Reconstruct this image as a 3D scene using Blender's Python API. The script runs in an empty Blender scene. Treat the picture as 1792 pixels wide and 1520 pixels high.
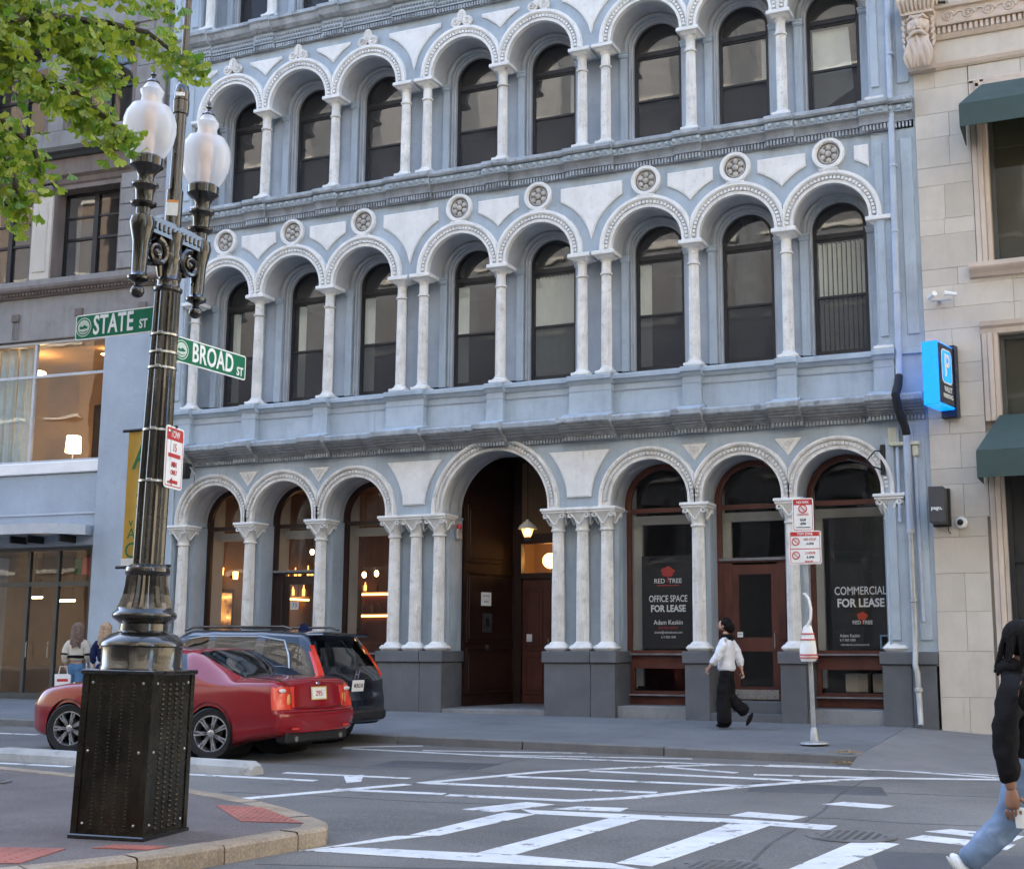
import bpy, bmesh, math, random
from mathutils import Vector, Matrix
from math import sin, cos, pi, radians as R, sqrt, atan2
random.seed(7)
scn = bpy.context.scene
COL = scn.collection

# ---------------------------------------------------------------- camera
cd = bpy.data.cameras.new('camera')
cam = bpy.data.objects.new('camera', cd); COL.objects.link(cam)
cd.sensor_width = 36.0
cd.lens = 45.62
cd.shift_x = -0.0636
cd.clip_end = 600
cam.location = (10.726, -21.6, 1.2)
cam.rotation_euler = (R(90 + 9.283), 0, R(22.948))
scn.camera = cam

# ---------------------------------------------------------------- world, sun, exposure
SUN_EL, SUN_AZ = R(33), R(-28)        # azimuth measured from +Y towards +X
w = bpy.data.worlds.new('World'); scn.world = w; w.use_nodes = True
nt = w.node_tree
sky = nt.nodes.new('ShaderNodeTexSky'); sky.sky_type = 'NISHITA'
sky.sun_disc = False; sky.sun_elevation = SUN_EL; sky.sun_rotation = SUN_AZ
sky.air_density = 1.0; sky.dust_density = 3.0; sky.ozone_density = 2.0
bg = nt.nodes['Background']; bg.inputs['Strength'].default_value = 0.15
nt.links.new(sky.outputs[0], bg.inputs[0])
sd = bpy.data.lights.new('sun', 'SUN'); sd.energy = 3.2; sd.angle = R(0.55); sd.color = (1.0, 0.95, 0.88)
so = bpy.data.objects.new('sun', sd); COL.objects.link(so)
sv = Vector((sin(SUN_AZ)*cos(SUN_EL), cos(SUN_AZ)*cos(SUN_EL), sin(SUN_EL)))
so.location = (0, 20, 60); so.rotation_euler = sv.to_track_quat('Z', 'Y').to_euler()
scn.view_settings.view_transform = 'Standard'
scn.view_settings.look = 'None'
scn.view_settings.gamma = 1.0
scn.view_settings.use_curve_mapping = False
scn.view_settings.exposure = 3.1
scn.cycles.max_bounces = 8
scn.cycles.diffuse_bounces = 4
scn.cycles.transparent_max_bounces = 16
scn.cycles.use_denoising = True

# ---------------------------------------------------------------- materials
MATS = {}
def mat(name, col, rough=0.6, var=0.12, scale=2.0, bump=0.0, bscale=60.0, metal=0.0, streak=0.0,
        streak_col=(0.10, 0.095, 0.09), spec=0.5, coat=0.0, emit=None, estr=0.0, trans=0.0, alpha=1.0,
        blot=0.0, blot_col=None, blot_scale=6.0, rvar=0.08, ior=1.45, bdist=0.01, fine=0.0, grit=0.0, grit_scale=48.0,
        run=0.0, run_col=(0.20, 0.12, 0.06), chip=0.0, chip_col=(0.12, 0.12, 0.12), chip_at=0.60, chip_scale=16.0, ovar=0.0):
    """procedural surface: base colour broken up by noise, optional vertical rain streaks, blotches, fine grain and relief"""
    m = bpy.data.materials.new(name); m.use_nodes = True; MATS[name] = m
    t = m.node_tree; n = t.nodes; L = t.links
    b = n['Principled BSDF']
    b.inputs['Roughness'].default_value = rough
    b.inputs['Metallic'].default_value = metal
    b.inputs['Specular IOR Level'].default_value = spec
    b.inputs['IOR'].default_value = ior
    b.inputs['Coat Weight'].default_value = coat
    b.inputs['Coat Roughness'].default_value = 0.04
    b.inputs['Transmission Weight'].default_value = trans
    b.inputs['Alpha'].default_value = alpha
    tc = n.new('ShaderNodeTexCoord'); oi = n.new('ShaderNodeObjectInfo')
    add = n.new('ShaderNodeVectorMath'); add.operation = 'ADD'
    mul = n.new('ShaderNodeVectorMath'); mul.operation = 'SCALE'; mul.inputs['Scale'].default_value = 37.0
    cmb = n.new('ShaderNodeCombineXYZ')
    for i in range(3): L.new(oi.outputs['Random'], cmb.inputs[i])
    L.new(cmb.outputs[0], mul.inputs[0]); L.new(mul.outputs[0], add.inputs[1]); L.new(tc.outputs['Object'], add.inputs[0])
    P = add.outputs[0]
    def noise(sc, det=5.0, rgh=0.6, vec=None):
        k = n.new('ShaderNodeTexNoise'); k.inputs['Scale'].default_value = sc
        k.inputs['Detail'].default_value = det; k.inputs['Roughness'].default_value = rgh
        L.new(vec if vec else P, k.inputs['Vector']); return k.outputs['Fac']
    def ramp(f, a, bb, lo=0.0, hi=1.0):
        k = n.new('ShaderNodeMapRange'); k.inputs['From Min'].default_value = a; k.inputs['From Max'].default_value = bb
        k.inputs['To Min'].default_value = lo; k.inputs['To Max'].default_value = hi; L.new(f, k.inputs['Value']); return k.outputs[0]
    def mix(f, A, B):
        k = n.new('ShaderNodeMix'); k.data_type = 'RGBA'
        if isinstance(f, float): k.inputs[0].default_value = f
        else: L.new(f, k.inputs[0])
        for s, v in ((6, A), (7, B)):
            if isinstance(v, tuple): k.inputs[s].default_value = (*v[:3], 1)
            else: L.new(v, k.inputs[s])
        return k.outputs[2]
    c = tuple(col)
    dk = tuple(x*(1-var*1.6) for x in c); lt = tuple(min(1, x*(1+var)) for x in c)
    cur = mix(ramp(noise(scale), 0.3, 0.7), dk, lt)
    if ovar > 0:
        cur = mix(ramp(oi.outputs['Random'], 0.0, 1.0, 0.0, ovar), cur, tuple(x*0.55 for x in c))
    if fine > 0:
        cur = mix(ramp(noise(180.0, 2.0), 0.35, 0.65, 0.0, fine), cur, tuple(x*0.35 for x in c))
    if grit > 0:
        g1 = noise(grit_scale, 3.0, 0.7)
        cur = mix(ramp(g1, 0.52, 0.72, 0.0, grit), cur, tuple(min(1, x*1.9) for x in c)); cur = mix(ramp(g1, 0.48, 0.30, 0.0, grit), cur, tuple(x*0.45 for x in c))
    if chip > 0:
        cur = mix(ramp(noise(chip_scale, 9.0, 0.70), chip_at, chip_at+0.04, 0.0, chip), cur, chip_col)
    if blot > 0:
        cur = mix(ramp(noise(blot_scale, 6.0, 0.65), 0.55, 0.68, 0.0, blot), cur, blot_col or tuple(x*0.5 for x in c))
    if streak > 0:
        mp = n.new('ShaderNodeMapping'); mp.inputs['Scale'].default_value = (3.2, 3.2, 0.38); L.new(P, mp.inputs['Vector'])
        f1 = ramp(noise(1.5, 7.0, 0.62, mp.outputs[0]), 0.48, 0.80, 0.0, streak)
        cur = mix(f1, cur, streak_col)
    if run > 0:     # rust runs below joints and fixings
        mp2 = n.new('ShaderNodeMapping'); mp2.inputs['Scale'].default_value = (7.0, 7.0, 0.30); L.new(P, mp2.inputs['Vector'])
        f2 = ramp(noise(1.0, 3.0, 0.5, mp2.outputs[0]), 0.66, 0.80, 0.0, 1.0); f3 = ramp(noise(0.9, 2.0), 0.50, 0.64, 0.0, run)
        mu = n.new('ShaderNodeMath'); mu.operation = 'MULTIPLY'; L.new(f2, mu.inputs[0]); L.new(f3, mu.inputs[1]); cur = mix(mu.outputs[0], cur, run_col)
    L.new(cur, b.inputs['Base Color'])
    if rvar > 0:
        L.new(ramp(noise(scale*2.3), 0.3, 0.7, max(0.02, rough-rvar), min(1, rough+rvar)), b.inputs['Roughness'])
    if bump > 0:
        bp = n.new('ShaderNodeBump'); bp.inputs['Strength'].default_value = bump; bp.inputs['Distance'].default_value = bdist
        L.new(noise(bscale, 4.0), bp.inputs['Height']); L.new(bp.outputs[0], b.inputs['Normal'])
    if emit:
        b.inputs['Emission Color'].default_value = (*emit, 1); b.inputs['Emission Strength'].default_value = estr
    return m

M = {}
def addm(key, *a, **k): M[key] = mat(key, *a, **k)
BLUE = (0.400, 0.463, 0.508)
addm('blue', BLUE, 0.55, 0.10, 1.3, 0.15, 30, streak=0.5, streak_col=(0.20, 0.225, 0.25), blot=0.4, blot_col=(0.27, 0.30, 0.33), blot_scale=2.2, run=0.6, chip=0.25, chip_col=(0.24, 0.22, 0.20))
addm('soffit', (0.47, 0.485, 0.50), 0.65, 0.12, 1.2, 0.15, 30, streak=0.4, streak_col=(0.30, 0.30, 0.30), blot=0.5, blot_col=(0.33, 0.33, 0.33), blot_scale=1.8, run=0.6)
addm('surround', (0.44, 0.465, 0.49), 0.6, 0.12, 1.3, 0.15, 30, streak=0.45, streak_col=(0.24, 0.25, 0.26), blot=0.4, blot_col=(0.31, 0.32, 0.33), blot_scale=2.0)
addm('rosette_light', (0.50, 0.47, 0.42), 0.6, 0.2, 6)
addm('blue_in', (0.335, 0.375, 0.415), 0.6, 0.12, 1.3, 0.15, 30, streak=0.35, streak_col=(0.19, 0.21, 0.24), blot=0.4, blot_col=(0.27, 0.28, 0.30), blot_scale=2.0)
addm('cornice', (0.27, 0.29, 0.305), 0.7, 0.2, 2.2, 0.25, 40, streak=0.75, streak_col=(0.115, 0.112, 0.108), blot=0.65, blot_col=(0.14, 0.135, 0.128), blot_scale=3.0, chip=0.5, chip_col=(0.12, 0.115, 0.11), run=0.5)
addm('ledge', (0.40, 0.44, 0.47), 0.7, 0.2, 3.0, 0.3, 40, streak=0.55, blot=0.75, blot_col=(0.12, 0.12, 0.115), blot_scale=4, chip=0.6, chip_col=(0.10, 0.10, 0.10))
addm('white', (0.78, 0.77, 0.73), 0.5, 0.06, 3.0, 0.12, 50, streak=0.30, run=0.7, chip=0.3, chip_col=(0.42, 0.37, 0.30), streak_col=(0.42, 0.38, 0.32), blot=0.3, blot_col=(0.48, 0.44, 0.38), blot_scale=5)
addm('white_worn', (0.76, 0.74, 0.69), 0.55, 0.12, 4.0, 0.2, 60, streak=0.65, run=0.7, chip=0.45, chip_col=(0.36, 0.31, 0.25), streak_col=(0.36, 0.32, 0.27), blot=0.55, blot_col=(0.42, 0.38, 0.31), blot_scale=9)
addm('granite', (0.135, 0.14, 0.148), 0.55, 0.15, 1.6, 0.12, 120, fine=0.35, streak=0.25, streak_col=(0.07, 0.07, 0.07))
addm('granite_step', (0.24, 0.24, 0.235), 0.7, 0.15, 2.0, 0.12, 120, fine=0.3, blot=0.5, blot_col=(0.12, 0.12, 0.12))
addm('black_frame', (0.018, 0.017, 0.018), 0.45, 0.2, 3.0, 0.05, 60)
addm('wood', (0.115, 0.036, 0.022), 0.38, 0.25, 1.5, 0.08, 50, streak=0.5, streak_col=(0.045, 0.014, 0.010))
addm('wood_dark', (0.032, 0.014, 0.009), 0.4, 0.25, 1.5, 0.08, 50, streak=0.5, streak_col=(0.02, 0.01, 0.007))
addm('wood_weather', (0.23, 0.22, 0.22), 0.6, 0.25, 3.0, 0.1, 60, streak=0.4)
addm('blind', (0.80, 0.84, 0.74), 0.7, 0.05, 3.0)
addm('plaster', (0.55, 0.53, 0.48), 0.8, 0.06, 2.0)
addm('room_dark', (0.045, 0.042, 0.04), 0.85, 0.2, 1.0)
addm('room_warm', (0.20, 0.125, 0.07), 0.8, 0.15, 1.0)
addm('limestone', (0.63, 0.57, 0.48), 0.75, 0.08, 1.2, 0.15, 90, fine=0.10, ovar=0.30, run=0.5, streak=0.22, streak_col=(0.36, 0.29, 0.22), blot=0.22, blot_col=(0.44, 0.36, 0.28), blot_scale=2.5)
addm('limestone_trim', (0.60, 0.50, 0.41), 0.75, 0.08, 2.0, 0.15, 90, streak=0.3, streak_col=(0.36, 0.28, 0.22))
addm('mortar', (0.34, 0.29, 0.235), 0.9, 0.1, 3.0)
addm('brownstone', (0.30, 0.285, 0.265), 0.8, 0.14, 1.2, 0.2, 60, ovar=0.35, streak=0.55, streak_col=(0.12, 0.105, 0.095), blot=0.4, blot_col=(0.18, 0.15, 0.135), blot_scale=2.5)
addm('redstone', (0.185, 0.150, 0.130), 0.8, 0.14, 1.2, 0.2, 60, streak=0.6, streak_col=(0.09, 0.07, 0.06))
addm('stucco', (0.37, 0.425, 0.475), 0.7, 0.10, 0.9, 0.3, 14, streak=0.25, streak_col=(0.27, 0.29, 0.33), blot=0.3, blot_col=(0.33, 0.36, 0.41), blot_scale=3, bdist=0.02)
addm('alu', (0.42, 0.47, 0.53), 0.35, 0.08, 3.0, metal=0.3)
addm('alu_dark', (0.075, 0.08, 0.078), 0.4, 0.1, 3.0, metal=0.2)
addm('asphalt', (0.172, 0.162, 0.146), 0.85, 0.26, 0.40, 0.7, 90, fine=0.3, grit=0.5, blot=0.6, blot_col=(0.100, 0.098, 0.095), blot_scale=1.1)
addm('sidewalk', (0.175, 0.180, 0.182), 0.85, 0.14, 0.7, 0.35, 90, fine=0.2, grit=0.3, blot=0.35, blot_col=(0.08, 0.08, 0.085), blot_scale=1.2)
addm('sidewalk_light', (0.215, 0.205, 0.195), 0.85, 0.12, 0.8, 0.3, 130, fine=0.25, blot=0.4, blot_col=(0.14, 0.13, 0.125), blot_scale=1.5)
addm('near_walk', (0.150, 0.125, 0.115), 0.85, 0.18, 0.8, 0.5, 90, fine=0.2, grit=0.5, blot=0.5, blot_col=(0.085, 0.075, 0.07), blot_scale=1.5)
addm('kerb', (0.34, 0.265, 0.185), 0.8, 0.22, 2.0, 0.6, 40, fine=0.2, grit=0.45, blot=0.55, blot_col=(0.19, 0.12, 0.06), blot_scale=3.0)
addm('kerb_far', (0.20, 0.195, 0.185), 0.8, 0.16, 2.0, 0.4, 50, fine=0.3, blot=0.5, blot_col=(0.11, 0.10, 0.09), blot_scale=3.0)
addm('concrete', (0.42, 0.41, 0.38), 0.8, 0.15, 2.0, 0.4, 60, blot=0.6, blot_col=(0.16, 0.155, 0.15), blot_scale=4.0)
addm('paint', (0.66, 0.66, 0.65), 0.7, 0.10, 3.0, 0.3, 120, fine=0.15, chip=0.9, chip_at=0.575, chip_scale=4.5, chip_col=(0.16, 0.155, 0.145), blot=0.5, blot_col=(0.38, 0.38, 0.38), blot_scale=4.0)
addm('tactile', (0.33, 0.115, 0.085), 0.8, 0.15, 2.5, 0.3, 90, blot=0.5, blot_col=(0.17, 0.09, 0.075), blot_scale=3)
addm('iron', (0.075, 0.072, 0.068), 0.7, 0.3, 2.0, 0.3, 80, metal=0.5)
addm('lamp_black', (0.046, 0.040, 0.033), 0.24, 0.30, 2.0, 0.10, 50, metal=0.8, rvar=0.08, coat=1.0)
addm('panel_black', (0.066, 0.058, 0.041), 0.27, 0.35, 2.5, 0.08, 40, metal=0.9, rvar=0.08)
addm('steel', (0.50, 0.48, 0.43), 0.3, 0.12, 4.0, metal=0.9)
addm('galv', (0.43, 0.44, 0.44), 0.45, 0.15, 5.0, 0.1, 60, metal=0.45, streak=0.3)
addm('pipe_blue', (0.43, 0.50, 0.60), 0.5, 0.12, 2.0, streak=0.5, streak_col=(0.3, 0.3, 0.3), blot=0.4, blot_col=(0.52, 0.50, 0.40), blot_scale=2.0)
addm('rubber', (0.018, 0.018, 0.019), 0.75, 0.2, 4.0, 0.1, 80)
addm('black_plastic', (0.014, 0.014, 0.015), 0.5, 0.2, 3.0)
addm('sign_green', (0.004, 0.155, 0.072), 0.5, 0.08, 2.0, spec=0.2)
addm('sign_white', (0.84, 0.84, 0.81), 0.4, 0.05, 3.0)
addm('sign_red', (0.52, 0.035, 0.03), 0.4, 0.06, 3.0)
addm('sign_ink', (0.05, 0.05, 0.06), 0.5, 0.1, 3.0)
addm('banner', (0.60, 0.36, 0.055), 0.7, 0.10, 1.5, 0.2, 40)
addm('banner_green', (0.02, 0.17, 0.06), 0.7, 0.1, 3.0)
addm('car_red', (0.25, 0.005, 0.009), 0.18, 0.04, 0.5, coat=0.7, rvar=0.03)
addm('car_black', (0.005, 0.007, 0.013), 0.22, 0.04, 0.5, coat=1.0, rvar=0.03)
addm('chrome', (0.75, 0.76, 0.78), 0.14, 0.04, 3.0, metal=1.0)
addm('alloy', (0.60, 0.60, 0.60), 0.28, 0.06, 3.0, metal=0.85)
addm('lens_red', (0.70, 0.045, 0.02), 0.12, 0.08, 2.0, coat=0.8)
addm('lens_amber', (0.85, 0.33, 0.10), 0.12, 0.08, 2.0, coat=0.8)
addm('lens_clear', (0.72, 0.70, 0.66), 0.10, 0.05, 2.0, coat=0.8)
addm('plate', (0.78, 0.77, 0.73), 0.45, 0.04, 3.0)
addm('plate_gold', (0.68, 0.50, 0.14), 0.45, 0.04, 3.0)
addm('poster', (0.008, 0.008, 0.010), 0.35, 0.15, 1.0)
addm('poster_red', (0.50, 0.035, 0.025), 0.5, 0.05, 3.0)
addm('awning', (0.046, 0.076, 0.068), 0.75, 0.07, 1.2, 0.15, 200)
addm('p_blue', (0.008, 0.13, 0.48), 0.3, 0.1, 1.0, emit=(0.0, 0.17, 0.75), estr=0.28)
addm('p_navy', (0.012, 0.020, 0.040), 0.3, 0.1, 2.0)
addm('grey_panel', (0.055, 0.055, 0.058), 0.5, 0.1, 2.0)
addm('skin', (0.52, 0.31, 0.22), 0.5, 0.05, 8.0, spec=0.4)
addm('skin_dark', (0.33, 0.17, 0.105), 0.5, 0.08, 8.0, spec=0.4)
addm('hair_dark', (0.010, 0.008, 0.0075), 0.7, 0.3, 30.0, 0.6, 120, spec=0.15)
addm('hair_brown', (0.20, 0.135, 0.105), 0.5, 0.3, 20.0, 0.6, 120, spec=0.15)
addm('hair_blond', (0.46, 0.31, 0.20), 0.5, 0.3, 20.0, 0.6, 120, spec=0.15)
addm('knit_white', (0.74, 0.74, 0.76), 0.85, 0.06, 5.0, 0.4, 160, spec=0.15)
addm('cloth_black', (0.012, 0.011, 0.012), 0.85, 0.25, 4.0, 0.4, 120, spec=0.15)
addm('cloth_navy', (0.014, 0.020, 0.065), 0.85, 0.2, 4.0, 0.4, 120, spec=0.15)
addm('cloth_cream', (0.62, 0.56, 0.46), 0.85, 0.1, 4.0, 0.4, 120, spec=0.15)
addm('denim', (0.22, 0.30, 0.43), 0.85, 0.2, 5.0, 0.4, 140, blot=0.5, blot_col=(0.36, 0.44, 0.55), blot_scale=5, spec=0.15)
addm('denim_mid', (0.10, 0.21, 0.36), 0.85, 0.2, 5.0, 0.4, 140, blot=0.4, blot_col=(0.06, 0.12, 0.24), blot_scale=5, spec=0.15)
addm('bark', (0.085, 0.065, 0.05), 0.85, 0.3, 4.0, 0.6, 30)
addm('brick_far', (0.105, 0.108, 0.110), 0.85, 0.12, 1.0)  # darkened and greyed in colour so its window reflections stay dim
addm('stone_far', (0.36, 0.34, 0.29), 0.85, 0.1, 0.5)
addm('lounge_wall', (0.42, 0.30, 0.19), .8, .12, 1)
addm('iron_cover', (0.135, 0.128, 0.118), 0.75, 0.25, 3.0, 0.3, 60)
addm('stone_dim', (0.115, 0.085, 0.058), 0.85, 0.1, 0.5)  # stone_far darkened in colour, standing in for shade on the reflected building
addm('tar', (0.085, 0.082, 0.078), 0.7, 0.2, 2.0)
addm('asphalt_dark', (0.098, 0.098, 0.10), 0.85, 0.2, 0.8, 0.5, 160, fine=0.4)
addm('stone_gold', (0.48, 0.43, 0.32), 0.85, 0.1, 0.5)
addm('bulb', (0.9, 0.6, 0.3), 0.5, 0.0, 1.0, emit=(1.0, 0.55, 0.20), estr=5.0, rvar=0)
addm('glow_warm', (0.8, 0.45, 0.15), 0.5, 0.0, 1.0, emit=(1.0, 0.45, 0.12), estr=1.3, rvar=0)
addm('shade_warm', (0.85, 0.70, 0.5), 0.6, 0.0, 1.0, emit=(1.0, 0.66, 0.34), estr=4.0, rvar=0)
addm('bottle', (0.35, 0.15, 0.03), 0.1, 0.3, 5.0, emit=(1.0, 0.42, 0.10), estr=0.45, rvar=0)  # bottles glow by themselves, imitating the light of the back bar
addm("tube_peach", (0.82, 0.60, 0.46), .5, .05, 3.0)
addm("pipe_cream", (0.58, 0.56, 0.42), .5, .1, 3, streak=.4)
addm("glow_lantern", (.9, .6, .3), .5, 0, 1, emit=(1, .5, .16), estr=3.5, rvar=0)
addm("shade_pale", (.6, .55, .45), .5, .1, 3)
addm("carton", (.52, .47, .38), .8, .06, 2)
addm("sticker_green", (.02, .28, .10), .5, .05)
addm("poster_blue", (0.22, 0.36, 0.50), .5, .05)
addm("seal_pale", (.55, .66, .56), .4, .05)
addm("ochre_blind", (0.085, 0.08, 0.042), .85, .2, 1.0, streak=.3, streak_col=(.09, .08, .045))
addm("curtain", (0.42, 0.52, 0.52), .9, .12, 3.0)
addm("straw", (0.36, 0.25, 0.13), .8, .3, 8.0)
addm("rosette_grey", (0.20, 0.185, 0.165), .7, .2, 6)  # sunk ground darkened in colour to imitate shading round the petals
addm("room_shop", (0.16, 0.10, 0.055), .8, .2, 1)

def leafmat(name, c1, c2, tr):
    m = bpy.data.materials.new(name); m.use_nodes = True; t = m.node_tree; n = t.nodes; L = t.links
    for x in list(n): n.remove(x)
    out = n.new('ShaderNodeOutputMaterial'); d = n.new('ShaderNodeBsdfDiffuse'); tl = n.new('ShaderNodeBsdfTranslucent')
    gl = n.new('ShaderNodeBsdfGlossy'); gl.inputs['Roughness'].default_value = 0.35
    mx = n.new('ShaderNodeMixShader'); mx.inputs[0].default_value = tr; m2 = n.new('ShaderNodeMixShader'); m2.inputs[0].default_value = 0.05
    g = n.new('ShaderNodeNewGeometry'); oi = n.new('ShaderNodeObjectInfo')
    a = n.new('ShaderNodeMath'); a.operation = 'ADD'; L.new(g.outputs['Random Per Island'], a.inputs[0]); L.new(oi.outputs['Random'], a.inputs[1])
    f = n.new('ShaderNodeMath'); f.operation = 'FRACT'; L.new(a.outputs[0], f.inputs[0])
    k = n.new('ShaderNodeMix'); k.data_type = 'RGBA'; k.inputs[6].default_value = (*c1, 1); k.inputs[7].default_value = (*c2, 1); L.new(f.outputs[0], k.inputs[0])
    L.new(k.outputs[2], d.inputs[0]); L.new(k.outputs[2], tl.inputs[0])
    L.new(d.outputs[0], mx.inputs[1]); L.new(tl.outputs[0], mx.inputs[2]); L.new(mx.outputs[0], m2.inputs[1]); L.new(gl.outputs[0], m2.inputs[2])
    L.new(m2.outputs[0], out.inputs[0]); return m
M['leaf'] = leafmat('leaf', (0.10, 0.235, 0.018), (0.42, 0.46, 0.04), 0.5)

def glassmat(name, tint, refl_rough=0.02, dirt=0.12, dirt_col=(0.30, 0.30, 0.30), base_refl=0.11):
    """window glass: mirror by Fresnel, clear behind, with a thin uneven film of dust"""
    m = bpy.data.materials.new(name); m.use_nodes = True; t = m.node_tree; n = t.nodes; L = t.links
    for x in list(n): n.remove(x)
    out = n.new('ShaderNodeOutputMaterial')
    tr = n.new('ShaderNodeBsdfTransparent'); tr.inputs[0].default_value = (*tint, 1)
    gl = n.new('ShaderNodeBsdfGlossy'); gl.inputs['Roughness'].default_value = refl_rough
    df = n.new('ShaderNodeBsdfDiffuse'); df.inputs[0].default_value = (*dirt_col, 1)
    lw = n.new('ShaderNodeLayerWeight'); lw.inputs['Blend'].default_value = 0.5      # Schlick, the same from both faces
    pw = n.new('ShaderNodeMath'); pw.operation = 'POWER'; pw.inputs[1].default_value = 4.0; L.new(lw.outputs['Facing'], pw.inputs[0])
    fr = n.new('ShaderNodeMath'); fr.operation = 'MULTIPLY_ADD'; fr.inputs[1].default_value = 0.90; fr.inputs[2].default_value = base_refl; L.new(pw.outputs[0], fr.inputs[0])
    tc = n.new('ShaderNodeTexCoord'); oi = n.new('ShaderNodeObjectInfo')
    av = n.new('ShaderNodeVectorMath'); av.operation = 'ADD'; L.new(tc.outputs['Object'], av.inputs[0])
    sc_ = n.new('ShaderNodeVectorMath'); sc_.operation = 'SCALE'; sc_.inputs['Scale'].default_value = 23
    cb = n.new('ShaderNodeCombineXYZ'); [L.new(oi.outputs['Random'], cb.inputs[i]) for i in range(3)]
    L.new(cb.outputs[0], sc_.inputs[0]); L.new(sc_.outputs[0], av.inputs[1])
    mp = n.new('ShaderNodeMapping'); mp.inputs['Scale'].default_value = (3.0, 3.0, 0.7); L.new(av.outputs[0], mp.inputs[0])
    ns = n.new('ShaderNodeTexNoise'); ns.inputs['Scale'].default_value = 1.2; ns.inputs['Detail'].default_value = 5; L.new(mp.outputs[0], ns.inputs['Vector'])
    mr = n.new('ShaderNodeMapRange'); mr.inputs['From Min'].default_value = 0.35; mr.inputs['From Max'].default_value = 0.75
    mr.inputs['To Min'].default_value = dirt*0.25; mr.inputs['To Max'].default_value = dirt; L.new(ns.outputs['Fac'], mr.inputs['Value'])
    nb = n.new('ShaderNodeTexNoise'); nb.inputs['Scale'].default_value = 0.9; L.new(av.outputs[0], nb.inputs['Vector'])
    bp = n.new('ShaderNodeBump'); bp.inputs['Strength'].default_value = 0.06; bp.inputs['Distance'].default_value = 0.05; L.new(nb.outputs['Fac'], bp.inputs['Height'])
    L.new(bp.outputs[0], gl.inputs['Normal'])
    a = n.new('ShaderNodeMixShader'); L.new(fr.outputs[0], a.inputs[0]); L.new(tr.outputs[0], a.inputs[1]); L.new(gl.outputs[0], a.inputs[2])
    b = n.new('ShaderNodeMixShader'); L.new(mr.outputs[0], b.inputs[0]); L.new(a.outputs[0], b.inputs[1]); L.new(df.outputs[0], b.inputs[2])
    L.new(b.outputs[0], out.inputs[0]); return m
M['glass'] = glassmat('glass', (0.85, 0.85, 0.83), 0.02, 0.075)
M['glass_shop'] = glassmat('glass_shop', (0.92, 0.92, 0.90), 0.015, 0.012, base_refl=0.05)
M['glass_clear'] = glassmat('glass_clear', (0.88, 0.88, 0.86), 0.01, 0.04)
M['glass_car'] = glassmat('glass_car', (0.16, 0.19, 0.20), 0.01, 0.01, base_refl=0.07)

# frosted lamp globe: partly clear milky acrylic
def globemat():
    m = bpy.data.materials.new('globe_acrylic'); m.use_nodes = True; t = m.node_tree; n = t.nodes; L = t.links
    for x in list(n): n.remove(x)
    out = n.new('ShaderNodeOutputMaterial'); tr = n.new('ShaderNodeBsdfTransparent'); tr.inputs[0].default_value = (0.93, 0.93, 0.93, 1)
    tl = n.new('ShaderNodeBsdfTranslucent'); tl.inputs[0].default_value = (0.97, 0.97, 0.96, 1)
    df = n.new('ShaderNodeBsdfDiffuse'); df.inputs[0].default_value = (0.95, 0.95, 0.95, 1)
    gl = n.new('ShaderNodeBsdfGlossy'); gl.inputs['Roughness'].default_value = 0.06
    lw = n.new('ShaderNodeLayerWeight'); lw.inputs['Blend'].default_value = 0.35
    mr = n.new('ShaderNodeMapRange'); mr.inputs['To Min'].default_value = 0.34; mr.inputs['To Max'].default_value = 0.92; L.new(lw.outputs['Facing'], mr.inputs['Value'])
    s = n.new('ShaderNodeMixShader'); s.inputs[0].default_value = 0.5; L.new(df.outputs[0], s.inputs[1]); L.new(tl.outputs[0], s.inputs[2])
    a = n.new('ShaderNodeMixShader'); L.new(mr.outputs[0], a.inputs[0]); L.new(tr.outputs[0], a.inputs[1]); L.new(s.outputs[0], a.inputs[2])
    lw2 = n.new('ShaderNodeLayerWeight'); pw = n.new('ShaderNodeMath'); pw.operation = 'POWER'; pw.inputs[1].default_value = 4.0; L.new(lw2.outputs['Facing'], pw.inputs[0])
    fr = n.new('ShaderNodeMath'); fr.operation = 'MULTIPLY_ADD'; fr.inputs[1].default_value = 0.8; fr.inputs[2].default_value = 0.05; L.new(pw.outputs[0], fr.inputs[0])
    b = n.new('ShaderNodeMixShader'); L.new(fr.outputs[0], b.inputs[0]); L.new(a.outputs[0], b.inputs[1]); L.new(gl.outputs[0], b.inputs[2])
    L.new(b.outputs[0], out.inputs[0]); return m
M['globe'] = globemat()

# ---------------------------------------------------------------- mesh helpers
def link(o, parent=None):
    COL.objects.link(o)
    if parent is not None: o.parent = parent
    return o
def tag(o, label=None, cat=None, group=None, kind=None):
    if label: o['label'] = label
    if cat: o['category'] = cat
    if group: o['group'] = group
    if kind: o['kind'] = kind
    return o
def empty(name, loc=(0, 0, 0), rz=0.0, parent=None):
    o = bpy.data.objects.new(name, None); o.empty_display_size = 0.3
    o.location = loc; o.rotation_euler = (0, 0, rz); return link(o, parent)
def inst(name, mesh, parent=None, loc=(0, 0, 0), rot=(0, 0, 0), scale=None):
    o = bpy.data.objects.new(name, mesh); o.location = loc; o.rotation_euler = rot
    if scale: o.scale = scale
    return link(o, parent)

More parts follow.
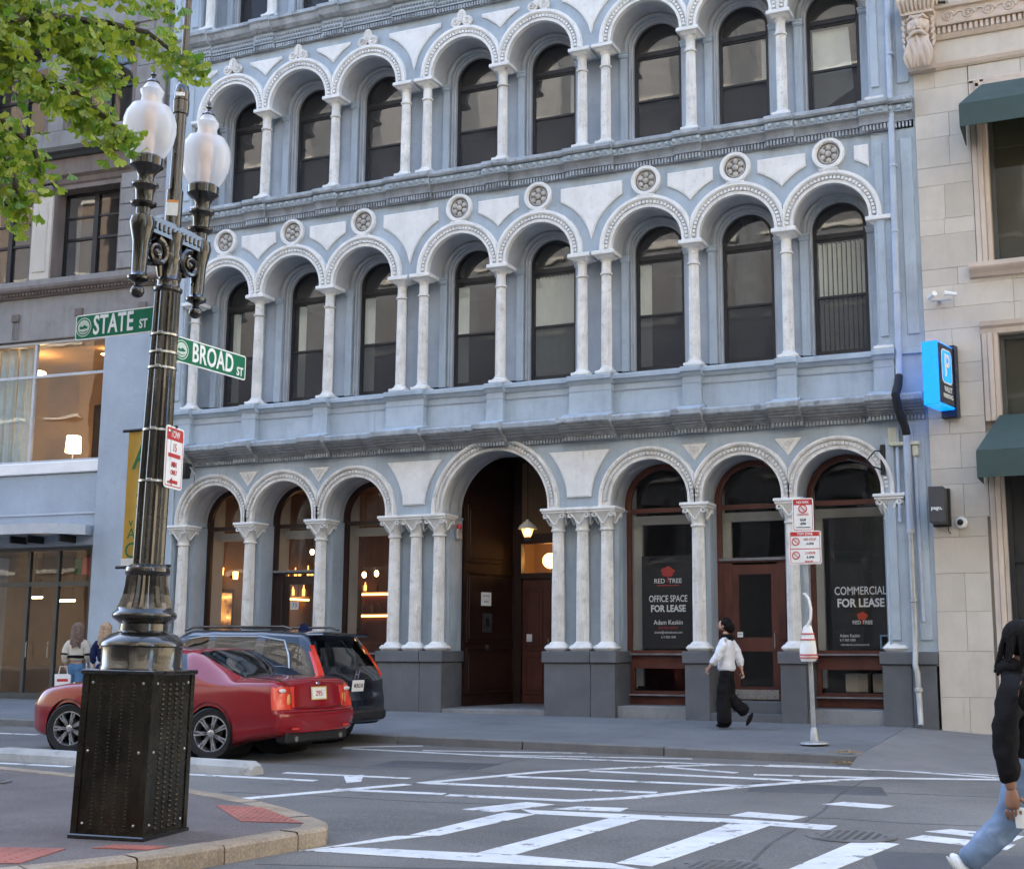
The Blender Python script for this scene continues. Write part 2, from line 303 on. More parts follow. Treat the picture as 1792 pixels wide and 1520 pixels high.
class MB:
    """collects polygons, becomes one mesh"""
    def __init__(s): s.v = []; s.f = []; s.mi = []; s.cur = 0
    def add(s, vs, fs):
        o = len(s.v); s.v += [tuple(map(float, v)) for v in vs]
        s.f += [tuple(i+o for i in f) for f in fs]; s.mi += [s.cur]*len(fs)
    def quad(s, a, b, c, d): s.add([a, b, c, d], [(0, 1, 2, 3)])
    def poly(s, vs): s.add(vs, [tuple(range(len(vs)))])
    def box(s, x0, x1, y0, y1, z0, z1):
        if x0 > x1: x0, x1 = x1, x0
        if y0 > y1: y0, y1 = y1, y0
        if z0 > z1: z0, z1 = z1, z0
        s.add([(x0,y0,z0),(x1,y0,z0),(x1,y1,z0),(x0,y1,z0),(x0,y0,z1),(x1,y0,z1),(x1,y1,z1),(x0,y1,z1)],
              [(0,3,2,1),(4,5,6,7),(0,1,5,4),(1,2,6,5),(2,3,7,6),(3,0,4,7)])
    def bbox(s, x0, x1, y0, y1, z0, z1, b=0.01):
        """box with chamfered edges"""
        xs = (x0, x1); ys = (y0, y1); zs = (z0, z1)
        vs = []; idx = {}
        for i in (0, 1):
            for j in (0, 1):
                for k in (0, 1):
                    sx = b if i == 0 else -b; sy = b if j == 0 else -b; sz = b if k == 0 else -b
                    for a, p in (('x', (xs[i], ys[j]+sy, zs[k]+sz)), ('y', (xs[i]+sx, ys[j], zs[k]+sz)), ('z', (xs[i]+sx, ys[j]+sy, zs[k]))):
                        idx[(i, j, k, a)] = len(vs); vs.append(p)
        g = lambda i, j, k, a: idx[(i, j, k, a)]
        fs = []
        fs += [(g(0,0,0,'x'),g(0,0,1,'x'),g(0,1,1,'x'),g(0,1,0,'x')),(g(1,0,0,'x'),g(1,1,0,'x'),g(1,1,1,'x'),g(1,0,1,'x'))]
        fs += [(g(0,0,0,'y'),g(1,0,0,'y'),g(1,0,1,'y'),g(0,0,1,'y')),(g(0,1,0,'y'),g(0,1,1,'y'),g(1,1,1,'y'),g(1,1,0,'y'))]
        fs += [(g(0,0,0,'z'),g(0,1,0,'z'),g(1,1,0,'z'),g(1,0,0,'z')),(g(0,0,1,'z'),g(1,0,1,'z'),g(1,1,1,'z'),g(0,1,1,'z'))]
        for k in (0, 1):
            for i in (0, 1): fs.append((g(i,0,k,'x'),g(i,0,k,'z'),g(i,1,k,'z'),g(i,1,k,'x')))
            for j in (0, 1): fs.append((g(0,j,k,'y'),g(0,j,k,'z'),g(1,j,k,'z'),g(1,j,k,'y')))
        for i in (0, 1):
            for j in (0, 1): fs.append((g(i,j,0,'x'),g(i,j,0,'y'),g(i,j,1,'y'),g(i,j,1,'x')))
        for i in (0, 1):
            for j in (0, 1):
                for k in (0, 1): fs.append((g(i,j,k,'x'),g(i,j,k,'y'),g(i,j,k,'z')))
        s.add(vs, fs)
    def prism(s, pts, y0, y1):
        """polygon in XZ extruded from y0 to y1"""
        n = len(pts)
        vs = [(x, y0, z) for x, z in pts] + [(x, y1, z) for x, z in pts]
        s.add(vs, [tuple(range(n)), tuple(range(2*n-1, n-1, -1))] + [(i, i+n, (i+1) % n+n, (i+1) % n) for i in range(n)])
    def prismz(s, pts, z0, z1):
        n = len(pts); f0 = z0 if callable(z0) else (lambda x, y: z0); f1 = z1 if callable(z1) else (lambda x, y: z1)
        vs = [(x, y, f0(x, y)) for x, y in pts] + [(x, y, f1(x, y)) for x, y in pts]
        s.add(vs, [tuple(range(n-1, -1, -1)), tuple(range(n, 2*n))] + [(i, (i+1) % n, (i+1) % n+n, i+n) for i in range(n)])
    def lathe(s, prof, n=20, c=(0, 0, 0), flute=0.0, cap=True):
        """profile [(r,z)] turned about a vertical axis"""
        vs = []; fs = []
        for r, z in prof:
            for i in range(n):
                a = 2*pi*i/n; rr = r
                if flute and (i % 2): rr = r*(1-flute)
                vs.append((c[0]+rr*cos(a), c[1]+rr*sin(a), c[2]+z))
        for k in range(len(prof)-1):
            for i in range(n):
                j = (i+1) % n
                fs.append((k*n+i, k*n+j, (k+1)*n+j, (k+1)*n+i))
        if cap: fs.append(tuple(range(n-1, -1, -1))); fs.append(tuple((len(prof)-1)*n+i for i in range(n)))
        s.add(vs, fs)
    def tube(s, pts, r, n=8, cap=True):
        pts = [Vector(p) for p in pts]; rs = r if isinstance(r, (list, tuple)) else [r]*len(pts)
        vs = []; fs = []; prev = None
        for i, p in enumerate(pts):
            d = (pts[min(i+1, len(pts)-1)]-pts[max(i-1, 0)]).normalized()
            if prev is None:
                u = d.orthogonal().normalized()
            else:
                u = (prev-d*prev.dot(d)).normalized()
            prev = u; v = d.cross(u)
            for k in range(n):
                a = 2*pi*k/n; q = p+(u*cos(a)+v*sin(a))*rs[i]; vs.append(tuple(q))
        for i in range(len(pts)-1):
            for k in range(n):
                j = (k+1) % n; fs.append((i*n+k, i*n+j, (i+1)*n+j, (i+1)*n+k))
        if cap: fs.append(tuple(range(n-1, -1, -1))); fs.append(tuple((len(pts)-1)*n+k for k in range(n)))
        s.add(vs, fs)
    def sphere(s, c, r, nu=12, nv=8, sc=(1, 1, 1)):
        vs = [(c[0], c[1], c[2]-r*sc[2])]; fs = []
        for j in range(1, nv):
            t = -pi/2+pi*j/nv
            for i in range(nu):
                a = 2*pi*i/nu; vs.append((c[0]+r*sc[0]*cos(t)*cos(a), c[1]+r*sc[1]*cos(t)*sin(a), c[2]+r*sc[2]*sin(t)))
        vs.append((c[0], c[1], c[2]+r*sc[2])); top = len(vs)-1
        for i in range(nu): fs.append((0, 1+(i+1) % nu, 1+i)); fs.append((top, top-nu+i, top-nu+(i+1) % nu))
        for j in range(nv-2):
            for i in range(nu):
                k = 1+j*nu; fs.append((k+i, k+(i+1) % nu, k+nu+(i+1) % nu, k+nu+i))
        s.add(vs, fs)
    def xrun(s, prof, x0, x1, caps=(True, True), dy=0.0):
        """moulding: profile [(y,z)] from bottom back round the front to top back, run along X"""
        n = len(prof); vs = [(x0, y+dy, z) for y, z in prof] + [(x1, y+dy, z) for y, z in prof]
        fs = [(i, i+n, i+1+n, i+1) for i in range(n-1)]
        s.add(vs, [tuple(reversed(f)) for f in fs])
        if caps[0]: s.poly([(x0, y+dy, z) for y, z in prof])
        if caps[1]: s.poly([(x1, y+dy, z) for y, z in reversed(prof)])
    def mesh(s, name, mats, smooth=False, fix=True):
        me = bpy.data.meshes.new(name); me.from_pydata(s.v, [], s.f)
        for m in (mats if isinstance(mats, (list, tuple)) else [mats]): me.materials.append(M[m] if isinstance(m, str) else m)
        if any(s.mi): me.polygons.foreach_set('material_index', s.mi)
        if fix:
            b = bmesh.new(); b.from_mesh(me); bmesh.ops.recalc_face_normals(b, faces=b.faces); b.to_mesh(me); b.free()
        if smooth:
            me.polygons.foreach_set('use_smooth', [True]*len(me.polygons))
            try: me.set_sharp_from_angle(angle=R(38))
            except Exception: pass
        me.update(); return me
    def build(s, name, mats, parent=None, loc=(0, 0, 0), rot=(0, 0, 0), smooth=False, fix=True):
        return inst(name, s.mesh(name, mats, smooth, fix), parent, loc, rot)

def text(name, body, size, matname, parent=None, loc=(0, 0, 0), rot=(R(90), 0, 0), align='CENTER', sx=1.0, ext=0.002, bold=0.0, spacing=1.0):
    c = bpy.data.curves.new(name, 'FONT'); c.body = body; c.size = size; c.extrude = ext; c.align_x = align; c.align_y = 'CENTER'
    c.offset = bold; c.space_character = spacing; c.resolution_u = 3
    o = bpy.data.objects.new(name, c); dg = bpy.context.evaluated_depsgraph_get
    COL.objects.link(o); bpy.context.view_layer.update()
    me = bpy.data.meshes.new_from_object(o.evaluated_get(dg())); me.name = name
    COL.objects.unlink(o); bpy.data.objects.remove(o)
    me.materials.clear(); me.materials.append(M[matname])
    return inst(name, me, parent, loc, rot, (sx, 1, 1))
def copy_tree(o, parent=None):
    c = o.copy(); COL.objects.link(c); c.parent = parent
    for ch in list(o.children): copy_tree(ch, c)
    return c
# ================================================================ ground
def zr(x, y=0): return -0.22-0.0107*x            # road falls gently to the right
KY = -4.4                                          # far kerb line
def zk(x): return zr(x)+0.12                       # top of far kerb
def zb(x): return 0.010-0.0075*x                   # pavement at the foot of the buildings
mb = MB()
xs = [-160, -60, -30, -20, -10, 0, 10, 20, 30, 60, 160]; ys = [-160, -60, -30, -20, -10, -4, 0, 10, 60, 160]
vs = [(x, y, zr(max(-60, min(60, x)))) for y in ys for x in xs]
nx = len(xs)
mb.add(vs, [(j*nx+i, j*nx+i+1, (j+1)*nx+i+1, (j+1)*nx+i) for j in range(len(ys)-1) for i in range(nx-1)])
road = tag(mb.build('road', 'asphalt'), kind='structure')

# painted markings, each a sheet just above the asphalt
def stripe(pts):
    b = MB(); b.prismz(pts, lambda x, y: zr(x)+0.002, lambda x, y: zr(x)+0.006); return b.build('painted_stripe', 'paint', road)
POLY = [
 [(5.02,-13.33),(5.51,-12.23),(5.26,-12.39),(5.12,-12.98)],
 [(5.03,-13.31),(5.2,-13.03),(6.5,-12.79),(7.27,-12.81),(7.54,-12.96),(6.67,-13.14),(5.36,-13.27)],
 [(5.44,-10.44),(5.6,-10.44),(6.59,-10.29),(7.4,-10.17),(8.3,-10.18),(8.29,-10.49),(7.47,-10.42),(6.39,-10.61),(5.67,-10.68)],
 [(5.34,-12.28),(5.56,-12.22),(5.70,-10.70),(5.40,-10.71)],
 [(6.22,-12.82),(6.5,-12.78),(6.66,-10.58),(6.39,-10.62)],
 [(7.29,-12.79),(7.56,-12.80),(7.78,-10.45),(7.44,-10.44)],
 [(8.42,-12.75),(8.70,-12.60),(8.95,-10.98),(8.61,-10.96)],
 [(7.29,-9.99),(7.37,-9.64),(7.94,-9.72),(7.86,-10.01)],
 [(8.95,-10.69),(9.05,-10.42),(9.78,-10.60),(9.74,-10.92)],
 [(9.03,-10.19),(9.21,-9.95),(9.81,-10.10),(9.75,-10.41)],
 [(7.86,-8.76),(8.01,-8.46),(8.53,-8.53),(8.42,-8.83)],
 [(4.96,-10.69),(5.25,-9.93),(5.57,-9.97),(5.31,-10.73)],
 [(5.7,-10.3),(5.82,-10.01),(6.29,-9.9),(6.31,-10.17)],
 [(2.4,-8.71),(2.53,-8.5),(2.89,-9.12),(2.81,-9.29)],
]
for p in POLY: stripe(p)
def line(pts, wd):
    n = len(pts); a = []; b = []
    for i, p in enumerate(pts):
        d = Vector((pts[min(i+1, n-1)][0]-pts[max(i-1, 0)][0], pts[min(i+1, n-1)][1]-pts[max(i-1, 0)][1])).normalized()
        q = Vector((-d.y, d.x))*wd/2; a.append((p[0]+q.x, p[1]+q.y)); b.append((p[0]-q.x, p[1]-q.y))
    m = MB()
    for i in range(n-1): m.prismz([b[i], b[i+1], a[i+1], a[i]], lambda x, y: zr(x)+0.001, lambda x, y: zr(x)+0.005)
    return m.build('painted_line', 'paint', road)
LINES = [
 ([(3.52,-8.94),(4.18,-7.17),(5.24,-5.77),(5.89,-5.21),(7.87,-4.9),(9.15,-5.27),(14,-6.6)], .14),
 ([(4.31,-9.77),(5.6,-9.62),(6.01,-9.14),(6.74,-7.59),(7.22,-6.81),(7.92,-5.95),(9.17,-5.48),(14,-6.9)], .16),
 ([(3.60,-8.90),(6.10,-8.58)], .16), ([(4.05,-7.85),(6.80,-7.52)], .16), ([(4.64,-6.82),(7.15,-6.69)], .16), ([(5.29,-5.91),(6.26,-6.18)], .13), ([(6.5,-6.28),(7.85,-5.95)], .13),
 ([(0.3,-5.5),(2.78,-5.53),(6.05,-5.20)], .11), ([(1.46,-5.26),(3.64,-4.53)], .09), ([(2.73,-5.40),(5.21,-4.64)], .09), ([(0.19,-5.33),(1.06,-4.55)], .09), ([(6.35,-5.0),(8.2,-4.72),(9.13,-4.99)], .10),
 ([(0.75,-9.38),(2.40,-9.27)], .13), ([(1.6,-8.72),(3.17,-8.57)], .12), ([(2.73,-10.93),(3.46,-9.1)], .15), ([(3.04,-9.88),(4.23,-9.7)], .15),
 ([(-4.5,-9.55),(-1.02,-9.34)], .12), ([(-1.36,-10.28),(-0.83,-10.14)], .11), ([(-8.5,-6.0),(-5.23,-5.67)], .11),
]
for p, wd in LINES: line(p, wd)

# tar seams and repair patches in the asphalt
rr = random.Random(8)
def seam(pts, wd):
    m = MB(); n = len(pts)
    for i in range(n-1):
        a, b_ = Vector(pts[i]), Vector(pts[i+1]); d = (b_-a).normalized(); q = Vector((-d.y, d.x))*wd/2
        m.prismz([tuple(a-q), tuple(b_-q), tuple(b_+q), tuple(a+q)], lambda x, y: zr(x)+.0003, lambda x, y: zr(x)+.0014)
    m.build('tar_seam', 'tar', road)
for x0, y0, x1, y1, n, wd in ((-6, -8.1, 12, -7.2, 22, .035), (2.2, -10.6, 12, -9.2, 18, .03), (5.1, -13.9, 11.5, -11.6, 16, .035), (8.2, -13.5, 7.7, -5.0, 12, .03), (3.6, -10.2, 3.0, -4.6, 9, .025), (9.6, -9.9, 10.6, -5.0, 8, .03)):
    seam([(x0+(x1-x0)*i/n+rr.uniform(-.06, .06), y0+(y1-y0)*i/n+rr.uniform(-.07, .07)) for i in range(n+1)], wd)
for pts in ([(6.9,-8.0),(8.3,-7.7),(8.1,-6.9),(6.7,-7.1)], [(2.0,-7.6),(3.4,-7.4),(3.3,-6.5),(1.9,-6.7)], [(9.0,-12.2),(10.4,-11.8),(10.1,-11.1),(8.8,-11.4)]):
    m = MB(); m.prismz(pts, lambda x, y: zr(x)+.0002, lambda x, y: zr(x)+.0008); m.build('asphalt_patch', 'asphalt_dark', road)
# ---- far pavement with its kerb stones
mb = MB()
xs = [-60, -30, -20, -14, -10, -6, -2, 2, 5, 7.36]
rows = [(KY+0.16, lambda x: zk(x)-0.003), (-3.0, lambda x: zk(x)*0.66+zb(x)*0.34), (-0.6, lambda x: zb(x)-0.01), (2.6, lambda x: zb(x)+0.0)]
for j in range(3):
    for i in range(len(xs)-1):
        (ya, fa), (yb, fb) = rows[j], rows[j+1]
        mb.quad((xs[i], ya, fa(xs[i])), (xs[i+1], ya, fa(xs[i+1])), (xs[i+1], yb, fb(xs[i+1])), (xs[i], yb, fb(xs[i])))
walk_far = tag(mb.build('far_pavement', 'sidewalk'), kind='structure')
x = -16.0; rr = random.Random(3)
while x < 7.3:
    l = min(1.9+0.5*rr.random(), 7.36-x); b = MB()
    if 7.36-(x+l) < 0.5: l = 7.36-x
    d = 0.008*rr.uniform(-1, 1)
    z0 = zr(x)-0.1
    b.bbox(0.008, l-0.008, KY+d, KY+0.17+d, 0, 0.1+0.12+0.006*rr.uniform(-1, 1), 0.015)
    o = b.build('kerb_stone', 'kerb_far', walk_far, (x, 0, z0)); o.rotation_euler = (0, 0.0107, 0)
    x += l
# dropped crossing to the right of the kerb end
def zap(x, y):
    t = max(0, min(1, (y-KY)/4.0)); z = zr(x)+0.012+(zb(x)-0.09-zr(x))*t
    if y > KY-.01:                      # eases down from the raised pavement
        s = max(0, min(1, (8.5-x)/1.13)); zp = zk(x)*(1-t)+zb(x)*t-.006; z = z*(1-s)+zp*s
    return z
mb = MB()
xs = [7.362, 7.6, 7.9, 8.2, 8.5, 9, 10, 12, 16, 24, 60]; ys = [KY-0.55, KY, -3, -1.6, -0.5, 2.6]
for i in range(len(xs)-1):
    for j in range(len(ys)-1):
        c = [(xs[i], ys[j]), (xs[i+1], ys[j]), (xs[i+1], ys[j+1]), (xs[i], ys[j+1])]
        mb.quad(*[(a, b_, zap(a, b_) if b_ > KY-0.1 else zr(a)+0.004) for a, b_ in c])
tag(mb.build('crossing_apron', 'sidewalk_light'), kind='structure')
# broken kerb end: a rough rust-brown stone and a little straw litter beside it
b = MB(); b.bbox(0, 0.42, -0.12, 0.15, 0, 0.19, 0.03)
b.build('kerb_stone', 'kerb', walk_far, (7.36, KY, zr(7.5)-0.09), (0, R(9), R(-6)))
b = MB(); rr = random.Random(5)
for i in range(70):
    x0, y0 = 7.1+0.55*rr.random(), KY-0.22+0.34*rr.random(); a = rr.uniform(0, pi); l = rr.uniform(.05, .14); z0 = zr(x0)+0.012+(0.12 if y0 > KY and x0 < 7.36 else 0)+0.03*rr.random()
    b.tube([(x0, y0, z0), (x0+l*cos(a), y0+l*sin(a), z0+0.02*rr.random())], 0.006, 4)

tag(b.build('leaf_litter', 'straw'), 'brown straw litter gathered at the broken kerb end', 'litter', kind='stuff')

# ---- near pavement corner
OUT = [(-14.0,-8.6),(-6.0,-9.75),(-1.0,-10.62),(1.0,-10.98),(2.45,-11.42),(3.10,-11.66),(3.62,-11.89),(4.10,-12.17),(4.55,-12.48),(4.86,-12.72),(5.01,-12.96),(5.03,-13.12),(4.98,-13.29),(4.94,-13.62),(4.88,-14.01),(4.82,-14.35),(4.73,-14.7),(4.44,-15.32),(4.1,-16.0),(3.5,-17.3),(2.2,-20.0),(0,-25.0)]
def offs(pts, d):
    res = []
    for i, p in enumerate(pts):
        a = Vector(pts[max(i-1, 0)]); b = Vector(pts[min(i+1, len(pts)-1)]); t = (b-a).normalized(); q = Vector((t.y, -t.x)); res.append((p[0]+q.x*d, p[1]+q.y*d))
    return res
INN = offs(OUT, 0.20)
zn = lambda x, y=0: zr(x)+0.125
mb = MB()
mb.poly([(x, y, zn(x)) for x, y in INN]+[(-14.0, -25.0, zn(-14))])
walk_near = tag(mb.build('near_pavement', 'near_walk'), kind='structure')
cuts = [0, 1, 2, 3, 4, 6, 8, 10, 12, 14, 16, 17, 18, 19, 20, 21]
for a, c in zip(cuts[:-1], cuts[1:]):
    o = OUT[a:c+1]; n_ = INN[a:c+1]
    def trim(p):
        p = [Vector(q) for q in p]; d = (p[1]-p[0]).normalized(); p[0] = p[0]+d*0.006; e = (p[-2]-p[-1]).normalized(); p[-1] = p[-1]+e*0.006; return p
    o = trim(o); n_ = trim(n_); b = MB(); dz = random.uniform(-.004, .006)
    oi_ = [x*0.90+y*0.10 for x, y in zip(o, n_)]
    for i in range(len(o)-1):
        zt = lambda p: zn(p.x)+0.004+dz
        b.quad((*o[i], zr(o[i].x)-.05), (*o[i+1], zr(o[i+1].x)-.05), (*o[i+1], zt(o[i+1])-.022), (*o[i], zt(o[i])-.022))
        b.quad((*o[i], zt(o[i])-.022), (*o[i+1], zt(o[i+1])-.022), (*oi_[i+1], zt(oi_[i+1])), (*oi_[i], zt(oi_[i])))
        b.quad((*oi_[i], zt(oi_[i])), (*oi_[i+1], zt(oi_[i+1])), (*n_[i+1], zt(n_[i+1])), (*n_[i], zt(n_[i])))
        b.quad((*n_[i], zt(n_[i])), (*n_[i+1], zt(n_[i+1])), (*n_[i+1], zt(n_[i+1])-.1), (*n_[i], zt(n_[i])-.1))
    for i in (0, -1): b.quad((*o[i], zr(o[i].x)-.05), (*o[i], zt(o[i])-.022), (*n_[i], zt(n_[i])), (*n_[i], zt(n_[i])-.1))
    b.build('kerb_stone', 'kerb', walk_near)
for pts in ([(3.45,-12.30),(3.89,-12.25),(4.74,-12.88),(4.25,-13.01)], [(3.05,-14.98),(4.05,-14.62),(4.22,-15.18),(3.30,-15.7)], [(4.18,-14.52),(4.55,-14.42),(4.60,-14.25),(4.22,-14.36)]):
    b = MB(); b.prismz(pts, lambda x, y: zn(x)+0.001, lambda x, y: zn(x)+0.007)
    c = Vector(((pts[0][0]+pts[2][0])/2, (pts[0][1]+pts[2][1])/2)); P = [Vector(p) for p in pts]
    for i in range(1, 9):
        for j in range(1, 9):
            u, v = i/9, j/9; q = (P[0]*(1-u)+P[1]*u)*(1-v)+(P[3]*(1-u)+P[2]*u)*v
            b.lathe([(0.016, 0.0), (0.010, 0.006)], 6, (q.x, q.y, zn(q.x)+0.007))
    b.build('tactile_panel', 'tactile', walk_near)

# precast concrete kerb blocks laid in the road
for k, (a, c, lab) in enumerate([(-4.35, -2.52, 'grey precast concrete kerb block in the road at the far left'), (-2.48, -0.6, 'grey precast concrete kerb block in the road behind the post box base'), (-0.56, 1.47, 'worn white concrete kerb block ending in the road below the red car')]):
    b = MB(); zz = zr((a+c)/2)
    pr_ = [(-0.16, 0), (0.16, 0), (0.14, 0.10), (0.09, 0.155), (-0.09, 0.155), (-0.14, 0.10)]
    pts = [(0.0, .92), (0.05, 1.0), (c-a-0.10, 1.0), (c-a, .72)]
    for (x0, s0), (x1, s1) in zip(pts[:-1], pts[1:]):
        for i in range(6):
            p, q = pr_[i], pr_[(i+1) % 6]; b.quad((x0, p[0]*s0, p[1]*s0), (x1, p[0]*s1, p[1]*s1), (x1, q[0]*s1, q[1]*s1), (x0, q[0]*s0, q[1]*s0))
    b.poly([(pts[-1][0], p[0]*.72, p[1]*.72) for p in pr_]); b.poly([(0, p[0]*.92, p[1]*.92) for p in reversed(pr_)])
    tag(b.build('concrete_kerb_block', 'concrete', None, (a, -9.0, zz), (0, 0.0107, R(-1.5))), lab, 'kerb block', 'precast kerb blocks')
# manhole covers
def manhole(x, y, r, lab):
    b = MB(); b.lathe([(r, 0), (r, .008), (r-.02, .012), (0.01, .012)], 28)
    t = tag(b.build('manhole_cover', 'iron_cover', None, (x, y, zr(x)+.002)), lab, 'manhole cover', 'manhole covers')
    b = MB()
    for i in range(-4, 5):
        for j in range(-4, 5):
            if i*i+j*j < 17: b.bbox(i*r/5.2-.018, i*r/5.2+.018, j*r/5.2-.018, j*r/5.2+.018, .012, .018, .003)
    tag(b.build('tread_pattern', 'iron_cover', t), kind='stuff')
manhole(8.53, -10.74, .36, 'round iron manhole cover beside the crosswalk bars on the right')
manhole(8.02, -12.62, .34, 'round iron manhole cover at the bottom edge of the crosswalk')
manhole(0.35, -11.9, .26, 'small round iron cover in the pavement left of the lamp post box')
bpy.data.objects['manhole_cover.002'].location.z = zn(.35)+.002
# ================================================================ blue cast-iron fronted building
bl = tag(empty('arcaded_building'), 'pale blue arcaded building with white columns and tiers of round arched windows', 'building')
XL, XR = -8.15, 7.84
YF = -0.13

def arch_wall(m, xa, xb, z0, z1, arches, y0, y1, n=22, under=True, soff=0):
    """wall in the XZ plane with round-headed openings; arches = [(cx, radius, z_centre)], openings run down to z0"""
    x = xa
    for cx, r, zc in arches:
        l = cx-r; m.quad((x, y0, z0), (l, y0, z0), (l, y0, z1), (x, y0, z1))
        if under: m.quad((x, y0, z0), (l, y0, z0), (l, y1, z0), (x, y1, z0))
        pts = [(cx-r*cos(pi*i/n), zc+r*sin(pi*i/n)) for i in range(n+1)]
        for (xa_, za), (xb_, zb_) in zip(pts[:-1], pts[1:]):
            m.quad((xa_, y0, za), (xb_, y0, zb_), (xb_, y0, z1), (xa_, y0, z1))
            m.cur = soff; m.quad((xa_, y0, za), (xb_, y0, zb_), (xb_, y1, zb_), (xa_, y1, za)); m.cur = 0
        m.quad((l, y0, z0), (l, y0, zc), (l, y1, zc), (l, y1, z0))
        m.quad((cx+r, y0, z0), (cx+r, y0, zc), (cx+r, y1, zc), (cx+r, y1, z0))
        x = cx+r
    m.quad((x, y0, z0), (xb, y0, z0), (xb, y0, z1), (x, y0, z1))
    if under: m.quad((x, y0, z0), (xb, y0, z0), (xb, y1, z0), (x, y1, z0))

def archivolt(cx, r, zc, z0, hl, hr, prof, n=30, bead=0.0, bead_n=34):
    """moulded ring; prof = [(dr, y)]; clipped where neighbouring rings meet (hl / hr = distance to the column axis)"""
    m = MB(); k = len(prof); pts = []
    path = [(pi, z0)]+[(pi-pi*i/n, None) for i in range(n+1)]+[(0, z0)]
    for a, z in path:
        for dr, y in prof:
            xx = (r+dr)*cos(a); zz = zc+(r+dr)*sin(a) if z is None else z
            xx = max(-hl, min(hr, xx)); pts.append((cx+xx, y, zz))
    fs = []
    for i in range(len(path)-1):
        for j in range(k-1): fs.append((i*k+j, i*k+j+1, (i+1)*k+j+1, (i+1)*k+j))
    m.add(pts, fs)
    if bead:
        for i in range(bead_n):
            a = pi*(i+.5)/bead_n; rb = r+bead
            if -hl+.02 < rb*cos(a) < hr-.02:
                c = Vector((cx+rb*cos(a), 0, zc+rb*sin(a))); t = Vector((-sin(a), 0, cos(a)))*.024; q = Vector((cos(a), 0, sin(a)))*.026; y0, y1 = prof[2][1]+.004, prof[2][1]-.020
                P = [c-t-q, c+t-q, c+t+q, c-t+q]
                m.add([(p.x, y0, p.z) for p in P]+[(p.x, y1, p.z) for p in P], [(4, 5, 6, 7), (0, 1, 5, 4), (1, 2, 6, 5), (2, 3, 7, 6), (3, 0, 4, 7)])
    return m
PROF = [(0.0, YF+.06), (0.0, YF-.045), (0.055, YF-.05), (0.065, YF-.025), (0.13, YF-.02), (0.14, YF-.06), (0.17, YF-.085), (0.225, YF-.08), (0.235, YF+.0)]
PROFG = [(0.0, YF+.06), (0.0, YF-.04), (0.045, YF-.045), (0.05, YF-.025), (0.15, YF-.03), (0.155, YF-.07), (0.185, YF-.09), (0.22, YF-.085), (0.23, YF+.0)]

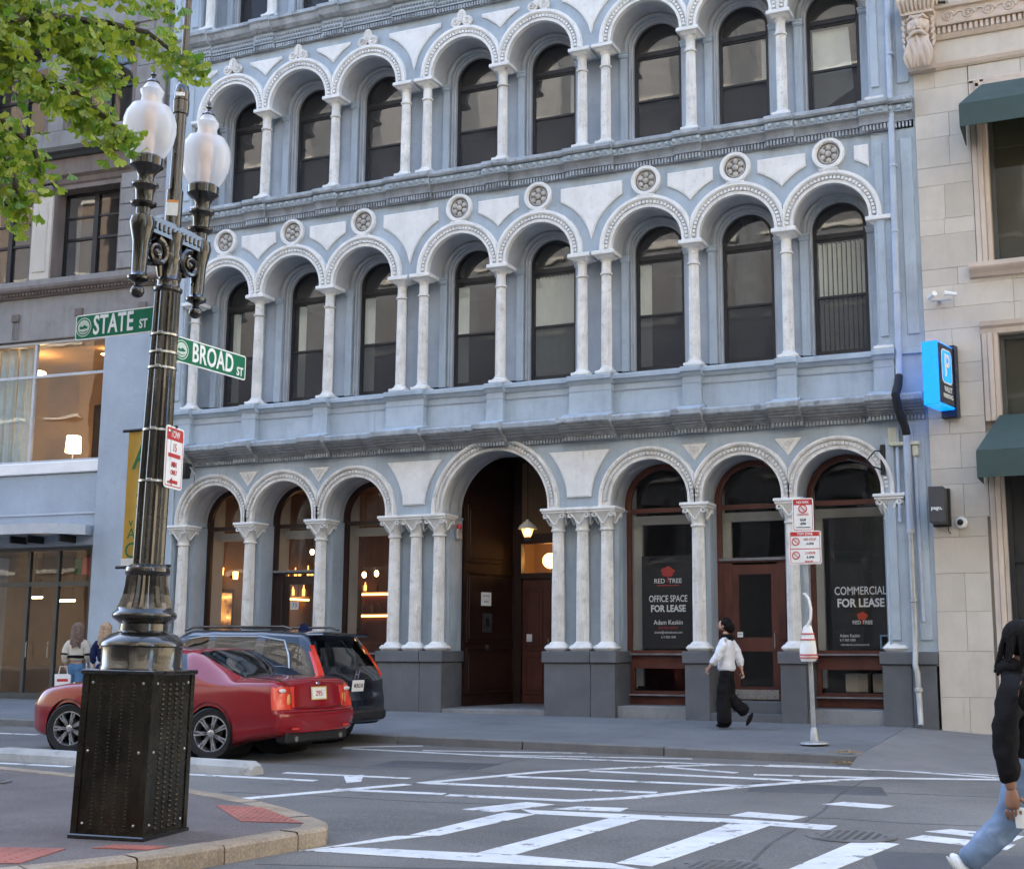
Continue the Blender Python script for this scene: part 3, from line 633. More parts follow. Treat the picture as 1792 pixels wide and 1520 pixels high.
# ---- columns
def col_meshes(h, base_h, cap_h, r, kind):
    s = MB(); zt = h-cap_h
    if kind == 'upper':
        s.lathe([(r, base_h), (r*.985, base_h+.4*(zt-base_h)), (r*.90, zt-.27)], 40, flute=.09)
        s.lathe([(r*1.0, zt-.27), (r*1.18, zt-.262), (r*1.18, zt-.235), (r*.93, zt-.225), (r*.88, zt)], 24)
    else:
        s.lathe([(r, base_h), (r*.985, base_h+.4*(zt-base_h)), (r*.88, zt-.01)], 40, flute=.09)
    b = MB(); w2 = r*1.72
    if kind == 'upper':
        b.bbox(-w2, w2, -w2, w2, 0, base_h*.42, .012)
        b.lathe([(r*1.6, base_h*.42), (r*1.62, base_h*.55), (r*1.35, base_h*.68), (r*1.15, base_h*.80), (r*1.22, base_h*.92), (r*1.0, base_h*1.05)], 24)
    else:
        w2 = r*1.72
        b.bbox(-w2, w2, -w2, w2, 0, base_h*.72, .05)
        b.lathe([(r*1.5, base_h*.66), (r*1.3, base_h*.90), (r*1.0, base_h*1.08)], 24)
    c = MB()
    if kind == 'upper':
        c.lathe([(r*.95, zt-.01), (r*1.1, zt+.02), (r*1.35, zt+.05)], 24)
        w3 = r*1.75; c.add([(-r*1.25, -r*1.25, zt+.035), (r*1.25, -r*1.25, zt+.035), (r*1.25, r*1.25, zt+.035), (-r*1.25, r*1.25, zt+.035), (-w3, -w3, zt+.085), (w3, -w3, zt+.085), (w3, w3, zt+.085), (-w3, w3, zt+.085)], [(3, 2, 1, 0), (0, 1, 5, 4), (1, 2, 6, 5), (2, 3, 7, 6), (3, 0, 4, 7)])
        w4 = r*2.2; c.bbox(-w4, w4, -w4, w4, zt+.085, h, .012)
    else:
        c.lathe([(r*.90, zt-.03), (r*1.12, zt-.02), (r*1.12, zt+.01), (r*.95, zt+.02)], 24)
        # bell: round below, square above
        n = 32; rings = []
        for k in range(8):
            t = k/7; z = zt+.02+(cap_h-.105)*t; ro = r*(.95+.18*t+.75*t**2.2); sq = t**1.3
            ring = []
            for i in range(n):
                a = 2*pi*i/n+pi/4*0; cx_, sy_ = cos(a), sin(a); ms = max(abs(cx_), abs(sy_)); f = (1-sq)+sq/ms
                ring.append((ro*cx_*f, ro*sy_*f, z))
            rings.append(ring)
        c.add([p for q in rings for p in q], [(k*n+i, k*n+(i+1) % n, (k+1)*n+(i+1) % n, (k+1)*n+i) for k in range(7) for i in range(n)])
        w4 = r*2.02; c.bbox(-w4, w4, -w4, w4, h-.095, h-.055, .010); w5 = r*2.2; c.bbox(-w5, w5, -w5, w5, h-.055, h, .010)
        for q in range(4):   # swag and scrolls in relief on each face
            rot = Matrix.Rotation(q*pi/2, 3, 'Z')
            pts = []
            for i in range(13):
                t = i/12; xx = -r*1.25+2*r*1.25*t; zz = h-.13-.16*sin(pi*t); yy = -(r*1.05+(zz-zt)/cap_h*r*.95); pts.append(tuple(rot @ Vector((xx*(.55+.45*(zz-zt)/cap_h), yy-.006, zz))))
            c.tube(pts, .018, 6)
            for sx in (-1, 1):
                for rr_ in (.035,):
                    pts = [tuple(rot @ Vector((sx*r*1.35+rr_*cos(a), -r*1.80, h-.14+rr_*sin(a)))) for a in [i*pi/4 for i in range(9)]]; c.tube(pts, .014, 5)
    return s.mesh('column_shaft', 'white_worn', False), b.mesh('column_base', 'white', True), c.mesh('column_capital', 'white', True)
def put_column(ms, x, z, y=0.0):
    o = inst('column', ms[0], bl, (x, y, z)); inst('base', ms[1], o); inst('capital', ms[2], o)

UPX = [-7.25, -5.6, -3.87, -2.18, -1.69, 0.0, 1.69, 2.17, 3.86, 5.56, 7.20]
BAYS = [(-7.25, -5.6), (-5.6, -3.87), (-3.87, -2.18), (-1.69, 0.0), (0.0, 1.69), (2.17, 3.86), (3.86, 5.56), (5.56, 7.20)]
LEV = [dict(zb=6.10, zs=8.407, z0=5.20, z1=9.905), dict(zb=10.50, zs=12.473, z0=10.0, z1=13.78), dict(zb=14.60, zs=16.57, z0=14.2, z1=17.9)]
YB = 0.42                        # face of the wall behind the columns
YW = 0.60                        # window frames
ST = 0.035

def window(cx, zb, zs, lev, bay):
    """sash window with a round head: frame, three panes, sometimes vertical blinds"""
    hw = .475; zc = zs+.12; t = .055; zt = zs-.02
    z0 = zb+.15; zm = z0+(zt-z0)*.485
    f = MB()
    ring = []
    n = 18
    for rr_, y in ((hw+.012, YW), (hw-t, YW), (hw-t, YW+.05)):
        ring.append([(cx+rr_*cos(pi-pi*i/n), y, zc+rr_*sin(pi-pi*i/n)) for i in range(n+1)])
    for a, b_ in ((0, 1), (1, 2)):
        for i in range(n): f.quad(ring[a][i], ring[a][i+1], ring[b_][i+1], ring[b_][i])
    for s in (-1, 1): f.box(cx+s*(hw-t), cx+s*(hw+.012), YW, YW+.05, z0, zc)
    f.box(cx-hw+t, cx+hw-t, YW-.02, YW+.055, zt-.045, zt+.045)
    f.box(cx-hw+t, cx+hw-t, YW-.004, YW+.045, zm-.021, zm+.021)
    f.box(cx-hw+t, cx+hw-t, YW-.003, YW+.05, z0, z0+.07)
    f.box(cx-hw+t, cx+hw-t, YW+.002, YW+.05, zt-.085, zt-.045)
    o = f.build('window', 'black_frame', bl)
    h2 = hw-t
    g = MB(); g.poly([(cx-h2, YW+.03, zt+.04)]+[(cx-h2*cos(pi*i/14), YW+.03, zc+h2*sin(pi*i/14)) for i in range(15)]+[(cx+h2, YW+.03, zt+.04)]); g.build('pane', 'glass', o)
    g = MB(); g.quad((cx-h2, YW+.026, zm+.02), (cx+h2, YW+.026, zm+.02), (cx+h2, YW+.026, zt-.08), (cx-h2, YW+.026, zt-.08)); g.build('pane', 'glass', o)
    g = MB(); g.quad((cx-h2, YW+.040, z0+.06), (cx+h2, YW+.040, z0+.06), (cx+h2, YW+.040, zm-.02), (cx-h2, YW+.040, zm-.02)); g.build('pane', 'glass', o)
    # insect screen over the lower sash
    g = MB(); g.quad((cx-h2, YW+.012, z0+.06), (cx+h2, YW+.012, z0+.06), (cx+h2, YW+.012, zm-.02), (cx-h2, YW+.012, zm-.02)); g.build('insect_screen', 'screen', o)
    def slats(xs, za, zb_, ang, wd=.085):
        for x in xs:
            b = MB(); c, s = cos(ang)*wd/2, sin(ang)*wd/2
            b.add([(x-c, YW+.09-s, za), (x+c, YW+.09+s, za), (x+c, YW+.09+s, zb_), (x-c, YW+.09-s, zb_), (x-c, YW+.094-s, za), (x+c, YW+.094+s, za), (x+c, YW+.094+s, zb_), (x-c, YW+.094-s, zb_)], [(0, 1, 2, 3), (7, 6, 5, 4), (0, 4, 5, 1), (2, 6, 7, 3)])
            b.build('blind_slat', 'blind', o)
    if lev == 0 and bay == 4: slats([cx-h2+.04+i*.078 for i in range(11)], z0+.08, zt-.1, .80)
    elif lev == 0 and bay == 7: slats([cx-h2+.05+i*.084 for i in range(10)], z0+.08, zt-.1, .98)
    elif lev == 0 and bay in (2, 3, 5): slats([cx-h2+.03+i*.03 for i in range(6)], z0+.08, zt-.1, .9)
    elif lev == 0 and bay in (0, 1): slats([cx-h2+.12+i*.028 for i in range(4)], z0+.08, zt-.1, .9)
    elif lev == 1 and bay == 7:
        b = MB(); b.quad((cx-h2+.02, YW+.12, zt-.1), (cx+h2-.16, YW+.12, zt-.1), (cx+h2-.10, YW+.12, z0+.5), (cx-h2+.02, YW+.12, z0+.1)); b.build('blind', 'blind', o)
    elif lev == 1 and bay in (6, 4): slats([cx+h2-.04-i*.03 for i in range(2)], zm, zt-.1, .9)

def screenmat():
    m = bpy.data.materials.new('screen'); m.use_nodes = True; t = m.node_tree; n = t.nodes; L = t.links
    for x in list(n): n.remove(x)
    o = n.new('ShaderNodeOutputMaterial'); a = n.new('ShaderNodeBsdfTransparent'); d = n.new('ShaderNodeBsdfDiffuse'); d.inputs[0].default_value = (.07, .07, .074, 1)
    x = n.new('ShaderNodeMixShader'); x.inputs[0].default_value = .58; L.new(a.outputs[0], x.inputs[1]); L.new(d.outputs[0], x.inputs[2]); L.new(x.outputs[0], o.inputs[0]); return m
M['screen'] = screenmat()

def trefoil():
    m = MB()
    m.prism([(0.10*sin(a)*(1.0+.35*(cos(a) < 0)*0), .235+.145*cos(a)) for a in [2*pi*i/20 for i in range(20)]], 0, -.05)
    for s in (-1, 1): m.prism([(s*.125+.108*cos(a), .118+.108*sin(a)) for a in [2*pi*i/18 for i in range(18)]], 0, -.055-.004*s)
    for s in (-1, 1):
        m.tube([(s*.125+.07*cos(a)*(1-i/22), -.062, .118+.07*sin(a)*(1-i/22)) for i, a in enumerate([k*pi/5 for k in range(16)])], .014, 5)
    m.tube([(0, -.06, .12), (0, -.06, .33)], .016, 5); m.bbox(-.16, .16, -.045, 0, -.03, .02, .008)
    return m.mesh('trefoil', 'white_worn', True)
TREF = trefoil()
def roundel():
    m = MB(); n = 28
    for (r0, y0), (r1, y1) in zip([(.285, 0), (.285, -.06), (.27, -.075), (.225, -.075), (.205, -.05), (.20, .05)][:-1], [(.285, -.06), (.27, -.075), (.225, -.075), (.205, -.05), (.20, .05)]):
        for i in range(n):
            a, b_ = 2*pi*i/n, 2*pi*(i+1)/n
            m.quad((r0*cos(a), y0, r0*sin(a)), (r0*cos(b_), y0, r0*sin(b_)), (r1*cos(b_), y1, r1*sin(b_)), (r1*cos(a), y1, r1*sin(a)))
    ringm = m.mesh('roundel', 'white', True)
    m = MB(); m.prism([(.202*cos(2*pi*i/28), .202*sin(2*pi*i/28)) for i in range(28)], .01, -.012)
    m.cur = 1
    for i in range(6):
        a = pi/2+2*pi*i/6; m.sphere((.115*cos(a), -.018, .115*sin(a)), .05, 10, 6, (1, .55, 1))
    m.sphere((0, -.03, 0), .055, 12, 8, (1, .8, 1))
    m.tube([(.165*cos(2*pi*i/20), -.015, .165*sin(2*pi*i/20)) for i in range(21)], .012, 5)

    return ringm, m.mesh('rosette', ['rosette_grey', 'rosette_light'], True)
ROUN = roundel()

def panel(pts, name='spandrel_panel', d=.045, mt='white'):
    """raised white panel with a sunk bevel round its edge"""
    c = (sum(p[0] for p in pts)/len(pts), sum(p[1] for p in pts)/len(pts)); m = MB()
    n = len(pts); y0 = YF+.005
    inn = []
    for i, p in enumerate(pts):
        a = Vector(pts[i-1]); b_ = Vector(p); e = Vector(pts[(i+1) % n]); t1 = (b_-a).normalized(); t2 = (e-b_).normalized()
        q = Vector((-(t1.y+t2.y), t1.x+t2.x)); q = q.normalized()*.035 if q.length > 1e-6 else Vector((0, 0)); inn.append((p[0]+q.x, p[1]+q.y))
    v = [(x, y0, z) for x, z in pts]+[(x, y0-d*.75, z) for x, z in pts]+[(x, y0-d, z) for x, z in inn]
    m.add(v, [(i, (i+1) % n, (i+1) % n+n, i+n) for i in range(n)]+[(i+n, (i+1) % n+n, (i+1) % n+2*n, i+2*n) for i in range(n)]+[tuple(range(2*n, 3*n))])
    return m.build(name, mt, bl)
def span_poly(x0, x1, ztop, ca, cb, zc, rp, n=9):
    """region under ztop between x0,x1 and outside the circles of radius rp about (ca,zc),(cb,zc); counter-clockwise"""
    xm = (ca+cb)/2; pts = []
    def zcirc(x, c): return zc+sqrt(max(0, rp*rp-(x-c)**2))
    for i in range(n+1): x = x0+(xm-x0)*i/n; pts.append((x, zcirc(x, ca)))
    for i in range(1, n+1): x = xm+(x1-xm)*i/n; pts.append((x, zcirc(x, cb)))
    return pts+[(x1, ztop), (x0, ztop)]

up = col_meshes(2.307, .14, .165, .100, 'upper'); up3 = col_meshes(1.973, .13, .16, .098, 'upper')
for li, lv in enumerate(LEV):
    zb0, zs, z1 = lv['zb'], lv['zs'], lv['z1']
    arcs = [((a+b)/2, (b-a)/2-.165, zs+ST) for a, b in BAYS]
    m = MB(); arch_wall(m, XL, XR, zs, z1, [(a_, r_+.010, z_) for a_, r_, z_ in arcs], YF, YB, n=30, soff=1); m.build('arcade_wall', ['blue', 'soffit'], bl)
    # wall behind the columns
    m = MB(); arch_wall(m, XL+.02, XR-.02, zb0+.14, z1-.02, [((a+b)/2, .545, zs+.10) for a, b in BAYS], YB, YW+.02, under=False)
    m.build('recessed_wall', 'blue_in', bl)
    for bi, (a, b) in enumerate(BAYS):
        cx, h = (a+b)/2, (b-a)/2
        archivolt(cx, h-.165, zs+ST, zs, h-(.002 if a not in (-7.25, 2.17, -1.69) else -.06), h-(.002 if b not in (7.20, -2.18, 1.69) else -.06), PROF, bead=.0975).build('archivolt', 'white', bl, smooth=False)
        # moulded ring and pilasters inside the bay
        s = MB(); n = 20
        for r0, y0, r1, y1 in ((.60, YB-.002, .60, YB-.04), (.60, YB-.04, .555, YB-.05), (.555, YB-.05, .545, YB-.01), (.547, YB+.05, .52, YB+.055), (.52, YB+.055, .515, YB+.11), (.515, YB+.11, .485, YB+.115), (.485, YB+.115, .48, YW+.01)):
            for i in range(n):
                p, q = pi*i/n, pi*(i+1)/n; zc = zs+.10
                s.quad((cx+r0*cos(p), y0, zc+r0*sin(p)), (cx+r0*cos(q), y0, zc+r0*sin(q)), (cx+r1*cos(q), y1, zc+r1*sin(q)), (cx+r1*cos(p), y1, zc+r1*sin(p)))
            for sg in (-1, 1): s.quad((cx+sg*r0, y0, zb0+.14), (cx+sg*r0, y0, zs+.10), (cx+sg*r1, y1, zs+.10), (cx+sg*r1, y1, zb0+.14))
        s.build('window_surround', 'surround', bl)
        for sg in (-1, 1):
            s = MB(); xo = cx+sg*(h-.15); xi = cx+sg*(h-.30)
            s.box(min(xo, xi), max(xo, xi), YB-.045, YB+.01, zb0+.12, zs-.10)
            s.box(min(xo, xi)-.015, max(xo, xi)+.015, YB-.065, YB+.01, zs-.10, zs-.075); s.box(min(xo, xi)-.02, max(xo, xi)+.02, YB-.075, YB+.01, zs-.075, zs-.02); s.box(min(xo, xi)-.03, max(xo, xi)+.03, YB-.09, YB+.01, zs-.02, zs+.01)
            s.build('pilaster', 'blue', bl)
        s = MB(); s.xrun([(YW+.03, zb0+.02), (YB-.02, zb0+.02), (YB-.02, zb0+.10), (YB+.02, zb0+.12), (YW+.03, zb0+.155)], cx-h+.16, cx+h-.16); s.build('window_sill', 'wood_weather', bl)
        window(cx, zb0, zs, li, bi)
    for x in UPX: put_column(up if li == 0 else up3, x, zb0)
    # panels between the arches, roundels or trefoils over the crowns
    if li < 2:
        zc = zs+ST; top = z1-.195
        cs = [(a+b)/2 for a, b in BAYS]
        for i in range(7):
            a, b = cs[i], cs[i+1]; mid = (a+b)/2; wide = (i in (2, 4)); hw = .62 if wide else .43
            if li == 1: hw = .60 if wide else .41
            panel(span_poly(mid-hw, mid+hw, top, a, b, zc, 1.105))
        for sgn, c in ((-1, cs[0]), (1, cs[-1])):
            x0, x1 = c+sgn*.44, c+sgn*.685; pts = [(x0, zc+sqrt(1.105**2-(x0-c)**2)), (x0+(x1-x0)*.5, zc+sqrt(1.105**2-(.5625)**2)), (x1, zc+sqrt(1.105**2-(x1-c)**2)), (x1, top), (x0, top)]
            if sgn < 0: pts = pts[::-1]
            panel(pts)
        for c in cs:
            if li == 0:
                o = inst('roundel', ROUN[0], bl, (c, YF-.0, zs+1.225)); inst('rosette', ROUN[1], o)
                s = MB(); s.bbox(c-.17, c+.17, YF-.085, YF, zs+.905, zs+.955, .01); s.build('keystone', 'white_worn', bl)
            else: inst('trefoil', TREF, bl, (c, YF-.02, zs+.91))

# ---- solid masses behind and above, corner strips
m = MB()
m.box(XL+.01, -7.42, YF+.004, 1.2, 5.0, 18.0); m.build('corner_wall', 'blue', bl); m = MB(); m.box(7.12, XR+.03, YF-.03, 1.2, 0.9, 18.0)
m.build('corner_wall', 'blue', bl); m = MB()
m.box(XL+.012, -7.45, YF+.02, 1.2, 0.9, 5.0)
m.build('corner_wall', 'blue', bl)
for x0, x1 in ((7.60, 7.80), (7.16, 7.30), (-8.10, -7.95), (-7.62, -7.46)):
    for za, zb_ in ((1.3, 4.6), (6.3, 9.7), (10.7, 13.6), (14.7, 17.6)):
        s = MB(); yy = YF-.03 if x0 > 0 else YF+.004; s.bbox(x0, x1, yy-.03, yy+.01, za, zb_, .01); s.build('corner_strip', 'blue', bl)
m = MB(); m.box(XL, XR, YF, 14, 17.9, 36.0); m.box(XL+.01, XR-.01, 6.0, 14, -.3, 17.9)  # upper mass is out of view, raised to shade street and opposite fronts
m.build('upper_wall', 'blue', bl)
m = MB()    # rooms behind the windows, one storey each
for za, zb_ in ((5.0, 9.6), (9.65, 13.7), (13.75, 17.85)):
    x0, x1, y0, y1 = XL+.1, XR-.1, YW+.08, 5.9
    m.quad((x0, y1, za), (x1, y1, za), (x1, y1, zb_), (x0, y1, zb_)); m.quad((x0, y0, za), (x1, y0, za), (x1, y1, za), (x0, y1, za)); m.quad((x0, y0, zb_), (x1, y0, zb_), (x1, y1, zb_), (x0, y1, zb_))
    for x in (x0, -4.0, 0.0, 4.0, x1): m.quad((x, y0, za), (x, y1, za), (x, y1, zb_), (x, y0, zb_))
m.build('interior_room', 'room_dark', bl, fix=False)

# ---- entablatures
def ressaut_spans(xs, hw):
    out = []
    for x in xs:
        if out and (x-hw <= out[-1][1] or x-out[-1][1]+hw < .65): out[-1][1] = x+hw
        else: out.append([x-hw, x+hw])
    return [(max(a, XL), min(b, XR)) for a, b in out]
def entab(profiles, spans, dy):
    for name, mt, prof in profiles:
        m = MB(); x = XL
        for a, b in spans:
            if a > x: m.xrun(prof, x, a, (x == XL, False))
            m.xrun([(y-(dy if i not in (0, len(prof)-1) else 0), z) for i, (y, z) in enumerate(prof)], a, b); x = b
        if x < XR: m.xrun(prof, x, XR, (False, True))
        m.build(name, mt, bl)
def dentils(z0, z1, y0, y1, pitch, spans, dy, wd=.5):
    m = MB(); x = XL+.03
    while x < XR-.03:
        d = dy if any(a < x < b for a, b in spans) else 0
        m.box(x, x+pitch*wd, y1-d, y0-d+.01, z0, z1); x += pitch
    tag(m.build('dentil_course', 'ledge', bl), kind='stuff')
SP2 = ressaut_spans(UPX, .25)
entab([('frieze', 'cornice', [(YF+.02, 9.885), (YF-.03, 9.885), (YF-.03, 10.005), (YF-.085, 10.005), (YF-.085, 10.06), (YF-.10, 10.11), (YF-.13, 10.155), (YF, 10.155)]),
       ('boss_band', 'blue', [(YF, 10.156), (YF-.135, 10.156), (YF-.15, 10.17), (YF-.15, 10.285), (YF-.13, 10.295), (YF, 10.295)]),
       ('cornice', 'ledge', [(YF, 10.296), (YF-.20, 10.296), (YF-.23, 10.33), (YF-.23, 10.385), (YF-.19, 10.41), (YB+.05, 10.50)])], SP2, .06)
dentils(9.905, 9.995, YF-.03, YF-.075, .06, SP2, .06)
bm_ = MB(); bm_.sphere((0, 0, 0), .050, 10, 6, (1, 1.0, 1)); bm_.tube([(.062*cos(a), .0, .062*sin(a)-.0) for a in [pi+pi*i/8 for i in range(9)]], .016, 5); BOSS = bm_.mesh('boss', 'blue', True)
x = XL+.09
while x < XR-.06:
    d = .06 if any(a < x < b for a, b in SP2) else 0
    inst('boss', BOSS, bl, (x, YF-.152-d, 10.229)); x += .148
entab([('frieze', 'cornice', [(YF+.02, 13.765), (YF-.03, 13.765), (YF-.03, 13.885), (YF-.06, 13.89), (YF, 13.90)]),
       ('lattice_band', 'blue', [(YF, 13.901), (YF-.07, 13.901), (YF-.075, 14.11), (YF-.10, 14.13), (YF, 14.14)]),
       ('cornice', 'ledge', [(YF, 14.141), (YF-.12, 14.141), (YF-.20, 14.20), (YF-.24, 14.30), (YF-.29, 14.33), (YF-.29, 14.40), (YF-.24, 14.43), (YB+.05, 14.60)])], SP2, .05)
dentils(13.785, 13.872, YF-.03, YF-.075, .06, SP2, .05)
m = MB(); x = XL+.05
while x < XR-.05:
    for k in range(2):
        m.sphere((x+.035*k, YF-.078-(.05 if any(a < x < b for a, b in SP2) else 0), 13.96+.09*k), .03, 8, 5, (1, .6, 1))
    x += .07
tag(m.build('lattice_pattern', 'cornice', bl), kind='stuff')

# ---- pedestal storey and main cornice
m = MB(); m.box(XL+.005, XR-.005, YF+.03, 1.0, 4.85, 6.02); m.build('pedestal_wall', 'blue', bl)
SPP = ressaut_spans(UPX, .19)
for a, b in SPP:
    s = MB(); s.box(a+.02, b-.02, YF-.10, YF+.04, 5.36, 5.95)
    s.box(a+.012, b-.012, YF-.112, YF+.04, 5.36, 5.46); s.build('pedestal', 'blue', bl)
    s = MB(); s.xrun([(YF+.03, 5.20), (YF-.36, 5.27), (YF-.30, 5.30), (YF-.13, 5.365), (YF+.03, 5.37)], a-.05, b+.05); s.build('pedestal_foot', 'blue', bl)
entab([('sill_course', 'blue', [(YF+.04, 5.90), (YF+.0, 5.90), (YF-.035, 5.96), (YF-.08, 5.975), (YF-.08, 6.045), (YF-.04, 6.07), (YB+.04, 6.11)]),
       ('string_moulding', 'blue_in', [(YF+.04, 5.755), (YF+.015, 5.76), (YF+.012, 5.785), (YF+.04, 5.79)])], SPP, .115)
SP0 = ressaut_spans(UPX, .27)
entab([('cornice', 'cornice', [(YF+.02, 4.865), (YF-.05, 4.865), (YF-.05, 4.945), (YF-.095, 4.947), (YF-.095, 4.975), (YF-.13, 4.98), (YF-.135, 5.01), (YF-.19, 5.016), (YF-.195, 5.045), (YF-.25, 5.06), (YF-.275, 5.10), (YF-.315, 5.108), (YF-.315, 5.135), (YF, 5.135)]),
       ('ledge', 'ledge', [(YF, 5.136), (YF-.34, 5.136), (YF-.37, 5.16), (YF-.38, 5.235), (YF-.35, 5.262), (YF+.04, 5.345)])], SP0, .13)
dentils(4.873, 4.94, YF-.05, YF-.085, .06, SP0, .13)

# ---- ground storey
GZ = 3.671; GTOP = 4.88; GX = [-7.28, -5.6, -3.9, -2.22, -1.745, -1.25, 1.21, 1.69, 2.16, 3.87, 5.53, 7.20]
GBAY = [(-7.28, -5.6), (-5.6, -3.9), (-3.9, -2.22), (-1.25, 1.21), (2.16, 3.87), (3.87, 5.53), (5.53, 7.20)]
YG = 0.62
garc = []
for a, b in GBAY:
    big = b-a > 2; garc.append(((a+b)/2, (b-a)/2-(.145 if big else .135), GZ+(.055 if big else .09)))
m = MB(); arch_wall(m, XL+.008, XR-.008, GZ, GTOP, [(a_, r_+.010, z_) for a_, r_, z_ in garc], YF, YG, n=34, soff=1); m.build('arcade_wall', ['blue', 'soffit'], bl)
for (a, b), (cx, r, zc) in zip(GBAY, garc):
    h = (b-a)/2
    archivolt(cx, r, zc, GZ, h-(.002 if a in (-5.6, -3.9, 3.87, 5.53) else -.1), h-(.002 if b in (-5.6, -3.9, 3.87, 5.53) else -.1), PROFG, n=34, bead=.1, bead_n=int(36*r/.7)).build('archivolt', 'white_worn', bl)
    s = MB()        # raised line on the soffit
    for y0, y1 in ((.10, .13), (.42, .45)):
        n = 24
        for i in range(n):
            p, q = pi*i/n, pi*(i+1)/n; rr_ = r-.012
            s.quad((cx+rr_*cos(p), y0, zc+rr_*sin(p)), (cx+rr_*cos(q), y0, zc+rr_*sin(q)), (cx+rr_*cos(q), y1, zc+rr_*sin(q)), (cx+rr_*cos(p), y1, zc+rr_*sin(p)))
        s.build('soffit_moulding', 'blue_in', bl); s = MB()
gcol = col_meshes(GZ-1.125, .155, .385, .118, 'ground')
for x in GX: put_column(gcol, x, 1.125)
for c in (-1.735, 1.685):
    # keystone-shaped panel over the triple columns
    cs_ = ((-3.06, .70+.37) if c < 0 else (3.015, .72+.35)); L_ = []
    n = 8; left = []; right = []
    for i in range(n+1):
        z = 3.86+(4.70-3.86)*i/n; t = i/n; off = .235+.365*(t**1.9); left.append((c-off, z)); right.append((c+off, z))
    panel(right+left[::-1], 'keystone_panel', .05, 'white')
for x in (-5.6, -3.9, 3.87, 5.53):
    o = panel([(x, 4.40), (x+.235, 4.70), (x-.235, 4.70)], 'triangle_ornament', .03, 'white_worn')
    s = MB(); s.tube([(x+.05*cos(a)*(1-i/14), YF-.035, 4.61+.05*sin(a)*(1-i/14)) for i, a in enumerate([k*pi/4 for k in range(12)])], .013, 5); s.tube([(x-.12, YF-.03, 4.66), (x-.02, YF-.035, 4.5), (x+.10, YF-.03, 4.66)], .012, 5); s.build('scroll', 'white_worn', o)
# piers behind the columns, granite plinths
PIER = [(-7.45, -7.125), (-5.765, -5.435), (-4.065, -3.735), (-2.385, -1.105), (1.065, 2.325), (3.705, 4.035), (5.365, 5.695), (7.035, 7.4)]
for i, (a, b) in enumerate(PIER):
    s = MB(); s.box(a, b, .15, YG+.02, 1.05, GZ-.02)
    s.build('pier', 'blue', bl)
    for x in [g for g in GX if a-.1 < g < b+.1]:
        s = MB(); s.bbox(x-.09, x+.09, .115, .16, 1.35, GZ-.30, .01); s.build('pier_panel', 'blue_in', bl)
    if b-a > 1:
        for sx in (a, b):
            s = MB(); q = .006 if sx == a else -.006
            s.box(sx-.006, sx+.006, .25, .55, 1.3, GZ-.25); s.box(sx-.014, sx+.014, .31, .49, 1.4, GZ-.35); s.build('jamb_panel', 'blue', bl)
        s = MB(); s.box(a-.03, b+.03, .14, YG, GZ-.05, GZ-.015); s.build('impost_band', 'blue', bl)
    x0, x1 = (a-.045, b+.045) if b-a > 1 else (a-.05, b+.05)
    g = zb((a+b)/2)
    if b-a > 1:
        w_ = x1-x0; parts = [(x0, x0+w_*.66), (x0+w_*.66+.006, x1)]
    else: parts = [(x0, x1)]
    for p0, p1 in parts:
        s = MB(); s.bbox(p0, p1, -.19, YG, -.35, .915, .008); s.build('plinth_block', 'granite', bl)
        s = MB(); s.bbox(p0-(.035 if p0 == x0 else 0), p1+(.035 if p1 == x1 else 0), -.235, YG+.004, .92, 1.123, .012); s.build('plinth_cap', 'granite', bl)
for x0, x1 in ((7.46, 7.835), (-8.12, -7.53)):
    s = MB(); s.bbox(x0, x1, -.22, 1.0, -.35, .915, .01); s.build('plinth_block', 'granite', bl); s = MB(); s.bbox(x0-.005, x1+.03, -.26, 1.0, .92, 1.123, .012); s.build('plinth_cap', 'granite', bl)

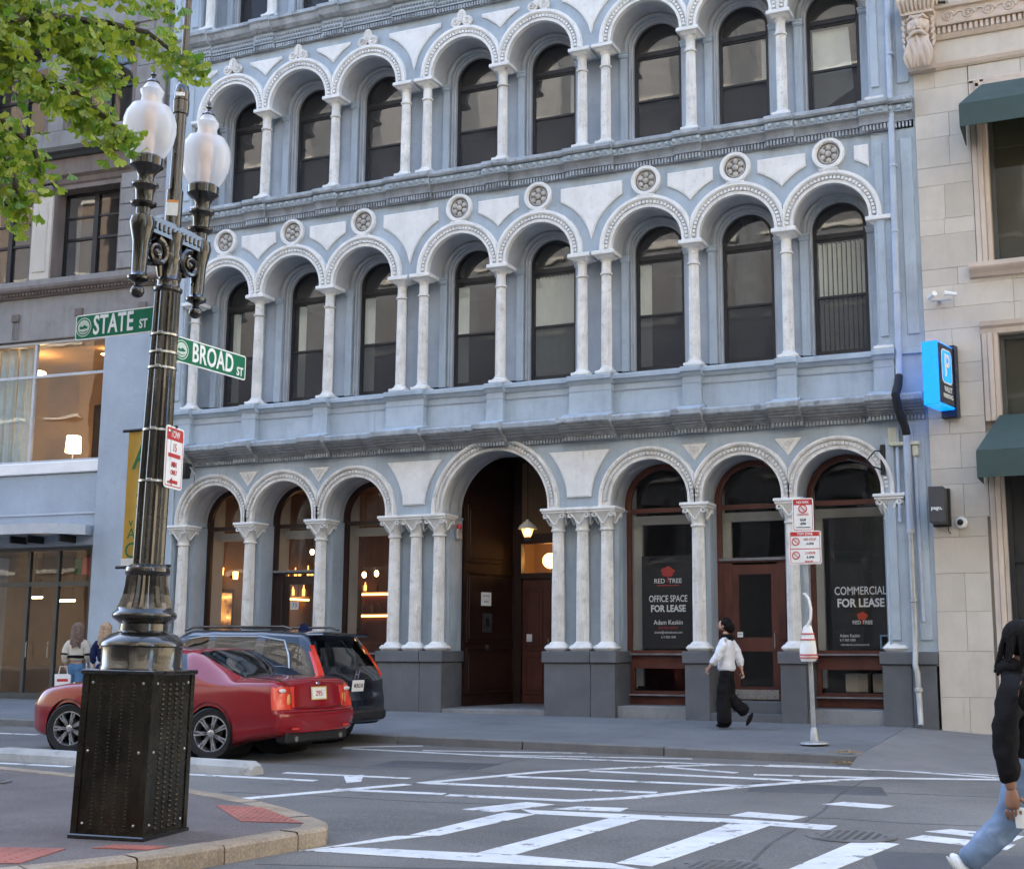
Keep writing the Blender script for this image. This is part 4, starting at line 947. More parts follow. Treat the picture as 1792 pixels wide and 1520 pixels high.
# ---- shop openings
def arch_frame(m, cx, r, zc, z0, t, y0, y1, n=20):
    pts = [(0, z0)]+[(i, None) for i in range(n+1)]+[(n, z0)]
    P = []
    for i, z in pts:
        a = pi-pi*i/n
        for rr_, y in ((r, y0), (r-t*.55, y0), (r-t*.6, y0+.02), (r-t, y0+.025), (r-t, y1)):
            P.append((cx+rr_*cos(a), y, zc+rr_*sin(a) if z is None else z))
    k = 5
    m.add(P, [(i*k+j, i*k+j+1, (i+1)*k+j+1, (i+1)*k+j) for i in range(len(pts)-1) for j in range(k-1)])
def glass_pane(parent, x0, x1, z0, z1, y, mt='glass_shop', name='pane'):
    g = MB(); g.quad((x0, y, z0), (x1, y, z0), (x1, y, z1), (x0, y, z1)); return g.build(name, mt, parent)
def shopfront(idx, kind, woodm):
    a, b = GBAY[idx]; cx, r, zc = garc[idx]; yf = YG-.06
    r -= .004
    f = MB(); arch_frame(f, cx, r, zc, .19 if kind == 'win' else .28, .10, yf, yf+.10)
    f.box(cx-r+.1, cx+r-.1, yf+.01, yf+.09, 3.60, 3.68)
    i0, i1 = cx-r+.10, cx+r-.10
    if kind == 'win':
        f.box(i0, i1, yf-.02, yf+.10, 1.07, 1.14); f.box(i0, i1, yf+.02, yf+.08, .92, 1.07); f.box(i0, i1, yf-.005, yf+.09, .82, .92)
        f.box(i0, i1, yf-.03, yf+.10, .36, .43); f.box(i0, i1, yf+.025, yf+.09, .19, .36)
        for s in (-1, 1): f.box(cx+s*(r-.1)-.06*(s > 0), cx+s*(r-.1)+.06*(s < 0), yf+.012, yf+.085, .43, .82)
        o = f.build('shop_window', woodm, bl)
        s = MB(); s.box(i0-.05, i1+.05, yf-.075, yf-.0, 1.055, 1.085); s.build('sill', 'wood_weather', o); s = MB(); s.box(i0-.05, i1+.05, yf-.07, yf-.0, .345, .372); s.build('sill', 'wood_weather', o)
        glass_pane(o, i0, i1, 1.13, 3.61, yf+.05); glass_pane(o, i0, i1, .42, .83, yf+.05)
    else:
        f.box(i0, i1, yf-.01, yf+.10, 2.66, 2.74)
        o = f.build('shop_doorway', woodm, bl)
        s = MB(); s.box(i0-.03, i1+.03, yf-.05, yf-.011, 2.69, 2.735); s.build('transom_ledge', 'wood_weather', o)
        glass_pane(o, i0, i1, 2.73, 3.61, yf+.05)
        # door leaf between two side panels
        d0, d1 = cx-.405, cx+.405
        for x0, x1 in ((i0, d0), (d1, i1)):
            s = MB(); s.box(x0, x1, yf+.02, yf+.09, .29, 2.66); w_ = x1-x0
            if w_ > .12: s.bbox(x0+.04, x1-.04, yf+.004, yf+.03, 1.30, 2.5, .01); s.bbox(x0+.04, x1-.04, yf+.004, yf+.03, .45, 1.2, .01)
            s.build('side_panel', woodm, o)
        s = MB(); y0, y1 = yf+.03, yf+.08
        s.box(d0, d0+.115, y0, y1, .30, 2.62); s.box(d1-.115, d1, y0, y1, .30, 2.62); s.box(d0+.115, d1-.115, y0, y1, 2.45, 2.62); s.box(d0+.115, d1-.115, y0, y1, 1.12, 1.36); s.box(d0+.115, d1-.115, y0, y1, .30, .52)
        d = s.build('door', woodm, bl)
        glass_pane(d, d0+.11, d1-.11, 1.35, 2.46, yf+.055); glass_pane(d, d0+.11, d1-.11, .51, 1.13, yf+.055)
        s = MB(); s.box(d0+.02, d1-.02, y0-.006, y0-.001, .31, .47); s.build('kick_plate', 'steel', d)
        s = MB(); s.tube([(d1-.06, y0-.0, 1.15), (d1-.06, y0-.06, 1.17), (d1-.06, y0-.06, 1.42), (d1-.06, y0, 1.44)], .012, 6); s.build('handle', 'steel', d)
    g = MB(); h2 = r-.10; g.poly([(cx-h2, yf+.05, 3.67)]+[(cx-h2*cos(pi*i/16), yf+.05, zc+h2*sin(pi*i/16)) for i in range(17)]+[(cx+h2, yf+.05, 3.67)]); g.build('pane', 'glass_shop', o)
    # granite step and threshold
    gz = zb(cx)
    if kind == 'win':
        s = MB(); s.bbox(a+.215, b-.215, -.10, YG, -.3, .185, .008); s.build('granite_step', 'granite_step', bl)
    else:
        s = MB(); s.bbox(a+.215, b-.215, -.17, YG, -.3, gz+.125, .008); s.build('granite_step', 'granite', bl)
        s = MB(); s.bbox(a+.215, b-.215, .16, YG+.1, gz+.12, .285, .008); s.build('granite_step', 'granite', bl)
    # plaster reveal inside
    rv = MB(); ya, yb_ = yf+.12, yf+.62; zz0, zz1 = (.43 if kind == 'win' else .3), 3.60
    for x in (cx-r+.02, cx+r-.02): rv.quad((x, ya, zz0), (x, yb_, zz0), (x, yb_, 4.55), (x, ya, 4.55))
    return o
for i in (0, 2): shopfront(i, 'win', 'wood_dark')
shopfront(1, 'door', 'wood_dark')
for i in (4, 6): shopfront(i, 'win', 'wood')
shopfront(5, 'door', 'wood')

# interiors of the two shops and the entrance
def room(name, x0, x1, y0, y1, z0, z1, mt, front=None):
    m = MB(); m.quad((x0, y1, z0), (x1, y1, z0), (x1, y1, z1), (x0, y1, z1)); m.quad((x0, y0, z0), (x1, y0, z0), (x1, y1, z0), (x0, y1, z0)); m.quad((x0, y0, z1), (x1, y0, z1), (x1, y1, z1), (x0, y1, z1))
    for x in (x0, x1): m.quad((x, y0, z0), (x, y1, z0), (x, y1, z1), (x, y0, z1))
    return m.build(name, mt, bl, fix=False)
room('vacant_shop_room', 2.25, 7.35, YG+.10, 4.2, .30, 4.82, 'room_dark')
room('bar_room', -7.5, -2.35, YG+.10, 5.0, .20, 4.82, 'room_warm')
for (a, b) in (GBAY[4], GBAY[5], GBAY[6], GBAY[0], GBAY[1], GBAY[2]):     # pale plaster reveals behind each opening
    s = MB(); cx = (a+b)/2; h = (b-a)/2-.135
    for sg in (-1, 1):
        x0 = cx+sg*(h-.02); s.box(min(x0, x0+sg*.10), max(x0, x0+sg*.10), YG+.11, YG+.50, .45, 4.5)
    s.box(cx-h+.02, cx+h-.02, YG+.34, YG+.48, 3.42, 3.58)
    if a > 0: s.box(cx-h-.02, cx-h+.17, YG+.36, YG+.44, .5, 3.42)
    s.build('inner_reveal', 'plaster', bl)
# bar: back counter, lit shelves and bottles
bar = tag(empty('back_bar', (-4.8, 4.4, .2)), 'lit back bar with bottles inside the shop behind the left arches', 'bar')
s = MB(); s.bbox(-2.5, 2.4, -.2, .4, 0, 1.1, .02); s.bbox(-2.4, 2.3, .30, .5, 1.1, 3.6, .01); s.build('cabinet', 'wood', bar)
for k, z in enumerate((1.75, 2.25)):
    s = MB(); s.bbox(-2.3, 2.2, .06, .32, z, z+.035, .005); s.build('shelf', 'wood', bar)
    s = MB(); s.box(-2.25, 2.15, .26, .296, z-.06, z-.02); s.build('light_strip', 'glow_warm', bar)
    rr = random.Random(k); x = -2.2
    while x < 2.1:
        hgt = rr.uniform(.2, .33); q = MB(); q.lathe([(.035, 0), (.037, hgt*.6), (.013, hgt*.78), (.013, hgt)], 8); q.build('bottle', rr.choice(('bottle', 'wood', 'wood', 'room_warm')), bar, (x, .16, z+.035)); x += rr.uniform(.09, .34)
# lit bottle shelves along the left wall of the bar
sd_ = tag(empty('side_shelf', (-7.42, 3.6, 2.0)), 'lit bottle shelf on the left wall of the bar behind the second arch', 'shelf')
for z in (.35, .75):
    s = MB(); s.bbox(0, .22, -1.2, 1.2, z, z+.03, .005); s.build('board', 'wood', sd_)
    rr = random.Random(int(z*100)); y = -1.1
    while y < 1.1:
        hgt = rr.uniform(.18, .34); q = MB(); q.lathe([(.035, 0), (.037, hgt*.6), (.013, hgt*.78), (.013, hgt)], 8); q.build('bottle', 'bottle' if rr.random() < .5 else 'wood', sd_, (.12, y, z+.03)); y += rr.uniform(.09, .22)
s = MB(); s.box(.02, .05, -1.1, 1.1, .28, .32); s.build('light_strip', 'glow_warm', sd_)
for k, (y, z) in enumerate(((1.25, 2.72), (1.75, 2.66))):
    t = tag(empty('wall_sconce', (-7.40, y, z)), ('amber wall sconce behind the leftmost arched window, nearer the glass', 'amber wall sconce behind the leftmost arched window, further back')[k], 'sconce'); s = MB(); s.lathe([(.05, 0), (.06, .16)], 10, (.12, 0, 0)); s.build('glass_shade', 'glow_warm', t); s = MB(); s.bbox(0, .1, -.03, .03, .02, .08, .005); s.build('arm', 'iron', t)
t = tag(empty('wall_mirror', (-7.44, 1.45, 2.0)), 'dark framed mirror on the bar wall inside the leftmost arch', 'mirror'); s = MB(); s.bbox(0, .04, -.45, .45, -.5, .45, .01); s.build('frame', 'wood_dark', t); s = MB(); s.box(.041, .045, -.36, .36, -.42, .36); s.build('glass', 'chrome', t)
lamps = [(-6.9, 2.2, 2.85, 'leftmost of the hanging bulbs, low behind the first arch'), (-5.75, 2.4, 3.25, 'highest hanging bulb behind the second arch'), (-5.62, 2.4, 2.98, 'middle hanging bulb behind the second arch'), (-5.48, 2.4, 2.80, 'lowest hanging bulb behind the second arch'), (-4.15, 2.0, 2.70, 'left hanging bulb behind the third arch'), (-3.85, 2.0, 2.72, 'right hanging bulb behind the third arch')]
for k, (x, y, z, lab) in enumerate(lamps):
    t = tag(empty('pendant_lamp', (x, y, z)), lab, 'pendant lamp', 'pendant bulbs in the bar')
    s = MB(); s.sphere((0, 0, 0), .045, 10, 8, (1, 1, 1.4)); s.build('bulb', 'bulb', t); s = MB(); s.tube([(0, 0, .07), (0, 0, 4.8-z)], .006, 5); s.lathe([(.03, .06), (.03, .12)], 8); s.build('flex', 'black_plastic', t)
# table, radiator and mirror near the leftmost window
t = tag(empty('white_radiator', (-7.0, 1.15, .25)), 'white ribbed radiator inside the leftmost arched window', 'radiator')
for i in range(9): s = MB(); s.bbox(i*.09, i*.09+.06, 0, .12, .1, 1.2, .02); s.build('rib', 'sign_white', t)
t = tag(empty('framed_picture', (-6.0, 4.2, 2.0)), 'dark framed picture on the bar wall behind the leftmost arch', 'picture')
s = MB(); s.bbox(-.4, .4, 0, .04, -.45, .45, .02); s.build('frame', 'black_frame', t); s = MB(); s.box(-.32, .32, -.005, .0, -.37, .37); s.build('canvas', 'room_warm', t)

# ---- entrance vestibule
ex = -.02
s = MB(); x0, x1 = -1.08, 1.04
s.box(x0-.02, x1+.02, .05, 3.4, -.3, .085); s.build('granite_step', 'granite_step', bl)
s = MB(); s.bbox(-1.06, 1.02, -.16, .06, -.3, .08, .01); s.build('granite_step', 'granite_step', bl)
# splayed dark timber walls, vault and back door
def panelled(name, p, q, z0, z1, mt, rows, cols=1, parent=bl, t=.05):
    """timber wall between plan points p and q with sunk panels: rows = [(za, zb)]"""
    P, Q = Vector(p), Vector(q); d = Q-P; L_ = d.length; m = MB()
    m.box(0, L_, 0, t, z0, z1)
    for za, zb_ in rows:
        for c in range(cols):
            w_ = L_/cols; a, b = c*w_+.10, (c+1)*w_-.10
            for (u0, u1, v0, v1) in ((a-.03, a, za, zb_), (b, b+.03, za, zb_), (a-.03, b+.03, za-.03, za), (a-.03, b+.03, zb_, zb_+.03)): m.bbox(u0, u1, -.022, .004, v0, v1, .006)
            m.bbox(a+.05, b-.05, -.012, .004, za+.05, zb_-.05, .008)
    o = m.build(name, mt, parent, (p[0], p[1], 0), (0, 0, atan2(d.y, d.x))); return o
panelled('timber_wall', (-1.06, .66), (-.70, 2.20), .09, 4.9, 'wood_dark', [(.35, 1.15), (1.3, 2.6), (2.85, 3.9)], 1)
panelled('timber_wall', (.66, 2.20), (1.02, .66), .09, 4.9, 'wood_dark', [(.35, 1.15), (1.3, 2.6), (2.85, 3.9)], 1)
s = MB(); s.box(-.72, -.55, 2.14, 2.3, .09, 4.9); s.box(.50, .68, 2.14, 2.3, .09, 4.9); s.box(-.55, .50, 2.14, 2.3, 3.25, 3.45); s.box(-.55, .50, 2.15, 2.3, 2.55, 2.66); s.build('door_frame', 'wood_dark', bl)
door = panelled('entrance_door', (-.55, 2.22), (.50, 2.22), .09, 2.55, 'wood', [(.3, 1.0), (1.15, 2.35)], 2)
s = MB(); s.tube([(.60, -.0, 1.05), (.60, -.07, 1.05), (.60, -.07, 1.35), (.60, 0, 1.35)], .016, 6); s.build('handle', 'steel', door)
s = MB(); s.box(.10, .22, -.02, -.001, 1.30, 1.45); s.build('notice', 'sign_white', door)
tl = glass_pane(bl, -.55, .50, 2.66, 3.25, 2.25, 'glass_shop', 'transom_pane')
s = MB(); s.box(-1.2, 1.0, 4.2, 4.25, .1, 4.0); s.quad((-1.2, 2.5, 3.6), (1.0, 2.5, 3.6), (1.0, 4.2, 3.6), (-1.2, 4.2, 3.6)); s.quad((-1.2, 2.5, .1), (-1.2, 4.2, .1), (-1.2, 4.2, 3.6), (-1.2, 2.5, 3.6)); s.quad((1.0, 2.5, .1), (1.0, 4.2, .1), (1.0, 4.2, 3.6), (1.0, 2.5, 3.6)); s.build('hallway', 'lounge_wall', bl)
for x in (.05, .30):
    s = MB(); s.tube([(x, 3.4, 2.75), (x, 3.4, 3.3)], .02, 8); s.build('hall_tube_light', 'bulb', bl)
s = MB(); s.sphere((-.25, 2.9, 2.95), .16, 12, 8); s.build('hall_globe_light', 'glow_warm', bl)
s = MB(); s.poly([(-.95, 2.16, 3.45), (.9, 2.16, 3.45), (.9, 2.16, 4.9), (-.95, 2.16, 4.9)]); s.build('tympanum', 'room_warm', bl)
s = MB(); s.quad((-1.2, .63, 4.9), (1.2, .63, 4.9), (1.2, 2.4, 4.9), (-1.2, 2.4, 4.9)); s.build('vestibule_ceiling', 'wood_dark', bl, fix=False)
# ================================================================ left neighbour: brown stone front over modern glazing
lb = tag(empty('stone_building', (-8.2, 0.02, 0), R(3.6)), 'weathered grey-brown stone building with glazed shopfront left of the blue facade', 'building')
def lbox(name, mt, *bs, parent=lb, bev=.012, kind=None):
    m = MB()
    for b in bs: m.bbox(*b, bev)
    o = m.build(name, mt, parent); 
    if kind: o['kind'] = kind
    return o
m = MB(); m.box(-40, .05, 3.7, 10, -.3, 36); m.box(-40, .05, .06, 3.7, 15.3, 36); m.box(-40, -14, .06, 3.7, -.3, 15.3); m.build('rear_wall', 'brownstone', lb)  # top part unseen, made tall so its shadow covers the street
# fascia and belt courses over the glazing
lbox('fascia', 'brownstone', (-14, .28, .03, .9, 7.99, 8.98))
for u in (-3.95, -2.2, -.5):
    lbox('fascia_ornament', 'redstone', (u-.10, u+.10, -.03, .04, 8.45, 8.62)); 
    for k in range(4): lbox('fascia_flute', 'brownstone', (u-.085+k*.047, u-.06+k*.047, -.0, .035, 8.05, 8.43), bev=.004)
m = MB(); m.xrun([(.05, 8.98), (.0, 8.98), (-.03, 9.02), (-.05, 9.06), (-.14, 9.10), (-.17, 9.15), (-.17, 9.21), (.0, 9.24), (.05, 9.33)], -14, .25); m.build('belt_course', 'redstone', lb)
m = MB(); u = -13.9
while u < .2: m.box(u, u+.05, -.09, -.03, 9.03, 9.09); u += .09
tag(m.build('dentil_course', 'redstone', lb), kind='stuff')
lbox('sill_course', 'brownstone', (-14, .24, -.04, .5, 9.245, 9.38))
def stone_rows(u0, u1, z0, z1, h, y0, y1, mt='brownstone', stag=0, wid=.75):
    """ashlar wall built stone by stone"""
    z = z0; r_ = stag; rr = random.Random(int(u0*100+z0*10))
    while z < z1-.02:
        zz = min(z+h, z1); u = u0; first = True
        while u < u1-.02:
            w_ = wid*(.6 if (first and r_ % 2) else 1)*rr.uniform(.92, 1.08); uu = u+w_
            if u1-uu < .28: uu = u1
            s = MB(); s.bbox(u+.004, uu-.004, y0+rr.uniform(0, .008), y1, z+.004, zz-.004, .006); s.build('stone', mt, lb); u = uu; first = False
        z = zz; r_ += 1
# storey with the double sash windows
def sash(u0, u1, z0, z1, y, mid=True, parent=lb):
    f = MB(); t = .06
    f.box(u0, u0+t, y, y+.07, z0, z1); f.box(u1-t, u1, y, y+.07, z0, z1); f.box(u0+t, u1-t, y, y+.07, z1-t, z1); f.box(u0+t, u1-t, y, y+.07, z0, z0+t)
    c = (u0+u1)/2
    if mid: f.box(c-.06, c+.06, y-.02, y+.08, z0+t, z1-t)
    zm = z0+(z1-z0)*.47
    halves = ((u0+t, c-.06), (c+.06, u1-t)) if mid else ((u0+t, u1-t),)
    for a, b in halves: f.box(a, b, y+.005, y+.06, zm-.03, zm+.03); f.box(a, b, y+.005, y+.06, z0+(z1-z0)*.72-.025, z0+(z1-z0)*.72+.025)
    o = f.build('window', 'black_frame', parent)
    for a, b in halves:
        glass_pane(o, a, b, z0+t, zm-.03, y+.045, 'glass'); glass_pane(o, a, b, zm+.03, z1-t, y+.03, 'glass')
    return o
for k, (z0, z1) in enumerate(((9.40, 11.45), (12.92, 15.1))):
    for (a, b) in ((-3.06, -1.30), (-5.45, -3.72)):
        off = .18 if k else 0; a += off; b += off
        sash(a, b, z0, z1, .36)
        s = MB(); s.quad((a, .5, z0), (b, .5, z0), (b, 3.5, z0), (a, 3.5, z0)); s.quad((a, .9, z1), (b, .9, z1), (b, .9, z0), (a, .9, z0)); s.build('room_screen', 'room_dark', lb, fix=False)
        # deep jambs
        s = MB(); s.box(a-.1, a, .03, .5, z0, z1); s.box(b, b+.1, .03, .5, z0, z1); s.box(a-.1, b+.1, .03, .5, z1, z1+.1); s.build('jamb', 'redstone', lb)
stone_rows(-1.20, .25, 9.38, 11.75, .34, .0, .5)
for i, z in enumerate([9.42+.37*k for k in range(6)]):       # stepped quoins beside the window
    w_ = .62 if i % 2 else .38
    lbox('quoin', 'brownstone', (-1.22, -1.22+w_, -.05, .05, z, z+.355))
lbox('pilaster', 'limestone', (-3.64, -3.10, -.03, .5, 9.38, 11.35)); lbox('pilaster_panel', 'limestone', (-3.54, -3.20, -.05, -.02, 9.55, 11.2))
s = MB(); s.bbox(-3.72, -3.04, -.10, .4, 11.60, 11.75, .02)
for q in range(6): s.sphere((-3.62+q*.095, -.06, 11.47), .075, 8, 6, (1, .8, 1.4))
s.build('carved_capital', 'redstone', lb)
m = MB(); m.xrun([(.5, 11.48), (.06, 11.48), (.05, 11.56), (.01, 11.60), (-.02, 11.70), (-.10, 11.76), (.5, 11.78)], -3.04, -.02); m.build('lintel_moulding', 'redstone', lb)
m = MB(); m.xrun([(.5, 11.48), (.06, 11.48), (.05, 11.56), (.01, 11.60), (-.02, 11.70), (-.10, 11.76), (.5, 11.78)], -14, -3.73); m.build('lintel_moulding', 'redstone', lb)
lbox('frieze', 'redstone', (-14, .2, .0, .5, 11.785, 12.20))
m = MB(); m.xrun([(.3, 12.20), (-.06, 12.20), (-.12, 12.26), (-.22, 12.30), (-.24, 12.40), (.3, 12.46)], -14, .22); m.build('cornice', 'alu_dark', lb)
lbox('sill_band', 'brownstone', (-14, .22, -.02, .5, 12.47, 12.88))
stone_rows(-1.02, .25, 12.89, 15.4, .42, .0, .5); stone_rows(-3.42, -2.98, 12.89, 15.4, .42, .0, .5, stag=1)
lbox('lintel', 'brownstone', (-14, .24, -.03, .5, 15.2, 15.6))
s = MB(); s.bbox(-.45, -.15, -.10, .02, 12.9, 16, .02); s.build('downpipe_shaft', 'brownstone', lb)
# stucco pier next to the blue building
lbox('stucco_pier', 'stucco', (-1.37, .42, -.10, .9, -.3, 8.03), bev=.02)
# first floor glazing
z0, z1 = 5.19, 7.97
f = MB()
for u in (-6.2, -3.42, -1.42): f.box(u-.03, u+.03, .12, .20, z0, z1)
f.box(-9, -1.40, .125, .195, 7.14, 7.20); f.box(-9, -1.40, .118, .21, z1-.06, z1); f.box(-9, -1.40, .118, .21, z0, z0+.07)
gz = f.build('glazing', 'alu', lb)
for a, b in ((-6.17, -3.45), (-3.39, -1.45)):
    glass_pane(gz, a, b, z0+.07, 7.14, .16, 'glass_clear'); glass_pane(gz, a, b, 7.20, z1-.06, .16, 'glass_clear')
s = MB(); s.bbox(-14, -1.37, -.06, .9, 4.93, 5.19, .02); s.build('window_ledge', 'sign_white', lb)
m = MB(); x0, x1, y0, y1, a, b = -7, -1.38, .25, 3.6, 5.1, 8.0
m.quad((x0, y1, a), (x1, y1, a), (x1, y1, b), (x0, y1, b)); m.quad((x0, y0, a), (x1, y0, a), (x1, y1, a), (x0, y1, a)); m.quad((x0, y0, b), (x1, y0, b), (x1, y1, b), (x0, y1, b)); m.quad((x1, y0, a), (x1, y1, a), (x1, y1, b), (x1, y0, b)); m.quad((x0, y0, a), (x0, y1, a), (x0, y1, b), (x0, y0, b))
m.build('lounge_room', 'lounge_wall', lb, fix=False)

for k in range(7):
    s = MB(); u = -5.3+k*.26; s.tube([(u, .38+.03*(k % 2), 5.2), (u, .38+.03*(k % 2), 7.9)], [.11, .09], 8); s.build('curtain_fold', 'curtain', lb)
t = tag(empty('table_lamp', (-11.45, 1.05, 5.2)), 'lit table lamp with pale shade behind the first floor window on the left', 'table lamp')
s = MB(); s.lathe([(.16, 0), (.16, .02), (.02, .04), (.02, .45)], 14); s.build('stand', 'steel', t); s = MB(); s.lathe([(.17, .40), (.17, .41), (.15, .78), (.14, .78)], 18); s.build('lamp_shade', 'shade_warm', t, smooth=True)
t = tag(empty('side_table', (-11.45, 1.05, 4.215)), 'low table carrying the lit lamp behind the first floor window', 'table'); s = MB(); s.bbox(-.5, .5, -.3, .3, .93, .985, .01); s.build('table_top', 'wood', t)
for a in (-1, 1):
    for b in (-1, 1): s = MB(); s.bbox(a*.42-.03, a*.42+.03, b*.22-.03, b*.22+.03, .88, .93, .004); s.build('leg', 'wood', t)
t = tag(empty('wall_picture', (-12.35, 3.05, 6.35)), 'dark framed picture on the room wall behind the first floor window', 'picture')
s = MB(); s.bbox(-.45, .45, -.03, .03, -.6, .8, .02); s.build('frame', 'wood_dark', t); s = MB(); s.box(-.36, .36, -.035, -.03, -.5, .7); s.build('canvas', 'room_dark', t)
for k, (u, y, z, d) in enumerate(((-12.6, .95, 7.55, 'oval amber ceiling light glowing in the first floor room, left'), (-10.75, 1.1, 7.86, 'small recessed ceiling spot glowing in the first floor room by the pier'))):
    t = tag(empty('ceiling_light', (u, y, z)), d, 'ceiling light'); s = MB(); s.sphere((0, 0, 0), .20 if k == 0 else .07, 14, 8, (1, 1, .25)); s.build('diffuser', 'bulb', t); s = MB(); s.lathe([(.02, .03), (.02, .35 if k == 0 else .1)], 8); s.build('stem', 'steel', t)
# blue-grey spandrel, canopy, shopfront
s = MB(); s.bbox(-14, -1.375, .0, .9, 3.35, 4.92, .01); s.build('spandrel_wall', 'stucco', lb)
s = MB(); s.bbox(-14, -1.372, -.03, .0, 4.02, 4.06, .006); s.build('spandrel_rail', 'alu', lb)
cn = MB(); cn.prismz([(-9, .0), (-1.45, .0), (-1.45, -.25), (-2.0, -.85), (-9, -.85)], 3.55, 3.76); cn.build('entrance_canopy', 'alu', lb)
for u in (-3.2, -2.75, -1.9): s = MB(); s.bbox(u-.02, u+.02, -.5, .0, 3.40, 3.55, .005); s.build('canopy_bracket', 'black_frame', lb)
f = MB()
for u in (-5.2, -3.37, -2.58, -1.70): f.box(u-.035, u+.035, .30, .38, .05, 3.36)
f.box(-9, -1.45, .305, .375, 2.50, 2.60); f.box(-9, -1.45, .302, .378, 3.27, 3.36); f.box(-9, -1.40, .302, .378, .05, .22); f.box(-1.48, -1.40, .30, .38, .05, 3.36)
sf = f.build('shopfront', 'alu_dark', lb)
for a, b in ((-5.16, -3.41), (-3.33, -2.62), (-2.54, -1.74), (-1.66, -1.48)):
    glass_pane(sf, a, b, .22, 2.50, .34, 'glass_shop'); glass_pane(sf, a, b, 2.60, 3.27, .34, 'glass_shop')
for u in (-3.24, -2.66): s = MB(); s.tube([(u, .29, .95), (u, .23, .98), (u, .23, 1.30), (u, .29, 1.33)], .014, 6); s.build('door_handle', 'steel', sf)
m = MB(); x0, x1, y0, y1, a, b = -7, -1.42, .45, 3.6, .1, 3.4
m.quad((x0, y1, a), (x1, y1, a), (x1, y1, b), (x0, y1, b)); m.quad((x0, y0, a), (x1, y0, a), (x1, y1, a), (x0, y1, a)); m.quad((x0, y0, b), (x1, y0, b), (x1, y1, b), (x0, y1, b)); m.quad((x1, y0, a), (x1, y1, a), (x1, y1, b), (x1, y0, b))
m.build('shop_room', 'room_shop', lb, fix=False)
t = tag(empty('red_hanging_sign', (-10.45, .72, 2.95)), 'red and white panel hanging inside the left shopfront transom', 'sign')
s = MB(); s.bbox(-.19, .19, -.01, .01, -.19, .19, .004); s.build('board', 'sign_red', t, rot=(0, R(8), 0)); s = MB(); s.tube([(0, 0, .18), (0, 0, .5)], .006, 5); s.build('cord', 'black_plastic', t)
s = MB(); s.bbox(-.42, -.22, -.01, .01, -.15, .18, .004); s.build('green_board', 'sign_green', t)
for k, (u, y, z, l_, d) in enumerate(((-11.9, 1.6, 2.25, .5, 'lit tube behind the left shop door'), (-13.1, 1.9, 2.35, .3, 'short lit tube behind the leftmost shop pane'))):
    t = tag(empty('shop_light', (u, y, z)), d+' hanging from wires', 'shop light'); s = MB(); s.tube([(-l_/2, 0, 0), (l_/2, 0, 0)], .022, 8); s.build('tube', 'shade_warm', t)
    for e in (-1, 1): s = MB(); s.tube([(e*l_*.4, 0, 0), (e*l_*.4, 0, 1.1)], .005, 5); s.build('wire', 'black_plastic', t)
# ================================================================ right neighbour: limestone building
rb = tag(empty('limestone_building', (7.9, 0, 0)), 'cream limestone block building with carved frieze at the right edge', 'building')
def rbox(name, mt, *bs, bev=.01, parent=rb):
    m = MB()
    for b in bs: m.bbox(b[0]-7.9, b[1]-7.9, *b[2:], bev)
    return m.build(name, mt, parent)
YR = -.20
m = MB(); m.box(-.03, 6, .9, 10, -.4, 30); m.build('rear_wall', 'mortar', rb)
for x0, x1, z0, z1 in ((-.03, 1.13, -.4, 30), (1.13, 6, -.4, .1), (1.13, 6, 4.6, 4.78), (1.13, 6, 6.17, 7.38), (1.13, 6, 10.45, 30), (3.6, 6, .1, 4.6), (3.45, 6, 4.78, 6.17), (3.45, 6, 7.38, 10.45)):
    m = MB(); m.box(x0, x1, YR+.05, .9, z0, z1); m.build('backing_wall', 'mortar', rb)
JZ = [-.35, .42, 1.13, 1.75, 2.35, 2.925, 3.237, 3.771, 4.03, 4.589, 4.86, 5.425, 5.747, 6.32, 6.684, 7.06, 7.351, 7.935, 8.2, 8.791, 9.109, 9.627, 10.05, 10.503, 10.80]
rr = random.Random(11)
for i, (a, b) in enumerate(zip(JZ[:-1], JZ[1:])):
    xe = 8.76 if a >= 3.2 else 8.72
    cuts = [7.875, 8.30+rr.uniform(-.1, .15), xe] if (i % 3 != 1) else [7.875, xe]
    if 6.3 < a < 7.1: cuts = cuts[:-1]+[9.3, 10.6]; cuts[-3] = min(cuts[-3], 8.9)
    for c, d in zip(cuts[:-1], cuts[1:]): rbox('stone', 'limestone', (c+.002, d-.002, YR+rr.uniform(0, .004), YR+.1, a+.002, b-.002), bev=.002)
for (a, b) in ((10.503, 10.80),):
    for c, d in ((8.77, 9.6), (9.6, 11)): rbox('stone', 'limestone', (c+.003, d-.003, YR, YR+.1, a+.003, b-.003), bev=.004)
def run(name, prof, x0, x1, mt='limestone_trim'):
    m = MB(); m.xrun(prof, x0-7.9, x1-7.9); return m.build(name, mt, rb)
# jambs: three stepped fascias
def jamb(z0, z1):
    for x0, x1, d in ((8.77, 8.86, .03), (8.862, 8.94, .055), (8.942, 9.02, .03)): rbox('jamb_moulding', 'limestone_trim', (x0, x1, YR-d, YR+.2, z0, z1), bev=.012)
jamb(7.36, 10.52); jamb(4.75, 6.20); jamb(-.2, 4.58)
for k, d in enumerate((.03, .055, .075)): rbox('head_moulding', 'limestone_trim', (8.77+k*.085, 11.5, YR-d, YR+.2, 10.50-.08*k-.08+.04, 10.54-.08*k), bev=.012)
run('window_sill', [(YR+.1, 7.12), (YR-.06, 7.13), (YR-.10, 7.18), (YR-.18, 7.24), (YR-.20, 7.27), (YR-.20, 7.345), (YR+.1, 7.37)], 8.64, 11.6)
run('window_hood', [(YR+.1, 6.17), (YR-.03, 6.18), (YR-.05, 6.26), (YR-.10, 6.30), (YR-.12, 6.37), (YR+.1, 6.385)], 8.76, 11.6)
